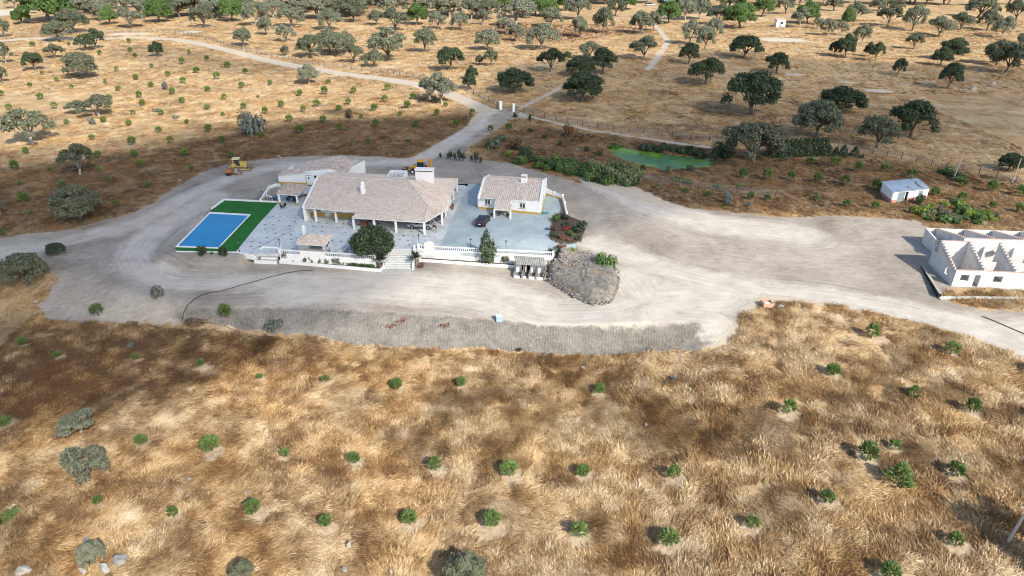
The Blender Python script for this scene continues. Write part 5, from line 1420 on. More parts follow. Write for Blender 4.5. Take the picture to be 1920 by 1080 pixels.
for s, w, h, zc, gl, nmx in ((1.4, 1.0, 1.1, 1.6, GLASS, 'window'), (3.3, 1.1, 2.2, 1.15, SHUT, 'door'), (5.4, 1.1, 1.1, 1.6, SHUT, 'window'), (8.2, 1.6, 1.2, 1.6, GLASS, 'window'), (9.9, 0.8, 2.1, 1.1, SHUT, 'door')):
    window_unit(house, W[0], W[1], s, zc, w, h, 0.06, 2, SHUT, nmx, CREAM if nmx == 'window' else None, gl)
for s, w, h, zc in ((2.0, 1.2, 2.2, 1.1), (5.0, 1.4, 1.2, 1.5), (8.2, 1.0, 2.1, 1.1)): window_unit(house, W[1], W[2], s, zc, w, h, 0.06, 2, WOOD, 'door' if h > 2 else 'window', None)
def column(p, ztop, root, s=0.36, base=None):
    m = MB(); m.box((p[0], p[1], ztop / 2 - 0.05), (s, s, ztop + 0.1), -0.12); c = m.build('column', WHITE, root)
    if base:
        m = MB(); m.box((p[0], p[1], 0.24), (s + 0.06, s + 0.06, 0.5), -0.12); m.build('plinth', base, c)
cols = [at(573.5, 414), at(593.5, 414.5), at(631.5, 416.5), at(664.5, 428.5), at(703, 432), at(743.5, 435.5), at(796.5, 439.5), at(829.5, 420.5), at(835.5, 405.5), at(850.5, 373.5), at(857.5, 358.5)]
eave = [E1, E1, E2, P1, P1, P2, P2, QC, QC, CR, CR]
for i, p in enumerate(cols):
    zt = (E1[2] - 0.1, E1[2] - 0.1, E2[2] - 0.1, P1[2] - 0.1, P1[2] - 0.1, P2[2] - 0.1, P2[2] - 0.1, QC[2] - 0.05, QC[2], CR[2], CR[2])[i]
    column(p, zt, house)
m = MB()
for a, b in ((E1, E2), (P1, P2), (P2, QC), (QC, CR)):
    va, vb = Vector(a), Vector(b); inw = Vector((-(vb - va).y, (vb - va).x, 0)).normalized() * 0.28
    a2, b2 = va + inw, vb + inw
    m.seg(a2[:2], b2[:2], a2.z - 0.30, a2.z - 0.06, 0.3, z0b=b2.z - 0.30, z1b=b2.z - 0.06)
m.build('eave_beam', WHITE, house)
m = MB(); m.seg((-13.0, 126.2), (-12.4, 130.2), -0.1, 2.2, 0.3); m.build('side_wall', WHITE, house)
m = MB(); m.seg((-16.9, 128.0), (-13.0, 127.6), -0.1, 2.3, 0.3); m.build('side_wall', WHITE, house)
# chimneys
def ground_on(px, py, pl): return ray_plane(px, py, *pl)
cb = ground_on(681.5, 363, fp)
m = MB(); m.box((cb[0], cb[1], cb[2] + 0.7), (0.85, 0.7, 1.9), -0.12, taper=0.86); ch = m.build('chimney', WHITE, roof)
m = MB(); m.lathe([(0.34, 0), (0.30, 0.12), (0.33, 0.13), (0.33, 0.34), (0.40, 0.36), (0.36, 0.62), (0.14, 0.78)], 10, (cb[0] - 0.05, cb[1] + 0.05, cb[2] + 1.65)); m.build('chimney_pot', WHITE, roof)
g1 = at3(779.5, 337, 4.7); g2 = at3(813, 337, 4.7)
m = MB(); a, b = (g1[0], g1[1] + 0.9), (g2[0], g2[1] + 0.6); m.seg(a, b, 3.2, 6.25, 1.3); m.seg(lerp2(a, b, 0.02), lerp2(a, b, 0.98), 6.25, 6.55, 1.1)
m.build('chimney', WHITE, roof)
m = MB(); m.seg(lerp2(a, b, 0.03), lerp2(a, b, 0.97), 6.30, 6.5, 1.16); m.build('chimney_slot', plain('soot_slot', (0.10, 0.085, 0.075), 0.9), roof)
m = MB(); m.seg(lerp2(a, b, -0.03), lerp2(a, b, 1.03), 6.55, 6.82, 1.5); m.build('chimney_cap', WHITE, roof)
# parapet box with units on the rear slope
mb = MB(); u0, u1 = at3(726, 331, 4.1), at3(757, 331, 4.1); dx = (u1[0] - u0[0])
bx = [(u0[0], u0[1] + 0.2), (u1[0], u1[1] - 0.2), (u1[0] + 0.3, u1[1] + 2.6), (u0[0] + 0.3, u0[1] + 3.0)]
for i in range(4): mb.seg(bx[i], bx[(i + 1) % 4], 3.0, (3.95, 4.3, 4.5, 4.4)[i], 0.28, z1b=(3.95, 4.5, 4.5, 4.1)[i] - 0.003 * i)
mb.build('parapet_box', WHITE, roof)
for k in range(3):
    m = MB(); p = lerp2(bx[0], bx[1], 0.2 + 0.28 * k); m.box((p[0] + 0.1, p[1] + 1.3, 3.95), (0.8, 0.5, 0.9), -0.12); m.lathe([(0.3, 0), (0.3, 0.04)], 12, (p[0] + 0.1, p[1] + 1.02, 3.95), axis='y'); m.build('cooling_unit', plain('unit_grey', (0.55, 0.57, 0.58), 0.5) if k == 0 else bpy.data.materials['unit_grey'], roof)

# ---- small white house
sh = thing('small_house', 'small white cottage with ochre plinth, parapet gables and central porch', 'house', (0, 130, 0), world_parts=True)
FL, FR, BR, BL = at(897.2, 390.5), at(1012.5, 402), at(1023.5, 360), (-4.9, 139.6)
e0, e1 = at3(899, 370, 2.75), at3(1010.5, 377, 2.75)
r0, r1 = at3(909.5, 335.8, 4.5), at3(1016.5, 341, 4.5)
sp = (e0, r0, r1)
pts = [ray_plane(*p, *sp) for p in [(929, 372), (926.5, 391), (957.5, 393.5), (960.5, 374.5)]]
e1 = ray_plane(1010.5, 377, *sp)
b0, b1 = at3(918.5, 329, 2.9), at3(1021.5, 335.5, 2.9)
rf = make_roof(sh, [([e0, pts[0], pts[1], pts[2], pts[3], e1, r1, r0], e0, e1), ([b1, b0, r0, r1], b1, b0)], [(r0, r1)], TILE_ROSE)
m = MB(); wall_open(m, FL, FR, -0.2, 2.66, 0.34, []); m.seg(FR, BR, -0.2, 2.6, 0.34); m.seg(BR, BL, -0.2, 2.6, 0.34); m.seg(BL, FL, -0.2, 2.6, 0.34); m.build('wall', WHITE, sh)
def gable(f, bk, e, r, b):
    m = MB(); m.seg(f, r[:2], 2.4, e[2] + 0.3, 0.36, z1b=r[2] + 0.34); m.seg(r[:2], bk, 2.4, r[2] + 0.34, 0.358, z1b=b[2] + 0.25); m.build('gable_parapet', WHITE, sh)
gable((e0[0] - 0.15, e0[1] - 0.1), (b0[0] - 0.2, b0[1]), e0, (r0[0] - 0.15, r0[1], r0[2]), b0)
gable((FR[0], FR[1] - 0.1), (BR[0], BR[1]), e1, (r1[0] + 0.2, r1[1], r1[2]), b1)
m = MB(); m.seg(FL, FR, -0.1, 0.42, 0.42); m.build('plinth', OCHRE, sh)
m = MB(); m.seg(FR, BR, -0.1, 0.42, 0.421); m.build('plinth', OCHRE, sh)
Lf = math.hypot(FR[0] - FL[0], FR[1] - FL[1])
window_unit(sh, FL, FR, Lf * 0.155, 1.55, 1.05, 1.05, 0.17); window_unit(sh, FL, FR, Lf * 0.72, 1.55, 1.05, 1.05, 0.17)
window_unit(sh, FL, FR, Lf * 0.40, 1.12, 1.0, 2.1, 0.17, 1, WHITE, 'door', None, plain('green_door', (0.05, 0.11, 0.06), 0.6))
window_unit(sh, FR, BR, 5.2, 1.5, 0.8, 1.5, 0.16, 1, CREAM, 'window', None); window_unit(sh, FR, BR, 3.0, 1.2, 0.8, 0.8, 0.16, 1, CREAM, 'window', None)
for p, z in ((at(927, 408), pts[1][2]), (at(957.2, 410.3), pts[2][2])): column(p, z - 0.12, sh, 0.3)
m = MB(); m.seg(pts[1][:2], pts[2][:2], pts[1][2] - 0.34, pts[1][2] - 0.13, 0.26, off=0.2); m.build('eave_beam', WHITE, sh)
m = MB(); m.slab([pts[0], pts[1], (pts[1][0] + .2, pts[1][1], pts[1][2] - .0)], 0.2); 
cc = ray_plane(983, 342.5, *sp)
m = MB(); m.box((cc[0], cc[1] + 0.3, cc[2] + 0.35), (1.2, 1.0, 1.5), -0.2); m.build('chimney', WHITE, rf)
m = MB(); m.box((cc[0], cc[1] + 0.3, cc[2] + 1.22), (0.95, 0.8, 0.26), -0.2); m.build('chimney_slot', bpy.data.materials['soot_slot'], rf)
m = MB(); m.box((cc[0], cc[1] + 0.3, cc[2] + 1.45), (1.15, 0.95, 0.22), -0.2); m.build('chimney_cap', WHITE, rf)
yw = thing('courtyard_wall', 'low white wavy wall round the paved corner right of the cottage', 'wall', (*at(1056, 370), 0), world_parts=True)
cw = [at(1024.5, 356.5, 1.0), at(1040, 361, 0.95), at(1055, 366.5, 0.95), at(1059, 380, 0.95), at(1062.5, 398, 0.9)]
m = MB(); hs = [1.35, 0.95, 1.0, 0.95, 0.85]
for i in range(4): m.seg(cw[i], cw[i + 1], -0.3, hs[i], 0.28, z1b=hs[i + 1])
for i in (1, 2, 3, 4): m.box((cw[i][0], cw[i][1], 0.45), (0.36, 0.36, 1.5 - 0.1 * (i == 4)), 0.1 * i)
m.build('wall', WHITE, yw)
m = MB()
for i in range(4): m.seg(cw[i], cw[i + 1], -0.1, 0.3, 0.34)
m.build('plinth', OCHRE, yw)

# ---- rear outbuilding with its ridge running away from the camera
ob = thing('outbuilding', 'white low outbuilding with stepped tiled roof behind the main house', 'building', (-43, 145, 0), world_parts=True)
w0, w1, w2, w3 = at(524.5, 344.3), at(573, 346.3), (-36.9, 141.6), (-33.6, 150.6)
w15 = at3(616, 316, 3.9)
lr = [at3(521.5, 329.5, 1.9), at3(580, 323.5, 2.9), at3(592, 303, 2.9), at3(563, 315.5, 2.3), at3(531, 319.5, 1.95)]
mr = [at3(572, 321, 3.05), w15, at3(639, 292.5, 3.9), at3(603, 298, 3.1), at3(577, 305, 3.0)]
rr = [w15, at3(650, 323.5, 2.85), at3(670.5, 301, 2.85), at3(639, 292.5, 3.9)]
lr = [lr[0], lr[1], lr[2]] + [ray_plane(*p, lr[0], lr[1], lr[2]) for p in ((563, 315.5), (531, 319.5))]
mr = [mr[0], mr[1], mr[2]] + [ray_plane(*p, mr[0], mr[1], mr[2]) for p in ((603, 298), (577, 305))]
rr = [rr[0], rr[1], ray_plane(670.5, 301, rr[0], rr[1], rr[3]), rr[3]]
ro = make_roof(ob, [(lr, lr[4], lr[0]), (mr, mr[4], mr[0]), (rr, rr[1], rr[2])], [(rr[0], rr[3])], TILE_OLD)
m = MB(); m.seg(w0, w1, -0.2, 1.8, 0.3, z1b=2.7); m.seg(w1, (w15[0], w15[1] + 0.3), -0.2, 2.95, 0.3, z1b=3.78); m.seg((w15[0], w15[1] + 0.3), w2, -0.2, 3.78, 0.299, z1b=2.72); m.seg(w2, w3, -0.2, 2.7, 0.3)
m.seg(w0, (w0[0] + 1.1, w0[1] + 7.0), -0.2, 1.75, 0.3); m.build('wall', WHITE, ob)
m = MB(); m.seg(w0, w1, -0.1, 0.5, 0.36); m.seg(w1, (w15[0], w15[1] + 0.3), -0.1, 0.5, 0.361); m.build('plinth', OCHRE, ob)
Lm = math.hypot(w15[0] - w1[0], w15[1] + 0.3 - w1[1])
window_unit(ob, w1, (w15[0], w15[1] + 0.3), 1.0, 1.12, 1.25, 2.2, 0.17, 1, GREYP, 'door', None, WHITE)
m = MB(); p = lerp2(w1, (w15[0], w15[1] + 0.3), 1.0 / Lm); m.box((p[0], p[1] - 0.22, 1.6), (0.3, 0.06, 0.35), -0.1); m.build('door_window', GLASS, ob)
window_unit(ob, w1, (w15[0], w15[1] + 0.3), 2.6, 1.9, 0.8, 0.7, 0.17, 1, CREAM, 'window', None)
window_unit(ob, w2, w3, 2.4, 1.6, 0.7, 0.9, 0.16, 1, CREAM, 'window', None)

# ---- gazebos
def gazebo(label, px, zc, apex, cols_px, mat, base, root=None):
    c = [at3(*p, zc) for p in px]
    cx, cy = sum(p[0] for p in c) / 4, sum(p[1] for p in c) / 4
    t = thing('gazebo', label, 'gazebo', (cx, cy, 0), world_parts=True)
    a0 = lerp2(lerp2(c[0], c[3], 0.5), lerp2(c[1], c[2], 0.5), 0.36); a1 = lerp2(lerp2(c[0], c[3], 0.5), lerp2(c[1], c[2], 0.5), 0.64)
    A0, A1 = (*a0, apex), (*a1, apex)
    make_roof(t, [([c[0], c[1], A1, A0], c[0], c[1]), ([c[1], c[2], A1], c[1], c[2]), ([c[2], c[3], A0, A1], c[2], c[3]), ([c[3], c[0], A0], c[3], c[0])],
              [(A0, A1), (A0, c[0]), (A1, c[1]), (A1, c[2]), (A0, c[3])], mat, col=0.3, course=0.36)
    for p in cols_px: column(p, zc - 0.1, t, 0.34, base)
    return t, c
gz1, c1 = gazebo('tiled dining gazebo on four white columns behind the turf', [(518, 363), (558.5, 366), (577, 347.5), (534.5, 343.5)], 2.35, 3.25, [at(525.5, 383), at(559, 385), at(572.5, 367), at(541, 364)], TILE_OLD, OCHRE)
gz2, c2 = gazebo('small tiled bar gazebo with chimney built on the balustrade', [(555, 456.5), (609, 460.5), (623, 442.5), (573.5, 438.5)], 2.3, 3.1, [at(563.5, 469), at(608, 472.5), at(618, 463), at(572, 457)], TILE, None)
m = MB(); p = at(571, 453, 1.2); m.box((p[0], p[1] + 0.6, 1.9), (0.45, 0.45, 3.8), -0.1); m.box((p[0], p[1] + 0.6, 3.85), (0.3, 0.3, 0.35), -0.1, taper=0.5); m.build('chimney', WHITE, gz2)
m = MB(); p = at(572, 466, 0.4); m.box((p[0], p[1] + 0.5, 0.6), (1.3, 0.9, 1.2), -0.1); m.build('oven_block', WHITE, gz2)
m = MB(); p = at(590, 462, 0.4); m.box((p[0], p[1] + 0.7, 0.55), (2.6, 0.5, 1.1), -0.1); m.build('rear_counter', GREYP, gz2)

# ---- unfinished concrete block building
BLOCK = (lambda g: g.surf(g.mix(g.step(g.noise(g.pos(), 0.9, 5, 0.7), 0.5, 0.75), g.ramp(g.noise(g.pos(), 0.6, 4), [(0.3, (0.53, 0.52, 0.50)), (0.7, (0.70, 0.69, 0.67))]), (0.48, 0.46, 0.43)), 0.95,
          g.bump(g.n('ShaderNodeTexBrick', None, Vector=g.scaled(g.pos(), (1, 1, 1)), Scale=2.2).outputs[1], 0.25, 0.02), 0, 0.1))(G('raw_concrete_wall'))
TERRA = plain('terracotta_brick', (0.46, 0.33, 0.28), 0.9, 0.3, 4.0)
uf = thing('unfinished_building', 'roofless grey white concrete building shell with brick topped gable walls', 'building', (68.8, 94.75, 0), world_parts=True)
UA = Vector((68.8, 94.75)); UU = Vector((0.9951, -0.0993)); UV = Vector((0.0993, 0.9951)) * 1.0
uv = lambda u, v: tuple(UA + UU * u + UV * v)
BRK = MB(); BRK.box((0, 0, -0.02), (0.30, 0.28, 0.15)); BRK = BRK.mesh('brick', TERRA)
def bricks(a, b, z0, z1, step=0.6):
    L = math.hypot(b[0] - a[0], b[1] - a[1]); n = int(L / step); o = ROOT_AT[uf.name]
    for i in range(n):
        p = lerp2(a, b, (i + 0.5) / n)
        k = link('brick', BRK, uf, (p[0] - o[0], p[1] - o[1], z0 + (z1 - z0) * (i + 0.5) / n + 0.02)); k.rotation_euler = (0, 0, math.atan2(b[1] - a[1], b[0] - a[0]))
m = MB(); wall_open(m, uv(0, 0), uv(27, 0), -0.2, 2.8, 0.25, [(0.95, 2.2, 1.0, 2.05), (3.0, 3.85, 0.02, 2.1), (5.8, 7.1, 1.0, 2.05), (10.5, 11.8, 1.0, 2.05), (16, 17.2, 1.0, 2.05), (20, 21, 0.02, 2.1)]); m.build('front_wall', BLOCK, uf)
m = MB(); m.seg(uv(0, 0), uv(27, 0), 2.801, 2.86, 0.27); m.build('wall_cap', TERRA, uf)
ZH = 5.0
for i, u in enumerate((0.0, 4.3, 8.9, 13.5, 18.1, 22.7, 27.0)):
    a, b = uv(u, 0.13), uv(u, 6.35)
    m = MB()
    if i == 0:
        m.seg(a, uv(u, 1.7), -0.2, 2.82, 0.25, z1b=3.35); m.seg(uv(u, 1.7), uv(u, 2.6), -0.2, 1.0, 0.25); m.seg(uv(u, 1.7), uv(u, 2.6), 2.1, 3.35, 0.25, z1b=3.67); m.seg(uv(u, 2.6), b, -0.2, 3.67, 0.25, z1b=ZH)
    else: m.seg(a, b, -0.2, 2.82, 0.25, z1b=ZH)
    m.build('gable_wall', BLOCK, uf)
    bricks(a, b, 2.95, ZH + 0.08)
    m = MB()                                     # row of small vents under the rake
    for k in range(12):
        q = lerp2(a, b, 0.12 + 0.068 * k); zz = 2.82 + (ZH - 2.82) * (0.12 + 0.068 * k) - 0.55
        m.box((q[0], q[1], zz), (0.27, 0.14, 0.14), math.atan2(UU.y, UU.x))
    m.build('vents', DARKM, uf)['kind'] = 'stuff'
m = MB(); m.seg(uv(0.13, 6.45), uv(4.2, 6.45), -0.2, ZH - 0.1, 0.25); m.build('cross_wall', BLOCK, uf)
m = MB(); m.seg(uv(4.2, 7.9), uv(27, 7.9), -0.2, ZH - 0.1, 0.25); m.build('ridge_wall', BLOCK, uf)
m = MB(); m.seg(uv(4.2, 7.9), uv(27, 7.9), ZH - 0.099, ZH - 0.04, 0.27); m.seg(uv(0.13, 6.45), uv(4.2, 6.45), ZH - 0.099, ZH - 0.041, 0.27); m.build('wall_cap', TERRA, uf)
for u in (4.45, 9.05, 13.65, 18.25):
    m = MB(); m.seg(uv(u, 3.2), uv(u + 3.0, 3.2), -0.2, 2.9, 0.2); m.build('partition', BLOCK, uf)
for u in (4.2, 8.9, 13.5, 18.1, 22.7):
    a, b = uv(u, 8.05), uv(u, 16.4)
    m = MB(); m.seg(a, b, -0.2, ZH - 0.1, 0.25, z1b=2.85); m.build('rear_gable_wall', BLOCK, uf)
    bricks(a, b, ZH, 2.95, 0.55)
m = MB(); m.seg(uv(2.4, 16.6), uv(27, 16.6), -0.2, 2.9, 0.25); m.build('rear_wall', BLOCK, uf)
m = MB(); wall_open(m, uv(2.5, 12.2), uv(4.05, 12.2), -0.2, 2.5, 0.25, [(0.55, 1.35, 0, 2.2)]); m.seg(uv(2.5, 12.33), uv(2.5, 16.4), -0.2, 2.5, 0.25, z1b=2.85); m.seg(uv(0.1, 6.6), uv(0.1, 7.8), -0.2, 2.6, 0.24); m.seg(uv(0.0, 7.92), uv(4.07, 7.92), -0.2, 3.4, 0.24); m.build('annex_wall', BLOCK, uf)
m = MB(); m.prism([uv(0.1, 0.1), uv(26.9, 0.1), uv(26.9, 16.5), uv(0.1, 16.5)], -0.3, 0.03); m.build('floor_slab', plain('floor_concrete', (0.36, 0.34, 0.31), 0.9, 0.2), uf)
m = MB(); m.box((*uv(9.6, 6.9), 3.2), (0.9, 0.3, 1.2), 0.3, rx=0.4); m.build('tarpaulin', DARKM, uf)
pl = thing('retaining_wall', 'tarred dark retaining wall at the left corner of the unfinished building', 'wall', (*at(1765, 557), 0), world_parts=True)
ta, tb = at(1730, 497, 0.4), at(1763, 551, 0.8)
m = MB(); m.seg(ta, tb, -0.8, 0.3, 0.4, z1b=0.85); m.build('wall', plain('tar_coat', (0.022, 0.022, 0.024), 0.75, 0.4, 2.5, bump=0.4), pl)
m = MB(); m.seg(ta, tb, 0.301, 0.36, 0.42, z1b=0.91, z0b=0.851); m.build('coping', plain('mortar_coping', (0.36, 0.34, 0.31), 0.95), pl)
rub = thing('rubble_wall', 'low pale rubble stone edging in front of the unfinished building', 'wall', (*tb, 0), world_parts=True)
ra, rb_ = tb, at(1990, 558, 0.2)
m = MB(); m.seg(ra, rb_, -0.5, 0.30, 0.55, z1b=0.12); m.build('mortar_core', plain('lime_mortar', (0.55, 0.53, 0.48), 0.95, 0.25, 2.0, bump=0.5), rub)
RST = [rock_mesh(520 + i, plain('pale_rubble', (0.52, 0.49, 0.44), 0.95, 0.3, 2.0) if i == 0 else bpy.data.materials['pale_rubble'], 1, 'stone') for i in range(3)]
for i in range(46):
    t = i / 46 if i < 30 else (i - 30) / 70; p = lerp2(ra, rb_, t); o = ROOT_AT[rub.name]
    k = link('stone', RST[i % 3], rub, (p[0] - o[0] + rng.uniform(-.1, .1), p[1] - o[1] - 0.25 + rng.uniform(-.2, .15), rng.uniform(0.0, 0.3))); s = rng.uniform(0.35, 0.65); k.scale = (s, s * 0.8, s * 0.7); k.rotation_euler = (rng.uniform(0, 3), 0, rng.uniform(0, 6))

# ---- tin roofed shed
CORR = (lambda g: g.surf(g.mix(g.step(g.noise(g.scaled(g.n('ShaderNodeTexCoord').outputs['Object'], (0.55, 0.22, 1), 0.3), 1.0, 5, 0.7), 0.55, 0.62), g.ramp(g.noise(g.pos(), 1.0, 4), [(0.3, (0.30, 0.38, 0.46)), (0.7, (0.42, 0.50, 0.57))]), (0.16, 0.07, 0.055)), 0.5, None, 0.2, 0.4))(G('rusty_sheet'))
def corrugated(mb, p00, p10, p11, p01, pitch=0.25, amp=0.035, t=0.02):
    a, b, c, d = map(Vector, (p00, p10, p11, p01)); n = max(2, int((b - a).length / pitch * 2)); up = (b - a).cross(d - a).normalized()
    if up.z < 0: up = -up
    vs = []
    for i in range(n + 1):
        k = up * (amp if i % 2 else -amp)
        lo, hi = a.lerp(b, i / n) + k, d.lerp(c, i / n) + k
        vs += [lo, hi, lo - up * t, hi - up * t]
    fs = []
    for i in range(n):
        q = i * 4
        fs += [(q, q + 4, q + 5, q + 1), (q + 2, q + 3, q + 7, q + 6), (q, q + 2, q + 6, q + 4), (q + 1, q + 5, q + 7, q + 3)]
    mb.add(vs, fs)
SF, SR, SB = at(1670, 381), at(1735.5, 373.5), at(1650, 364)
SBR = (SR[0] + SB[0] - SF[0], SR[1] + SB[1] - SF[1])
ts = thing('tin_shed', 'leaning white shed with rusty blue corrugated roof and pink plinth', 'shed', (*SF, 0), world_parts=True)
PINK = plain('pink_paint', (0.50, 0.24, 0.20), 0.85, 0.2)
m = MB(); wall_open(m, SF, SR, -0.2, 2.35, 0.2, [(1.15, 2.9, 0, 2.2), (3.0, 3.75, 0, 2.15), (6.2, 7.3, 0, 2.1)]); m.seg(SB, SF, -0.2, 2.55, 0.2, z1b=2.3); m.seg(SR, SBR, -0.2, 2.3, 0.2, z1b=2.55); m.seg(SBR, SB, -0.2, 2.55, 0.2); m.build('wall', WHITE, ts)
m = MB(); wall_open(m, SF, SR, -0.2, 0.75, 0.25, [(1.15, 2.9, 0, 0.75), (3.0, 3.75, 0, 0.75), (6.2, 7.3, 0, 0.75)]); m.seg(SB, SF, -0.2, 0.75, 0.25); m.build('plinth', PINK, ts)
Ls = math.hypot(SR[0] - SF[0], SR[1] - SF[1])
m = MB(); m.seg(lerp2(SF, SR, 1.2 / Ls), lerp2(SF, SR, 2.85 / Ls), 0, 2.15, 0.08); m.build('door', plain('grey_tin', (0.20, 0.25, 0.27), 0.5), ts)
m = MB(); m.seg(lerp2(SF, SR, 6.25 / Ls), lerp2(SF, SR, 7.25 / Ls), 0, 2.05, 0.08); m.build('door', bpy.data.materials['grey_tin'], ts)
m = MB(); m.seg(lerp2(SF, SR, 3.05 / Ls), lerp2(SF, SR, 3.7 / Ls), 0.0, 1.5, 0.06, off=0.4); m.build('inner_panel', GREYP, ts)
m = MB(); ov = 0.25
corrugated(m, (SF[0] - ov, SF[1] - ov, 2.36), (SR[0] + ov, SR[1] - ov, 2.36), (SBR[0] + ov, SBR[1] + ov, 2.68), (SB[0] - ov, SB[1] + ov, 2.68)); m.build('roof', CORR, ts)

# ---- stone pens (kennels) under the balustrade
GRC = plain('fibre_cement', (0.30, 0.295, 0.275), 0.9, 0.3, 1.5, dirt=(0.14, 0.135, 0.12), dirt_amt=0.5)
kn = thing('kennel_block', 'row of open stone pens with grey corrugated roof below the balustrade', 'kennel', (*at(992, 520, -1.6), -1.6), world_parts=True)
kz = -1.6
f0, f1 = at(963, 520.5, kz), at(1018.5, 524.5, kz)
h0, h1 = at(967.5, 495.5, 0.25), at(1022.5, 498.5, 0.25)
g0, g1_ = (h0[0] - 0.35, h0[1] + 2.4), (h1[0] - 0.1, h1[1] + 2.2)
m = MB(); corrugated(m, (h0[0], h0[1], 0.25), (h1[0], h1[1], 0.25), (g1_[0], g1_[1], 0.75), (g0[0], g0[1], 0.75), 0.3, 0.05); m.build('roof', GRC, kn)
for t in (0.0, 0.27, 0.50, 0.74, 1.0):
    a, b = lerp2(f0, f1, t), lerp2(h0, h1, t)
    m = MB(); m.seg(a, b, kz - 0.3, kz + 0.65, 0.16, z1b=kz + 1.1); m.seg(b, (b[0], b[1] + 1.9), kz - 0.3, 0.12, 0.159, z1b=0.5); m.build('partition', plain('mossy_concrete', (0.20, 0.195, 0.18), 0.95, 0.4, 2.0, bump=0.5) if t == 0 else bpy.data.materials['mossy_concrete'], kn)
for t0, t1_ in ((0.02, 0.2), (0.31, 0.42), (0.52, 0.7), (0.78, 0.98)):
    m = MB(); m.seg(lerp2(f0, f1, t0), lerp2(f0, f1, t1_), kz - 0.3, kz + 0.38, 0.16); m.build('front_wall', WHITE, kn)
m = MB(); i0, i1 = (h0[0], h0[1] + 0.9), (h1[0], h1[1] + 0.9); wall_open(m, i0, i1, kz - 0.3, 0.3, 0.15, [(1.0, 1.6, kz, -0.2), (1.85, 2.4, kz, -0.2)]); m.build('hutch_wall', WHITE, kn)
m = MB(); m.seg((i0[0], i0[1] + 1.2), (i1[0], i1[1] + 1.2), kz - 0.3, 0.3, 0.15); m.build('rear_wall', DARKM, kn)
m = MB(); m.prism([f0, f1, i1, i0], kz - 0.3, kz + 0.03); m.build('floor_slab', bpy.data.materials['mossy_concrete'], kn)

# ---- stone mound with dry stone edge
mpx = [(1021, 488), (1045, 479), (1075, 476), (1105, 478), (1130, 488), (1153, 503), (1164, 524), (1160, 545), (1148, 571), (1112, 575), (1078, 561), (1052, 546), (1022, 527)]
mw = [gp(*p) for p in mpx]; mc = (sum(p[0] for p in mw) / len(mw), sum(p[1] for p in mw) / len(mw))
md = thing('stone_mound', 'raised rubble mound with scraped grey soil and dry stone edge beside the pens', 'mound', (*mc, float(H(*mc))), world_parts=True)
NR, NA = 14, 72; mv, mfc = [], []
for r in range(NR + 1):
    for a in range(NA):
        f = a / NA * len(mw); i = int(f); p = lerp2(mw[i % len(mw)], mw[(i + 1) % len(mw)], f - i); q = lerp2(mc, p, r / NR)
        e = r / NR; zz = float(H(*q)) + (1.35 * (1 - smooth(0.78, 1.0, e)) + 0.45 * (1 - e) + 0.5 * (float(fbm(q[0] * 1.3, q[1] * 1.3, 77, 4)) - 0.5) * (e < 0.97) + (0.07 * math.sin(q[0] * 9 + 3 * float(vnoise(q[0] * .6, q[1] * .6, 5))) if q[0] > 8.5 and q[1] < 101 and e < 0.9 else 0)) - (0.25 if r == NR else 0)
        mv.append((q[0], q[1], zz))
MOUND_Z = {}
for r in range(NR):
    for a in range(NA): mfc.append((r * NA + a, r * NA + (a + 1) % NA, (r + 1) * NA + (a + 1) % NA, (r + 1) * NA + a)[::-1])
MB_ = MB(); MB_.add(mv, mfc)
MBK = (lambda g: g.surf(g.mix(g.step(g.noise(g.pos(), 0.35, 4, 0.6), 0.56, 0.66), g.ramp(g.noise(g.pos(), 1.4, 6, 0.75), [(0.35, (0.11, 0.098, 0.083)), (0.5, (0.20, 0.185, 0.162)), (0.68, (0.32, 0.30, 0.27))]), (0.30, 0.21, 0.13)), 0.95, g.bump(g.noise(g.pos(), 3.0, 5, 0.75), 0.9, 0.15), 0, 0.1))(G('mound_soil'))
mo = MB_.build('soil', MBK, md, smooth=True)
SM = plain('field_stone', (0.27, 0.25, 0.22), 0.95, 0.5, 1.5, bump=0.6)
SMS = [rock_mesh(540 + i, SM, 1, 'stone') for i in range(4)]
def mound_z(x, y):
    best = min(mv, key=lambda p: (p[0] - x) ** 2 + (p[1] - y) ** 2); return best[2]
o = ROOT_AT[md.name]
for i in range(150):
    f = i / 150 * len(mw); k = int(f); p = lerp2(mw[k % len(mw)], mw[(k + 1) % len(mw)], f - k); q = lerp2(mc, p, rng.uniform(0.95, 1.0))
    s = rng.uniform(0.35, 0.62); b = link('stone', SMS[i % 4], md, (q[0] - o[0], q[1] - o[1], float(H(*q)) - o[2] + rng.choice((0.1, 0.45, 0.85)))); b.scale = (s, s * 0.8, s * 0.75); b.rotation_euler = (rng.uniform(0, 1), rng.uniform(0, 1), rng.uniform(0, 6))
cnt = 0
while cnt < 125:
    px, py = rng.uniform(1022, 1135), rng.uniform(480, 532)
    if py > 482 + (1140 - px) * 0.52 or (px > 1085 and py > 500): continue
    x, y = gp(px, py)
    if poly_sd(np.array([x]), np.array([y]), mw)[0] < 0.2: continue
    s = rng.uniform(0.3, 0.75); b = link('stone', SMS[cnt % 4], md, (x - o[0], y - o[1], mound_z(x, y) - o[2] + 0.02)); b.scale = (s * 1.2, s, s * 0.6); b.rotation_euler = (rng.uniform(-.4, .4), rng.uniform(-.4, .4), rng.uniform(0, 6)); cnt += 1

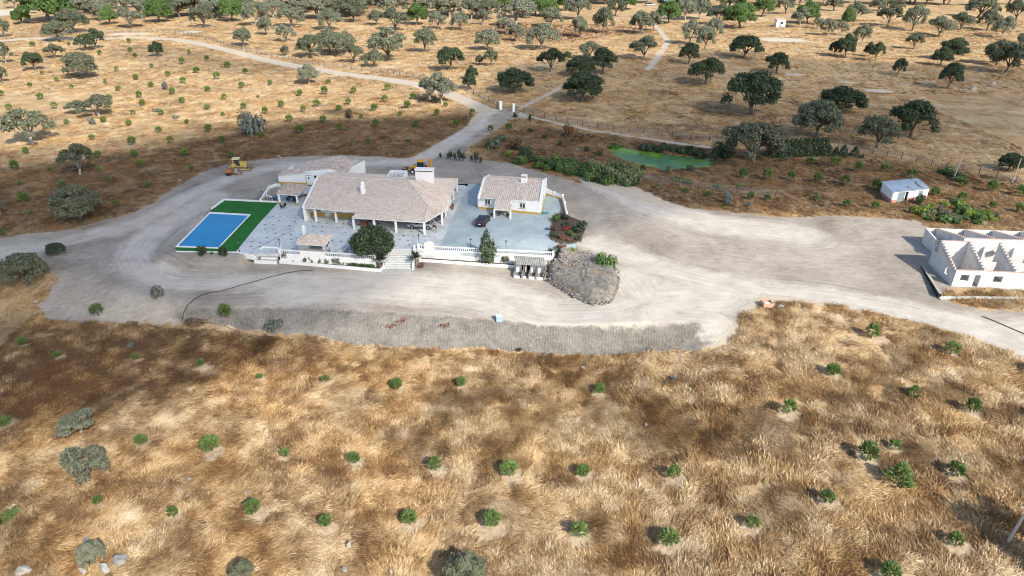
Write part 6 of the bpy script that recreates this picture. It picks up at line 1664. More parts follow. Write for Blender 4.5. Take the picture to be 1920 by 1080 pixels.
# ------------------------------------------------------------------ vehicles
def paint(name, col, rough=0.3, metal=0.0): return plain(name, col, rough, 0.06, 0.8, metal, 0.5)
TYRE = plain('tyre_rubber', (0.022, 0.022, 0.022), 0.85, 0.2, 4.0)
RIM = plain('alloy_rim', (0.45, 0.46, 0.47), 0.35, 0.1, 3.0, 0.7)
LAMPW = plain('lamp_glass', (0.70, 0.70, 0.68), 0.15, spec=0.6)
LAMPR = plain('tail_lamp', (0.35, 0.02, 0.02), 0.2, spec=0.6)
PLATE = plain('number_plate', (0.80, 0.80, 0.78), 0.5)
TRIM = plain('black_trim', (0.025, 0.025, 0.028), 0.6)

def wheel(root, x, y, r, w, rim=RIM):
    m = MB(); s = 1 if y > 0 else -1
    m.lathe([(r * 0.6, -w / 2), (r * 0.94, -w / 2), (r, -w * 0.3), (r, w * 0.3), (r * 0.94, w / 2), (r * 0.6, w / 2)], 18, (x, y, r), axis='y'); t = m.build('wheel', TYRE, root)
    m = MB(); m.lathe([(r * 0.58, 0), (r * 0.6, 0.02), (r * 0.2, 0.05)] if s > 0 else [(r * 0.2, -0.05), (r * 0.6, -0.02), (r * 0.58, 0)], 12, (x, y + s * w / 2, r), axis='y'); m.build('rim', rim, t)
    return t

def loft(mb, sections):
    n = len(sections[0]); b = len(mb.v); vs = [p for s in sections for p in s]; fs = []
    for i in range(len(sections) - 1):
        for k in range(n): fs.append((i * n + k, i * n + (k + 1) % n, (i + 1) * n + (k + 1) % n, (i + 1) * n + k))
    fs += [tuple(range(n))[::-1], tuple(range((len(sections) - 1) * n, len(sections) * n))]
    mb.add(vs, fs)

def suv(name, label, loc, rz, body, L=4.6, W=1.84, Hh=1.68, boot_open=False, group=None):
    """estate-like four wheel drive; nose towards +x, origin on the ground under its middle"""
    t = thing(name, label, 'car', loc, rz, group)
    h = L / 2; w = W / 2
    def sec(x, k, zb, zs): return [(x, -w * k * 0.92, zb), (x, w * k * 0.92, zb), (x, w * k, zb + (zs - zb) * 0.45), (x, w * k * 0.985, zs - 0.06), (x, w * k * 0.90, zs), (x, -w * k * 0.90, zs), (x, -w * k * 0.985, zs - 0.06), (x, -w * k, zb + (zs - zb) * 0.45)]
    m = MB()
    loft(m, [sec(-h, 0.86, 0.45, 0.82), sec(-h + 0.1, 0.95, 0.34, 1.0), sec(-h + 0.5, 1.0, 0.30, 1.04), sec(-0.4, 1.0, 0.28, 1.03), sec(h - 1.35, 1.0, 0.28, 1.01), sec(h - 0.5, 0.97, 0.30, 0.93), sec(h - 0.12, 0.90, 0.34, 0.82), sec(h, 0.78, 0.44, 0.70)])
    bd = m.build('body', body, t, smooth=False)
    m = MB()                                         # glasshouse
    def gs(x, kb, zb, kt, zt): return [(x, -w * kb, zb), (x, w * kb, zb), (x, w * kt, zt), (x, -w * kt, zt)]
    loft(m, [[(-h + 0.10, -w * .86, 1.0), (-h + 0.10, w * .86, 1.0), (-h + 0.12, w * .85, 1.02), (-h + 0.12, -w * .85, 1.02)], gs(-h + 0.42, 0.88, 1.0, 0.74, Hh - 0.08), gs(0.15, 0.90, 1.0, 0.76, Hh - 0.05), [(h - 1.15, -w * .86, 1.0), (h - 1.15, w * .86, 1.0), (h - 1.17, w * .85, 1.02), (h - 1.17, -w * .85, 1.02)]])
    gh = m.build('glasshouse', GLASS, t)
    m = MB(); loft(m, [gs(-h + 0.36, 0.72, Hh - 0.09, 0.70, Hh - 0.03), gs(-0.5, 0.76, Hh - 0.05, 0.70, Hh + 0.02), gs(0.30, 0.75, Hh - 0.09, 0.70, Hh - 0.02)]); m.build('roof_panel', body, t)
    for s in (-1, 1):
        m = MB()
        for (xb, xt) in ((-h + 0.2, -h + 0.44), (-0.95, -0.92), (-0.05, 0.0), (h - 1.2, 0.22)): m.tube([(xb, s * w * 0.885, 1.0), (xt, s * w * 0.755, Hh - 0.07)], 0.045, 4)
        m.build('pillar', body, t)
        m = MB(); m.tube([(-h + 0.5, s * w * 0.62, Hh + 0.05), (-0.0, s * w * 0.62, Hh + 0.06)], 0.022, 5); m.build('roof_rail', TRIM, t)
        m = MB(); m.box((h - 1.28, s * (w + 0.08), 1.06), (0.14, 0.18, 0.13)); m.build('mirror', body, t)
        m = MB(); m.box((h - 0.13, s * w * 0.68, 0.74), (0.24, 0.36, 0.15), -s * 0.35); m.build('headlight', LAMPW, t)
        m = MB(); m.box((-h + 0.06, s * w * 0.78, 0.90), (0.14, 0.22, 0.26)); m.build('tail_lamp', LAMPR, t)
        m = MB(); m.box((0.05, s * w * 0.985, 0.40), (L * 0.55, 0.06, 0.14)); m.build('sill_trim', TRIM, t)
        for x in (-h + 0.88, h - 0.92):
            m = MB(); m.lathe([(0.43, -0.012), (0.43, 0.012)], 18, (x, s * w * 0.995, 0.37), axis='y'); m.build('wheel_arch', TRIM, t)
            wheel(t, x, s * (w - 0.06), 0.36, 0.24)
    m = MB(); m.box((-h - 0.03, 0, 0.50), (0.14, W * 0.86, 0.2)); m.build('rear_bumper', TRIM, t)
    m = MB(); m.box((h - 0.02, 0, 0.50), (0.12, W * 0.74, 0.2)); m.build('grille', TRIM, t)
    m = MB(); m.box((-h - 0.045, 0, 0.74), (0.03, 0.52, 0.12)); m.build('number_plate', PLATE, t)
    if boot_open:
        m = MB(); m.box((-h - 0.30, 0, Hh + 0.25), (1.0, W * 0.78, 0.06), 0, ry=0.45); tg = m.build('tailgate', body, t)
        m = MB(); m.box((-h - 0.36, 0, Hh + 0.31), (0.5, W * 0.62, 0.03), 0, ry=0.45); m.build('tailgate_window', GLASS, tg)
    return t
SILVER = paint('silver_paint', (0.42, 0.46, 0.50), 0.3, 0.35)
BLACKP = paint('black_paint', (0.012, 0.012, 0.016), 0.18)
GREYPAINT = paint('dark_grey_paint', (0.05, 0.055, 0.065), 0.25)
WHITEP = paint('white_paint', (0.75, 0.75, 0.75), 0.3)
bc = at(905.5, 418.5)
suv('black_car', 'black estate car parked on the blue grey drive in front of the cottage', (bc[0], bc[1], 0.006), math.radians(76), BLACKP, 4.7, 1.86, 1.6)
sc_ = at(788, 430)
suv('silver_car', 'silver estate car under the porch with its tailgate raised', (sc_[0], sc_[1] + 0.8, 0.0), math.radians(176), SILVER, 4.75, 1.86, 1.75, True)
dc = at(806, 425)
suv('dark_car', 'dark grey car parked deeper in the carport behind the silver one', (-15.2, 122.6, 0.0), math.radians(172), GREYPAINT, 4.2, 1.78, 1.6)
fx, fy, fz = gpz(1219, 11)
suv('white_car', 'white vehicle parked under trees at the far top edge', (fx, fy, fz), 0.2, WHITEP, 6.5, 2.4, 2.6)

# ---- person behind the silver car, leaning in at the open tailgate
def person(loc, rz):
    t = thing('person', 'person in dark jacket and pale trousers bending in at the silver car tailgate', 'person', loc, rz)
    J = [(0, 0, 0.93), (0.10, 0, 1.15), (0.24, 0, 1.38), (0.31, 0, 1.48), (0.38, 0, 1.60), (0.42, 0, 1.68),
         (0.24, 0.19, 1.37), (0.36, 0.24, 1.13), (0.58, 0.20, 1.06), (0.66, 0.18, 1.06), (0.24, -0.19, 1.37), (0.34, -0.25, 1.12), (0.56, -0.20, 1.08), (0.64, -0.18, 1.08),
         (-0.02, 0.10, 0.86), (0.05, 0.12, 0.48), (-0.04, 0.13, 0.09), (0.10, 0.14, 0.04), (-0.02, -0.10, 0.86), (-0.05, -0.12, 0.47), (-0.16, -0.12, 0.09), (-0.02, -0.13, 0.04)]
    E = [(0, 1), (1, 2), (2, 3), (3, 4), (4, 5), (2, 6), (6, 7), (7, 8), (8, 9), (2, 10), (10, 11), (11, 12), (12, 13), (0, 14), (14, 15), (15, 16), (16, 17), (0, 18), (18, 19), (19, 20), (20, 21)]
    Rr = [.145, .14, .15, .062, .10, .085, .075, .052, .042, .040, .075, .052, .042, .040, .10, .068, .048, .045, .10, .068, .048, .045]
    me = bpy.data.meshes.new('body'); me.from_pydata(J, E, []); o = link('body', me)
    sk = o.modifiers.new('skin', 'SKIN'); sk.use_smooth_shade = True
    for v, r in zip(me.skin_vertices[0].data, Rr): v.radius = (r, r)
    me.skin_vertices[0].data[0].use_root = True
    o.modifiers.new('sub', 'SUBSURF').levels = 1
    bpy.context.view_layer.update()
    m2 = bpy.data.meshes.new_from_object(o.evaluated_get(bpy.context.evaluated_depsgraph_get())); m2.name = 'body'
    m2.materials.clear()
    for m in (plain('dark_jacket', (0.025, 0.026, 0.035), 0.9), plain('pale_trousers', (0.40, 0.34, 0.27), 0.9), plain('skin', (0.42, 0.25, 0.18), 0.6), plain('dark_shoes', (0.03, 0.025, 0.02), 0.7)): m2.materials.append(m)
    mi = []
    for p in m2.polygons:
        c = p.center
        mi.append(3 if c.z < 0.09 else 1 if c.z < 0.93 else 2 if (c.z > 1.50 or (c.x > 0.60 and c.z < 1.2)) else 0)
    m2.polygons.foreach_set('material_index', mi)
    o.modifiers.clear(); o.data = m2; o.parent = t
    m = MB(); m.lathe([(0.02, -0.02), (0.088, 0.0), (0.098, 0.06), (0.07, 0.13), (0.02, 0.15)], 10, (0.385, 0, 1.63)); m.build('hair', plain('dark_hair', (0.03, 0.02, 0.015), 0.8), t, smooth=True)
    for s in (-1, 1):
        for k in range(4):
            m = MB(); y = 0.19 * s + (k - 1.5) * 0.02; m.tube([(0.66, y, 1.07), (0.72 - 0.01 * abs(k - 1.2), y, 1.065), (0.745 - 0.012 * abs(k - 1.2), y, 1.045)], [0.010, 0.009, 0.007], 5); m.build('finger', bpy.data.materials['skin'], t)
        m = MB(); m.tube([(0.64, 0.19 * s - 0.03 * s, 1.07), (0.68, 0.19 * s - 0.06 * s, 1.05)], [0.011, 0.008], 5); m.build('thumb', bpy.data.materials['skin'], t)
        m = MB(); m.lathe([(0.004, -.004), (0.012, 0), (0.004, .004)], 6, (0.475, s * 0.035, 1.64)); m.build('eye', DARKM, t)
    m = MB(); m.box((0.49, 0, 1.615), (0.03, 0.025, 0.04)); m.build('nose', bpy.data.materials['skin'], t)
pp_ = at(817.5, 437.5)
person((pp_[0], pp_[1] + 0.4, 0.0), math.radians(168))

# ---- bulldozer
YEL = plain('worn_yellow', (0.55, 0.40, 0.09), 0.6, 0.25, 1.5, dirt=(0.22, 0.17, 0.11), dirt_amt=0.5)
YELO = plain('machine_orange', (0.62, 0.30, 0.03), 0.5, 0.15, 1.5, dirt=(0.25, 0.17, 0.10), dirt_amt=0.4)
STEEL = plain('dusty_steel', (0.20, 0.18, 0.16), 0.75, 0.35, 2.0, dirt=(0.32, 0.29, 0.25), dirt_amt=0.5)
RUSTO = plain('rust_orange', (0.38, 0.15, 0.06), 0.8, 0.35, 2.5, dirt=(0.16, 0.09, 0.06), dirt_amt=0.5)
CABG = plain('blue_cab_glass', (0.02, 0.035, 0.06), 0.15, 0.2, 1.0, spec=0.6)
def bulldozer(label, loc, rz):
    t = thing('bulldozer', label, 'bulldozer', loc, rz)
    for s in (-1, 1):
        m = MB(); prof = [(-1.7, 0.55), (-1.45, 0.15), (-1.1, 0.0), (1.2, 0.0), (1.6, 0.2), (1.7, 0.55), (1.45, 0.85), (-1.35, 0.95)]
        m.extrude(prof, s * 0.75 if s > 0 else -1.25, 1.25 if s > 0 else s * 0.75); tr = m.build('track', STEEL, t)
        m = MB()
        for k in range(16): m.box((-1.2 + k * 0.16, s * 1.0, 0.93 - 0.005 * k), (0.06, 0.52, 0.07))
        m.build('track_pads', TYRE, tr)['kind'] = 'stuff'
        m = MB(); m.tube([(0.3, s * 1.33, 0.5), (2.3, s * 1.33, 0.42)], 0.11, 6); m.build('push_arm', YEL, t)
        m = MB(); m.tube([(1.5, s * 0.55, 1.45), (2.35, s * 0.6, 0.75)], 0.075, 6); m.build('cylinder', STEEL, t)
    m = MB(); m.box((0.0, 0, 0.85), (3.1, 1.5, 0.55)); m.build('chassis', YEL, t)
    m = MB(); m.extrude([(0.2, 1.1), (1.75, 1.1), (1.75, 1.75), (0.2, 1.95)], -0.55, 0.55); m.build('engine_hood', YEL, t)
    m = MB(); m.box((1.78, 0, 1.45), (0.08, 0.9, 0.75)); m.build('radiator_grille', STEEL, t)
    m = MB(); m.tube([(0.9, 0.25, 1.85), (0.9, 0.25, 2.45)], 0.07, 8); m.build('exhaust', STEEL, t)
    m = MB(); m.box((-1.1, 0, 1.35), (1.1, 1.7, 0.55)); m.build('rear_tank', YEL, t)
    m = MB(); m.box((-0.35, 0, 2.0), (1.15, 1.4, 1.35), taper=0.88); cab = m.build('cab', CABG, t)
    m = MB(); m.box((-0.55, 0, 2.78), (1.7, 1.6, 0.14)); m.build('canopy', plain('pale_yellow', (0.66, 0.60, 0.34), 0.6), t)
    for s in (-1, 1):
        m = MB(); m.tube([(-1.15, s * 0.75, 1.5), (-1.25, s * 0.72, 2.75)], 0.09, 5); m.build('post', YEL, t)
        m = MB(); m.tube([(0.22, s * 0.66, 1.5), (0.12, s * 0.62, 2.72)], 0.05, 5); m.build('post', YEL, t)
    m = MB(); m.extrude([(2.35, 0.02), (2.55, 0.25), (2.52, 0.7), (2.68, 1.15), (2.58, 1.15), (2.40, 0.72), (2.42, 0.28), (2.25, 0.06)], -1.75, 1.75); m.build('blade', STEEL, t)
    m = MB(); m.box((-2.0, 0, 0.75), (0.5, 1.4, 0.3)); m.build('ripper_beam', YEL, t)
    for y in (-0.5, 0.5):
        m = MB(); m.box((-2.15, y, 0.45), (0.18, 0.1, 0.9), 0, ry=0.2); m.build('ripper_tooth', STEEL, t)
    return t
bd_ = at(450, 321)
bulldozer('yellow bulldozer with dark blue cab standing behind the orange implement', (bd_[0] - 0.2, bd_[1] + 0.9, float(H(*bd_))), math.radians(12))
im = at(440, 327)
t = thing('towed_implement', 'rusty orange towed soil implement with grey frame in front of the bulldozer', 'implement', (im[0] - 0.1, im[1], float(H(*im))), math.radians(6))
m = MB(); m.lathe([(0.25, -0.35), (0.62, -0.35), (0.66, -0.25), (0.66, 0.25), (0.62, 0.35), (0.25, 0.35)], 16, (-1.0, -0.7, 0.62), axis='y'); m.build('wheel', TYRE, t)
m = MB(); m.lathe([(0.25, -0.30), (0.58, -0.30), (0.60, -0.22), (0.60, 0.22), (0.58, 0.30), (0.25, 0.30)], 16, (-1.0, 0.7, 0.6), axis='y'); m.build('wheel', TYRE, t)
m = MB(); m.extrude([(-1.65, 0.75), (-1.35, 1.35), (-0.6, 1.4), (-0.2, 0.9), (-0.4, 0.7)], -1.15, -0.25); m.build('mudguard', RUSTO, t)
m = MB(); m.box((-0.55, 0, 0.8), (1.1, 1.6, 0.5)); m.box((-0.9, 0, 1.25), (0.5, 0.9, 0.45)); m.build('hopper', RUSTO, t)
m = MB(); m.tube([(-0.3, -0.5, 0.7), (1.7, -0.35, 0.55), (1.75, 0.4, 0.5), (-0.3, 0.5, 0.7)], 0.1, 5); m.build('drawbar', STEEL, t)
m = MB(); m.box((0.55, -0.3, 0.8), (0.5, 0.12, 0.9)); m.box((0.55, 0.3, 0.8), (0.5, 0.12, 0.9)); m.box((0.55, 0, 1.2), (0.5, 0.5, 0.1)); m.build('headstock', plain('pale_grey_paint', (0.42, 0.38, 0.36), 0.7), t)
m = MB(); m.lathe([(0.1, -0.75), (0.4, -0.75), (0.42, 0.75), (0.1, 0.75)], 12, (1.35, 0, 0.42), axis='y'); m.build('roller', STEEL, t)
for s in (-1, 1):
    m = MB(); m.box((0.95, s * 0.85, 0.6), (1.1, 0.1, 0.22), 0, ry=0.25); m.build('arm', plain('pinkish_grey', (0.40, 0.31, 0.28), 0.8) if s < 0 else bpy.data.materials['pinkish_grey'], t)

# ---- backhoe loader behind the big chimney
def backhoe(label, loc, rz):
    t = thing('backhoe_loader', label, 'backhoe loader', loc, rz)
    m = MB(); m.box((0.1, 0, 0.85), (3.4, 0.9, 0.45)); m.build('chassis', TRIM, t)
    m = MB(); m.extrude([(0.55, 1.0), (2.05, 0.95), (2.1, 1.45), (0.55, 1.65)], -0.5, 0.5); m.build('engine_hood', YELO, t)
    m = MB(); m.box((-0.25, 0, 1.95), (1.45, 1.5, 1.5), taper=0.9); m.build('cab', CABG, t)
    m = MB(); m.box((-0.25, 0, 1.2), (1.5, 1.56, 0.4)); m.build('cab_base', YELO, t)
    m = MB(); m.box((-0.25, 0, 2.80), (1.75, 1.75, 0.20), taper=0.92); m.build('cab_roof', YELO, t)
    for sx in (-0.95, 0.45):
        for s in (-1, 1):
            m = MB(); m.tube([(sx, s * 0.74, 1.3), (sx * 0.93 - 0.02, s * 0.69, 2.72)], 0.055, 5); m.build('post', TRIM, t)
    WR = plain('white_rim', (0.70, 0.69, 0.64), 0.6) if 'white_rim' not in bpy.data.materials else bpy.data.materials['white_rim']
    for s in (-1, 1):
        wheel(t, -0.85, s * 0.98, 0.72, 0.44, WR); wheel(t, 1.55, s * 0.92, 0.47, 0.32, WR)
        m = MB(); m.tube([(0.35, s * 0.62, 1.55), (1.6, s * 0.66, 1.55), (2.9, s * 0.66, 0.55)], [0.13, 0.14, 0.11], 5); m.build('loader_arm', YELO, t)
        m = MB(); m.tube([(0.7, s * 0.66, 1.1), (1.9, s * 0.66, 1.25)], 0.07, 6); m.build('cylinder', STEEL, t)
        m = MB(); m.box((-1.65, s * 0.85, 0.75), (0.25, 0.2, 1.3)); m.build('stabiliser', YELO, t)
    m = MB(); m.extrude([(2.8, 0.05), (3.65, 0.02), (3.7, 0.08), (3.0, 0.22), (2.95, 0.85), (3.15, 1.0), (3.1, 1.06), (2.78, 0.9)], -1.05, 1.05); bk = m.build('loader_bucket', TRIM, t)
    for y in (-0.7, -0.25, 0.25, 0.7):
        m = MB(); m.box((3.55, y, 0.95 if abs(y) > 0.5 else 0.6), (0.95, 0.12, 0.12), 0, ry=-0.25); m.build('fork_tine', TRIM, bk)
    m = MB(); m.box((-1.6, 0, 0.9), (0.25, 1.9, 0.5)); m.build('slew_frame', YELO, t)
    m = MB(); m.tube([(-1.85, 0.2, 1.0), (-2.35, 0.2, 2.0), (-2.2, 0.2, 3.35)], [0.22, 0.20, 0.16], 4); m.build('boom', YELO, t)
    m = MB(); m.tube([(-2.2, 0.2, 3.4), (-2.75, 0.2, 2.9), (-2.7, 0.2, 1.35)], [0.17, 0.2, 0.13], 4); m.build('dipper', YELO, t)
    m = MB(); m.extrude([(-2.95, 1.35), (-2.5, 1.4), (-2.25, 0.95), (-2.5, 0.6), (-2.95, 0.7)], -0.15, 0.55); m.build('digging_bucket', TRIM, t)
    return t
bh = at(788, 325)
backhoe('orange yellow backhoe loader parked behind the wide white chimney', (bh[0] - 0.1, bh[1] + 0.6, float(H(*bh))), math.radians(177))

# ------------------------------------------------------------------ lamps, poles, fences, gate
LANT = plain('lantern_glass', (0.25, 0.27, 0.27), 0.2, spec=0.6)
def lamp_proto():
    t = thing('street_lamp', 'x', 'lamp')
    m = MB(); m.lathe([(0.11, 0), (0.11, 0.08), (0.06, 0.14), (0.045, 0.5), (0.04, 1.55), (0.06, 1.58), (0.02, 1.62)], 8); m.build('post', BLACKM, t)
    m = MB(); m.lathe([(0.08, 1.62), (0.15, 1.92)], 6); l = m.build('lantern', LANT, t)
    m = MB(); m.lathe([(0.19, 1.92), (0.10, 2.05), (0.03, 2.08), (0.03, 2.14)], 6); m.build('cap', BLACKM, l)
    return t
LP = lamp_proto()
for i, (px, py, lb) in enumerate([(786, 459.5, 'black lantern lamp post beside the top of the front steps, behind the scalloped panel'), (883, 468, 'black lantern lamp post behind the right balustrade left of the tall dark cypress'), (949, 471.5, 'black lantern lamp post behind the right balustrade right of the tall dark cypress'),
                                 (526, 468.5, 'black lantern lamp post at the left end of the balustrade'), (619, 474, 'black lantern lamp post right of the bar gazebo'), (492.5, 376.5, 'dark lamp post behind the turf beside the rear kerb'), (449, 471.5, 'dark lamp post on the right front corner of the turf')]):
    o = LP if i == 0 else copy_tree(LP)
    o.location = (*at(px, py), 0.0); o['label'] = lb; o['group'] = 'lantern lamps of the terrace'
POLEM = plain('grey_pole', (0.42, 0.40, 0.37), 0.8, 0.25, 1.0)
def pole(label, px, py, lean, h, r=0.13):
    x, y, z = gpz(px, py)
    t = thing('utility_pole', label, 'utility pole', (x, y, z))
    m = MB(); m.tube([(0, 0, -0.4), (lean[0] * 0.5, lean[1] * 0.5, h * 0.5), (lean[0], lean[1], h)], [r, r * 0.85, r * 0.65], 8); m.build('shaft', POLEM, t)
    m = MB(); m.box((lean[0], lean[1], h - 0.25), (0.35, 0.08, 0.08)); m.build('bracket', STEEL, t)
pole('leaning grey utility pole, the left of the two on the terraces at right', 1788, 334, (0.55, 0, ), 6.6) if False else pole('leaning grey utility pole, the left of the two on the terraces at right', 1788, 334, (0.5, 0.0), 6.4)
pole('grey utility pole, the right one of the two near the right edge', 1897, 343, (0.2, 0.0), 5.6)
pole('pale utility pole in the straw at the lower right corner', 1888, 1017, (0.9, 0.0), 8.5, 0.15)

POSTM = plain('weathered_post', (0.11, 0.095, 0.085), 0.9, 0.3, 2.0)
NETM = plain('galvanised_wire', (0.26, 0.255, 0.25), 0.6)
PB_ = MB(); PB_.tube([(0, 0, -0.3), (0, 0, 0.9), (0.02, 0, 1.75)], [0.1, 0.095, 0.085], 6); POSTMESH = PB_.mesh('post', POSTM)
def fence(label, pxs, every, netting=True):
    pts = [gp(*p) for p in pxs]
    t = thing('wire_fence', label, 'fence', (*pts[0], float(H(*pts[0]))), world_parts=True); o = ROOT_AT[t.name]
    run = []
    for a, b in zip(pts[:-1], pts[1:]):
        L = math.hypot(b[0] - a[0], b[1] - a[1]); n = max(1, round(L / every))
        run += [lerp2(a, b, k / n) for k in range(n)]
    run.append(pts[-1]); mb = MB()
    for i, p in enumerate(run):
        z = float(H(*p)); k = link('post', POSTMESH, t, (p[0] - o[0], p[1] - o[1], z - o[2])); k.rotation_euler = (rng.gauss(0, .04), rng.gauss(0, .05), rng.uniform(0, 6)); k.scale = (1, 1, rng.uniform(0.9, 1.12))
        if i:
            q = run[i - 1]; zq = float(H(*q))
            for hh in (0.15, 0.45, 0.75, 1.05, 1.35, 1.55): mb.seg(q, p, zq + hh, zq + hh + 0.03, 0.03, z0b=z + hh, z1b=z + hh + 0.03)
            for j in range(10): c = lerp2(q, p, (j + 0.5) / 10); zc = zq + (z - zq) * (j + 0.5) / 10; d = lerp2(q, p, (j + 0.5) / 10 + 0.007); mb.seg(c, d, zc + 0.1, zc + 1.55, 0.022)
    mb.build('wire_netting', NETM, t)
fence('long wire fence on dark posts along the upper gravel track down to the gate', [(-30, 66), (60, 64), (150, 62), (200, 61), (275, 60), (330, 62), (375, 70), (420, 84), (462, 95), (510, 106), (565, 117), (610, 125), (660, 131), (715, 136), (775, 147), (825, 158), (865, 168), (900, 182), (934, 200)], 4.2)
fence('wire fence on dark posts running from the gate past the pond to the right edge', [(966, 207), (1000, 217), (1065, 232), (1120, 241), (1180, 248), (1260, 257), (1330, 264), (1400, 274), (1470, 282), (1540, 285), (1600, 284), (1636, 289), (1690, 299), (1746, 312), (1804, 321), (1867, 336), (1940, 352), (2010, 366)], 4.0)
fence('line of thin old stakes with wire on the lower terrace right of the damp strip', [(1206, 338), (1238, 344), (1310, 354), (1380, 364), (1413, 368), (1453, 370)], 5.0)
for px, py, lb in ((938.5, 205, 'left white square gate pillar on the gravel drive'), (963, 210, 'right white square gate pillar on the gravel drive')):
    x, y, z = gpz(px, py); t = thing('gate_pillar', lb, 'pillar', (x, y, z), 0.3)
    m = MB(); m.box((0, 0, 1.1), (0.75, 0.75, 2.5)); m.build('shaft', WHITE, t); m = MB(); m.box((0, 0, 2.42), (0.9, 0.9, 0.16)); m.build('cap', WHITE, t)
for (pa, pb, lb) in (((931, 203), (936, 204.5), 'dark iron gate leaf standing open at the left white pillar'), ((966, 211), (973, 213), 'dark iron gate leaf standing open at the right white pillar')):
    a, b = gp(*pa), gp(*pb); z = float(H(*a)); t = thing('iron_gate', lb, 'gate', (*a, z), world_parts=True)
    m = MB(); 
    for hh in (0.2, 1.0, 1.8): m.seg(a, b, z + hh, z + hh + 0.08, 0.06)
    m.build('frame', BLACKM, t)
    for k in range(6):
        m = MB(); c = lerp2(a, b, k / 5); m.box((c[0], c[1], z + 1.0), (0.05, 0.05, 1.8)); m.build('bar', BLACKM, t)

# far white hut
x, y, z = gpz(1463, 51); s = pxm(x, y, z)
t = thing('field_hut', 'tiny white hut with flat roof and dark window alone in the sunlit straw', 'hut', (x, y, z))
wv, hv = 17 / s, 13 / s
m = MB(); m.box((0, wv * 0.3, hv / 2), (wv, wv * 0.7, hv)); m.build('wall', WHITE, t)
m = MB(); m.box((0, wv * 0.3, hv + 0.12), (wv * 1.1, wv * 0.8, 0.25), 0, rx=0.06); m.build('roof', TILE_OLD, t)
m = MB(); m.box((0.3, -wv * 0.05 - 0.02, hv * 0.6), (wv * 0.28, 0.1, hv * 0.28)); m.build('window', DARKM, t)
m = MB(); m.box((-0.2, -wv * 0.05 - 0.02, hv * 0.22), (wv * 0.2, 0.1, hv * 0.4)); m.build('door', GREYP, t)

# ------------------------------------------------------------------ garden, furniture and litter
gb = at(702, 478)
bush('round_tree', 'big round dark green tree beside the top of the front steps', (gb[0] - 0.1, gb[1] + 0.1, -0.2), 7.9, 5.4, L_DARK, None, 'tree', 2, 0.8, 'crown')
rt = [o for o in scene.objects if o.name.startswith('round_tree')][0]
rt.scale = (1, 1, 1)
R = np.random.RandomState(19); lb_ = [(0, 0, 2.5, 3.2, 2.3)]
for k in range(34):
    q = sphere_dirs(1, R, -0.5)[0]; lb_.append((q[0] * 2.9, q[1] * 2.9, 2.6 + q[2] * 1.9, R.uniform(0.75, 1.25), R.uniform(0.65, 1.0)))
V, F = lobed_crown(lb_, 40, 0.13, 0.11, R, -0.8)
for ch in rt.children:
    if ch.name.startswith('crown'): ch.data = mesh_np('crown', V, F, L_DARK, 4)
    else: ch.scale = (4, 4, 4)
x, y = at(915, 494, -1.5)
t = bush('tall_cypress', 'tall dark bushy cypress in front of the right balustrade', (x, y, -1.55), 2.9, 3.6, L_DARK, None, 'tree', 1, 0.8, 'crown')
R = np.random.RandomState(9); V, F = lobed_crown([(0.0, 0, 1.0, 1.15, 1.1), (-0.55, 0.1, 2.4, 0.95, 1.2), (0.45, 0, 2.9, 1.05, 1.2), (-0.5, 0, 3.7, 0.7, 0.9), (0.35, 0.1, 4.5, 0.9, 1.1), (0.2, 0, 5.4, 0.6, 0.8), (0.25, 0, 6.0, 0.35, 0.6)], 55, 0.12, 0.10, R, -0.9)
for ch in t.children:
    if ch.name.startswith('crown'): ch.data = mesh_np('crown', V, F, L_DARK, 4)
    else: ch.scale = (2, 2, 6)
t.scale = (1, 1, 1)
pl_items = [(536, 487, 2.0, 1.7, L_OAK, 'pale leafy shrub at the left end of the planter'), (552, 489, 1.3, 0.7, L_RUST, 'low brownish plant second in the planter'), (571, 491, 1.2, 1.3, L_DARK, 'small dark shrub third in the planter'), (586, 491, 1.5, 1.5, L_GREEN, 'fresh green shrub left of the dry branches in the planter'),
            (601, 493, 1.2, 1.1, L_DRY, 'bare dry twigs in the planter under the bar'), (615, 493, 1.6, 1.3, L_GREEN, 'round green shrub under the right end of the bar counter'), (630, 493, 3.0, 1.7, L_OAK, 'wide grey olive shrub in the middle of the planter')]
for k in range(10): pl_items.append((638 + k * 6.6, 495.0 + k * 0.72, 1.1, 0.65, (L_DARK, L_GREEN)[k % 2], f'low clipped plant of the planter hedge, {nth(k)} from the left'))
for px, py, w, h, mt, lb in pl_items:
    x, y = at(px, py, -1.2); bush('planter_plant', lb, (x, y + 0.15, -1.25), w, h, mt, 'plants of the left planter')
palm('spiky dark palm at the right end of the left planter', 0, 0, 30, (*at(713, 501, -1.2), -1.2))
palm('spiky dark palm at the foot of the front steps on the right', 0, 0, 28, (*at(779, 497, -1.3), -1.3))
x, y = at(790, 500, -1.4); bush('red_plant', 'red leaved spiky plant right of the palm at the step foot', (x, y, -1.5), 1.3, 1.0, L_RUST)
x, y = at(947, 488, -1.1); bush('climber', 'pale sparse climber against the right retaining wall', (x, y - 0.1, -1.2), 1.6, 1.3, L_OAK)

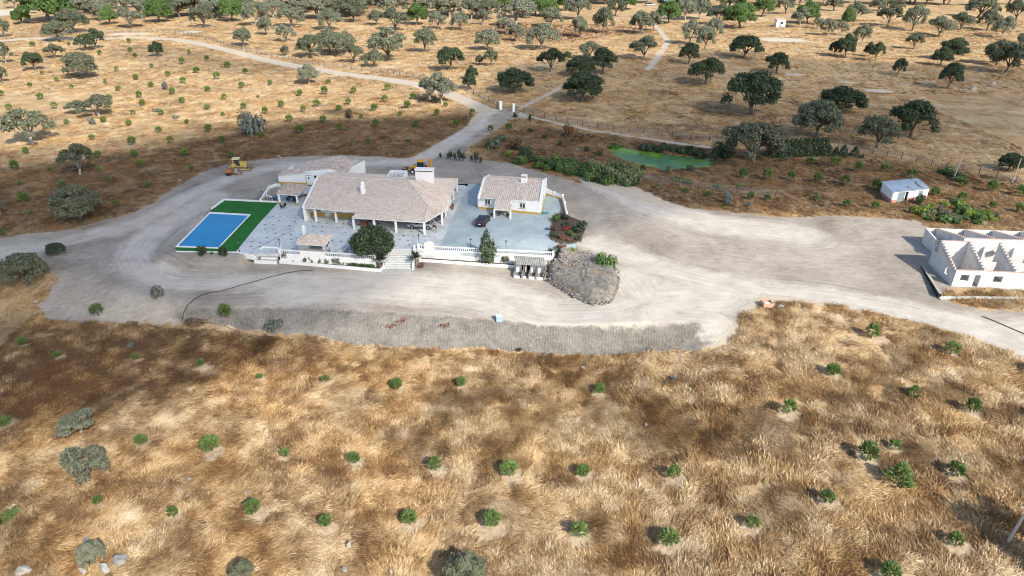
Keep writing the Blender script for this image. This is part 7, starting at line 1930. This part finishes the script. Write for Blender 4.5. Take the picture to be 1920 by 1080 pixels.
bedp = [at(*p) for p in [(1030, 448), (1033, 425), (1037, 405), (1052, 399), (1062, 404), (1090, 415), (1097, 432), (1090, 452), (1070, 458), (1045, 456)]]
bed = thing('flower_bed', 'brown earth flower bed edged with pale stones right of the drive', 'flower bed', (*bedp[0], 0), world_parts=True)
m = MB(); m.prism(bedp, -0.3, 0.10); m.build('soil', SOIL, bed)
for i in range(len(bedp)):
    a, b = bedp[i], bedp[(i + 1) % len(bedp)]; n = max(1, int(math.hypot(b[0] - a[0], b[1] - a[1]) / 0.8))
    for k in range(n):
        p = lerp2(a, b, k / n); s = link('stone', SMS[(i + k) % 4], bed, (p[0] - bedp[0][0], p[1] - bedp[0][1], 0.1)); s.scale = (0.5, 0.4, 0.4); s.rotation_euler = (0, 0, rng.uniform(0, 6))
for px, py, w, h, mt, lb in [(1042, 415, 1.9, 1.9, L_GREEN, 'tall fresh green shrub at the top of the flower bed'), (1061, 412, 1.7, 1.3, L_DARK, 'dark shrub at the top right of the flower bed'), (1050, 408, 1.0, 0.7, L_SILVER, 'pale small plant between the two top shrubs of the flower bed'),
                             (1038, 432, 1.5, 1.1, L_RUST, 'rusty red shrub on the left rim of the flower bed'), (1039, 445, 1.7, 1.3, L_DARK, 'dark green shrub at the lower left of the flower bed'), (1062, 433, 1.5, 1.2, L_RED, 'orange red flowering bush in the middle of the flower bed'),
                             (1053, 447, 1.9, 1.0, L_RUST, 'rusty low plant at the bottom of the flower bed'), (1070, 442, 1.5, 1.3, L_GREEN, 'green shrub right of the red bush in the bed'), (1087, 434, 3.0, 2.1, L_DARK, 'wide dark spreading shrub at the right end of the flower bed'),
                             (1068, 452, 1.6, 0.8, L_RUST, 'dull red plant at the lower right of the flower bed'), (1060, 424, 2.4, 0.6, L_DARK, 'low dark ground plant behind the red bush'), (1083, 450, 1.5, 1.0, L_DARK, 'dark low shrub at the lower right corner of the flower bed'),
                             (1033, 476, 1.9, 1.1, L_DARK, 'dark green shrub at the balustrade end beside the mound'), (1052, 468, 2.0, 1.5, L_RUST, 'rusty shrub behind the terracotta urn'), (1070, 475, 2.0, 1.2, L_YELLOW, 'yellow green agave like shrub right of the urn'), (1047, 477, 1.2, 0.9, L_GREEN, 'little green plant left of the urn')]:
    x, y = at(px, py); bush('garden_shrub', lb, (x, y, 0.0), w, h, mt)
x, y = at(1056, 482); t = thing('terracotta_urn', 'terracotta urn at the end of the right balustrade', 'urn', (x, y, 0))
m = MB(); m.lathe([(0.2, 0), (0.35, 0.3), (0.42, 0.6), (0.3, 0.85), (0.36, 0.92)], 14); m.build('body', plain('terracotta', (0.38, 0.16, 0.09), 0.85), t, smooth=True); m = MB(); m.lathe([(0.30, 0.80), (0.05, 0.86)], 12); m.build('soil', SOIL, t)

def chair(label, loc, rz, mat=BLACKM, group=None):
    t = thing('garden_chair', label, 'chair', loc, rz, group)
    m = MB(); m.box((0, 0, 0.45), (0.5, 0.5, 0.06)); m.build('seat', mat, t)
    m = MB(); m.box((-0.25, 0, 0.75), (0.06, 0.5, 0.6), 0, ry=-0.15); m.build('backrest', mat, t)
    for sx in (-1, 1):
        for sy in (-1, 1): m = MB(); m.tube([(sx * 0.22, sy * 0.22, 0), (sx * 0.22, sy * 0.22, 0.44)], 0.03, 5); m.build('leg', mat, t)
        m = MB(); m.box((0, sx * 0.26, 0.66), (0.45, 0.05, 0.05)); m.build('armrest', mat, t)
    return t
t = thing('garden_table', 'black table under the tiled dining gazebo', 'table', (*at(549, 376), 0), -0.1)
m = MB(); m.box((0, 0, 0.74), (1.8, 1.0, 0.06)); m.build('table_top', BLACKM, t)
for sx in (-1, 1):
    for sy in (-1, 1): m = MB(); m.tube([(sx * 0.8, sy * 0.4, 0), (sx * 0.8, sy * 0.4, 0.72)], 0.035, 5); m.build('leg', BLACKM, t)
for (px, py, rz, lb) in [(541, 378, 1.4, 'black chair at the front left of the gazebo table'), (553, 379, 1.7, 'black chair at the front right of the gazebo table'), (543, 371, -1.5, 'black chair at the rear left of the gazebo table'), (557, 372, -1.6, 'black chair at the rear right of the gazebo table'),
                         (529, 391, 0.9, 'left black chair standing out on the paving before the gazebo'), (534, 389, 2.4, 'right black chair standing out on the paving before the gazebo')]:
    chair(lb, (*at(px, py), 0), rz, BLACKM, 'black garden chairs')
t = thing('long_bench', 'long dark bench beside the right columns of the dining gazebo', 'bench', (*at(566, 371), 0), 1.05)
m = MB(); m.box((0, 0, 0.45), (2.6, 0.4, 0.07)); m.build('seat', WOOD, t)
for sx in (-1, 1): m = MB(); m.box((sx * 1.1, 0, 0.2), (0.08, 0.36, 0.42)); m.build('leg', WOOD, t)
t = thing('blue_lounger', 'blue folded sun lounger beside the left gazebo column', 'lounger', (*at(515, 374), 0), 0.9)
BLUE = plain('blue_cloth', (0.03, 0.12, 0.45), 0.8)
m = MB(); m.box((0, 0, 0.35), (1.5, 0.6, 0.08)); m.build('seat', BLUE, t); m = MB(); m.box((-0.9, 0, 0.6), (0.6, 0.6, 0.07), 0, ry=0.8); m.build('backrest', BLUE, t)
for sx in (-0.6, 0.6): m = MB(); m.box((sx, 0, 0.15), (0.05, 0.55, 0.32)); m.build('leg', WHITE, t)
for (px, py, lb) in [(503, 372, 'left white plastic chair beside the low wall'), (508, 373.5, 'right white plastic chair beside the low wall')]: chair(lb, (*at(px, py), 0), 0.5, WHITE, 'white plastic chairs')
# porch furniture
WOODR = plain('reddish_wood', (0.22, 0.075, 0.045), 0.6, 0.3, 2.0)
t = thing('wooden_cabinet', 'reddish wooden cabinet standing under the front porch', 'cabinet', (*at(683, 424.5), 0), -0.12)
m = MB(); m.box((0, 0, 0.5), (1.2, 0.6, 1.0)); m.build('body', WOODR, t); m = MB(); m.box((0, 0, 1.03), (1.35, 0.7, 0.06)); m.build('top', WOODR, t)
for s in (-1, 1): m = MB(); m.box((s * 0.29, -0.31, 0.5), (0.52, 0.04, 0.85)); m.build('door', WOOD, t)
t = thing('wooden_table', 'dark wooden table beside the cabinet under the front porch', 'table', (*at(700, 421), 0), -0.12)
m = MB(); m.box((0, 0, 0.76), (2.0, 1.0, 0.07)); m.build('table_top', WOODR, t)
for sx in (-1, 1):
    for sy in (-1, 1): m = MB(); m.box((sx * 0.9, sy * 0.4, 0.37), (0.09, 0.09, 0.74)); m.build('leg', WOODR, t)
t = thing('leaning_board', 'brown wooden board leaning against the right porch columns', 'board', (*at(846, 392), 0), -1.2)
m = MB(); m.box((0, 0.2, 0.55), (1.6, 0.07, 1.25), 0, rx=-0.45); m.build('panel', plain('tan_wood', (0.28, 0.15, 0.08), 0.7, 0.25, 3.0), t); m = MB(); m.box((0, 0.33, 0.35), (1.5, 0.06, 0.1)); m.build('batten', WOOD, t)
t = thing('porch_bench', 'green slatted bench with yellow posts under the cottage porch', 'bench', (*at(945.5, 399.5), 0), -0.27)
GRN = plain('bench_green', (0.06, 0.13, 0.05), 0.6)
for k in range(3): m = MB(); m.box((0, -0.16 + 0.16 * k, 0.45), (1.5, 0.13, 0.05)); m.build('slat', GRN, t)
for s in (-1, 1): m = MB(); m.box((s * 0.7, 0, 0.32), (0.14, 0.45, 0.64)); m.build('end_post', OCHRE, t)
for px, py, lb in ((936.5, 405, 'dark potted plant at the left of the cottage porch'), (952, 407, 'dark potted plant at the right of the cottage porch')):
    x, y = at(px, py); bush('potted_plant', lb, (x, y, 0.25), 0.8, 0.8, L_DARK, None, 'plant')
    t = thing('plant_pot', lb.replace('dark potted plant', 'clay pot of the plant'), 'pot', (x, y, 0)); m = MB(); m.lathe([(0.14, 0), (0.2, 0.3), (0.22, 0.32)], 10); m.build('body', bpy.data.materials['terracotta'], t)
bush('potted_plant', 'dark dry plant behind the black car beside the cottage porch', (*at(921.5, 404), 0.0), 0.9, 0.6, L_DRY, None, 'plant')
t = thing('garden_hose', 'heap of turquoise hose at the right corner of the cottage', 'hose', (*at(1022, 400), 0.02))
m = MB(); pth = [(0.75 * math.cos(a * 0.7) * (0.5 + 0.5 * rng.random()) + rng.uniform(-.3, .3), 0.6 * math.sin(a * 0.7) * (0.5 + 0.5 * rng.random()), 0.03 + 0.015 * (a % 9)) for a in range(70)]; m.tube(pth, 0.03, 4); m.build('coil', plain('turquoise_hose', (0.02, 0.26, 0.22), 0.5), t)
t = thing('blue_bag', 'dark blue bag lying on the drive beside the flower bed', 'bag', (*at(1025, 431), 0.0), 0.3)
import bmesh
bb = rock_mesh(561, plain('blue_bag', (0.04, 0.07, 0.16), 0.7), 2, 'sack'); o = link('sack', bb, t); o.scale = (0.9, 0.6, 0.6); o.location = (0, 0, 0.22)
m = MB(); m.tube([(-0.15, 0, 0.42), (0, 0, 0.6), (0.15, 0, 0.42)], 0.03, 4); m.build('handle', BLACKM, t)
for (a, b, lb) in (((648, 473), (655, 464), 'left dark plank lying on the terrace near the round tree'), ((660, 473), (664, 467), 'right dark plank lying on the terrace near the round tree')):
    p, q = at(*a), at(*b); t = thing('dark_plank', lb, 'plank', (*p, 0.0), world_parts=True); m = MB(); m.seg(p, q, 0.02, 0.16, 0.22); m.build('board', GREYP, t); m = MB(); m.seg(lerp2(p, q, .4), lerp2(p, q, .5), 0.161, 0.21, 0.3); m.build('batten', GREYP, t)

# cables, boxes and litter out on the dirt
def cable(label, pxs, r, mat, name='cable'):
    pts = []
    ps = [gp(*p) for p in pxs]
    for a, b in zip(ps[:-1], ps[1:]):
        n = max(2, int(math.hypot(b[0] - a[0], b[1] - a[1]) / 0.7))
        pts += [lerp2(a, b, k / n) for k in range(n)]
    pts.append(ps[-1]); m = MB(); m.tube([(p[0], p[1], float(H(*p)) + r * 1.6) for p in pts], r, 5)
    o = m.build(name, mat, None, (*ps[0], 0)); tag(o, label, 'cable')
HOSE = plain('black_hose', (0.045, 0.04, 0.035), 0.7)
cable('black irrigation hose curving over the grey bank up to the yard', [(342, 603), (343, 592), (348, 580), (356, 570), (366, 561), (380, 553), (397, 549), (420, 545), (450, 536), (480, 528), (510, 519), (540, 512), (565, 508), (588, 507)], 0.055, HOSE)
cable('black cable lying over the sandy road near the right edge', [(1842, 594), (1865, 603), (1890, 614), (1925, 629)], 0.06, HOSE)
cable('dark hose following the foot of the bank to the pine shrubs', [(343, 606), (395, 605), (420, 612), (470, 628), (530, 637), (580, 649), (625, 657)], 0.03, HOSE)
x, y, z = gpz(935.5, 601)
t = thing('blue_bin', 'pale blue box standing on the edge of the striped bank', 'box', (x, y, z - 0.05), 0.15)
PB2 = plain('pale_blue_plastic', (0.30, 0.42, 0.52), 0.5)
m = MB(); m.box((0, 0, 0.45), (0.85, 0.7, 0.9), taper=0.94); m.build('body', PB2, t); m = MB(); m.box((0, 0, 0.93), (0.9, 0.76, 0.1)); m.build('lid', plain('pale_lid', (0.55, 0.63, 0.68), 0.5), t)
x, y, z = gpz(1437, 574.5)
t = thing('brick_box', 'open terracotta brick meter box with grey inside beside the yard corner', 'brick box', (x, y, z), 0.05)
SAL = plain('salmon_brick', (0.52, 0.32, 0.22), 0.9, 0.15, 3.0)
for p, s in (((-0.66, 0, 0.4), (0.15, 1.35, 0.9)), ((0.66, 0, 0.4), (0.15, 1.35, 0.9)), ((0, 0.62, 0.4), (1.17, 0.12, 0.9)), ((0, -0.62, 0.38), (1.17, 0.12, 0.86))): m = MB(); m.box(p, s); m.build('brick_wall', SAL, t)
m = MB(); m.box((0, 0, 0.15), (1.16, 1.1, 0.5)); m.build('inside', GREYP, t)
for k in range(3): m = MB(); m.box((-0.26 + 0.26 * k, -0.12, 0.55), (0.22, 0.42, 0.3)); m.build('meter', WHITEP, t)
x, y, z = gpz(1404, 563); o = link('dark_plate', rock_mesh(571, GREYP, 1, 'dark_plate'), None, (x, y, z + 0.02)); o.scale = (0.8, 0.6, 0.1); tag(o, 'small dark flat stone in the pale yard corner beside the brick box', 'stone')
x, y, z = gpz(383, 0) if False else gpz(365, 605)
t = thing('brush_heap', 'dark heap of dead brush at the hose end under the bank', 'brush heap', (x, y, z))
V, F = lobed_crown([(0, 0, 0.2, 1.3, 0.5), (1.2, 0.1, 0.15, 1.0, 0.45), (-0.9, 0, 0.15, 0.7, 0.4)], 60, 0.09, 0.05, np.random.RandomState(4)); link('twigs', mesh_np('twigs', V, F, L_DRY, 4), t)
for px, py, lb in ((733, 612, 'left reddish dead palm fronds on the grey bank'), (757, 601, 'upper reddish dead palm fronds on the grey bank'), (836, 610, 'right small brown dead fronds on the grey bank'), (853, 672, 'reddish dead fronds scattered in the straw under the bank')):
    x, y, z = gpz(px, py); t = thing('dead_fronds', lb, 'dead fronds', (x, y, z + 0.02)); m = MB()
    for k in range(16):
        a = rng.uniform(0, 6.28); l = rng.uniform(0.5, 1.2); c = (rng.gauss(0, .25), rng.gauss(0, .25)); e = (c[0] + math.cos(a) * l, c[1] + math.sin(a) * l); m.tube([(*c, 0.05), ((c[0] + e[0]) / 2, (c[1] + e[1]) / 2, 0.22), (*e, 0.04)], [0.05, 0.07, 0.02], 4)
    m.build('fronds', L_RUST, t)
print('objects', len(scene.objects))
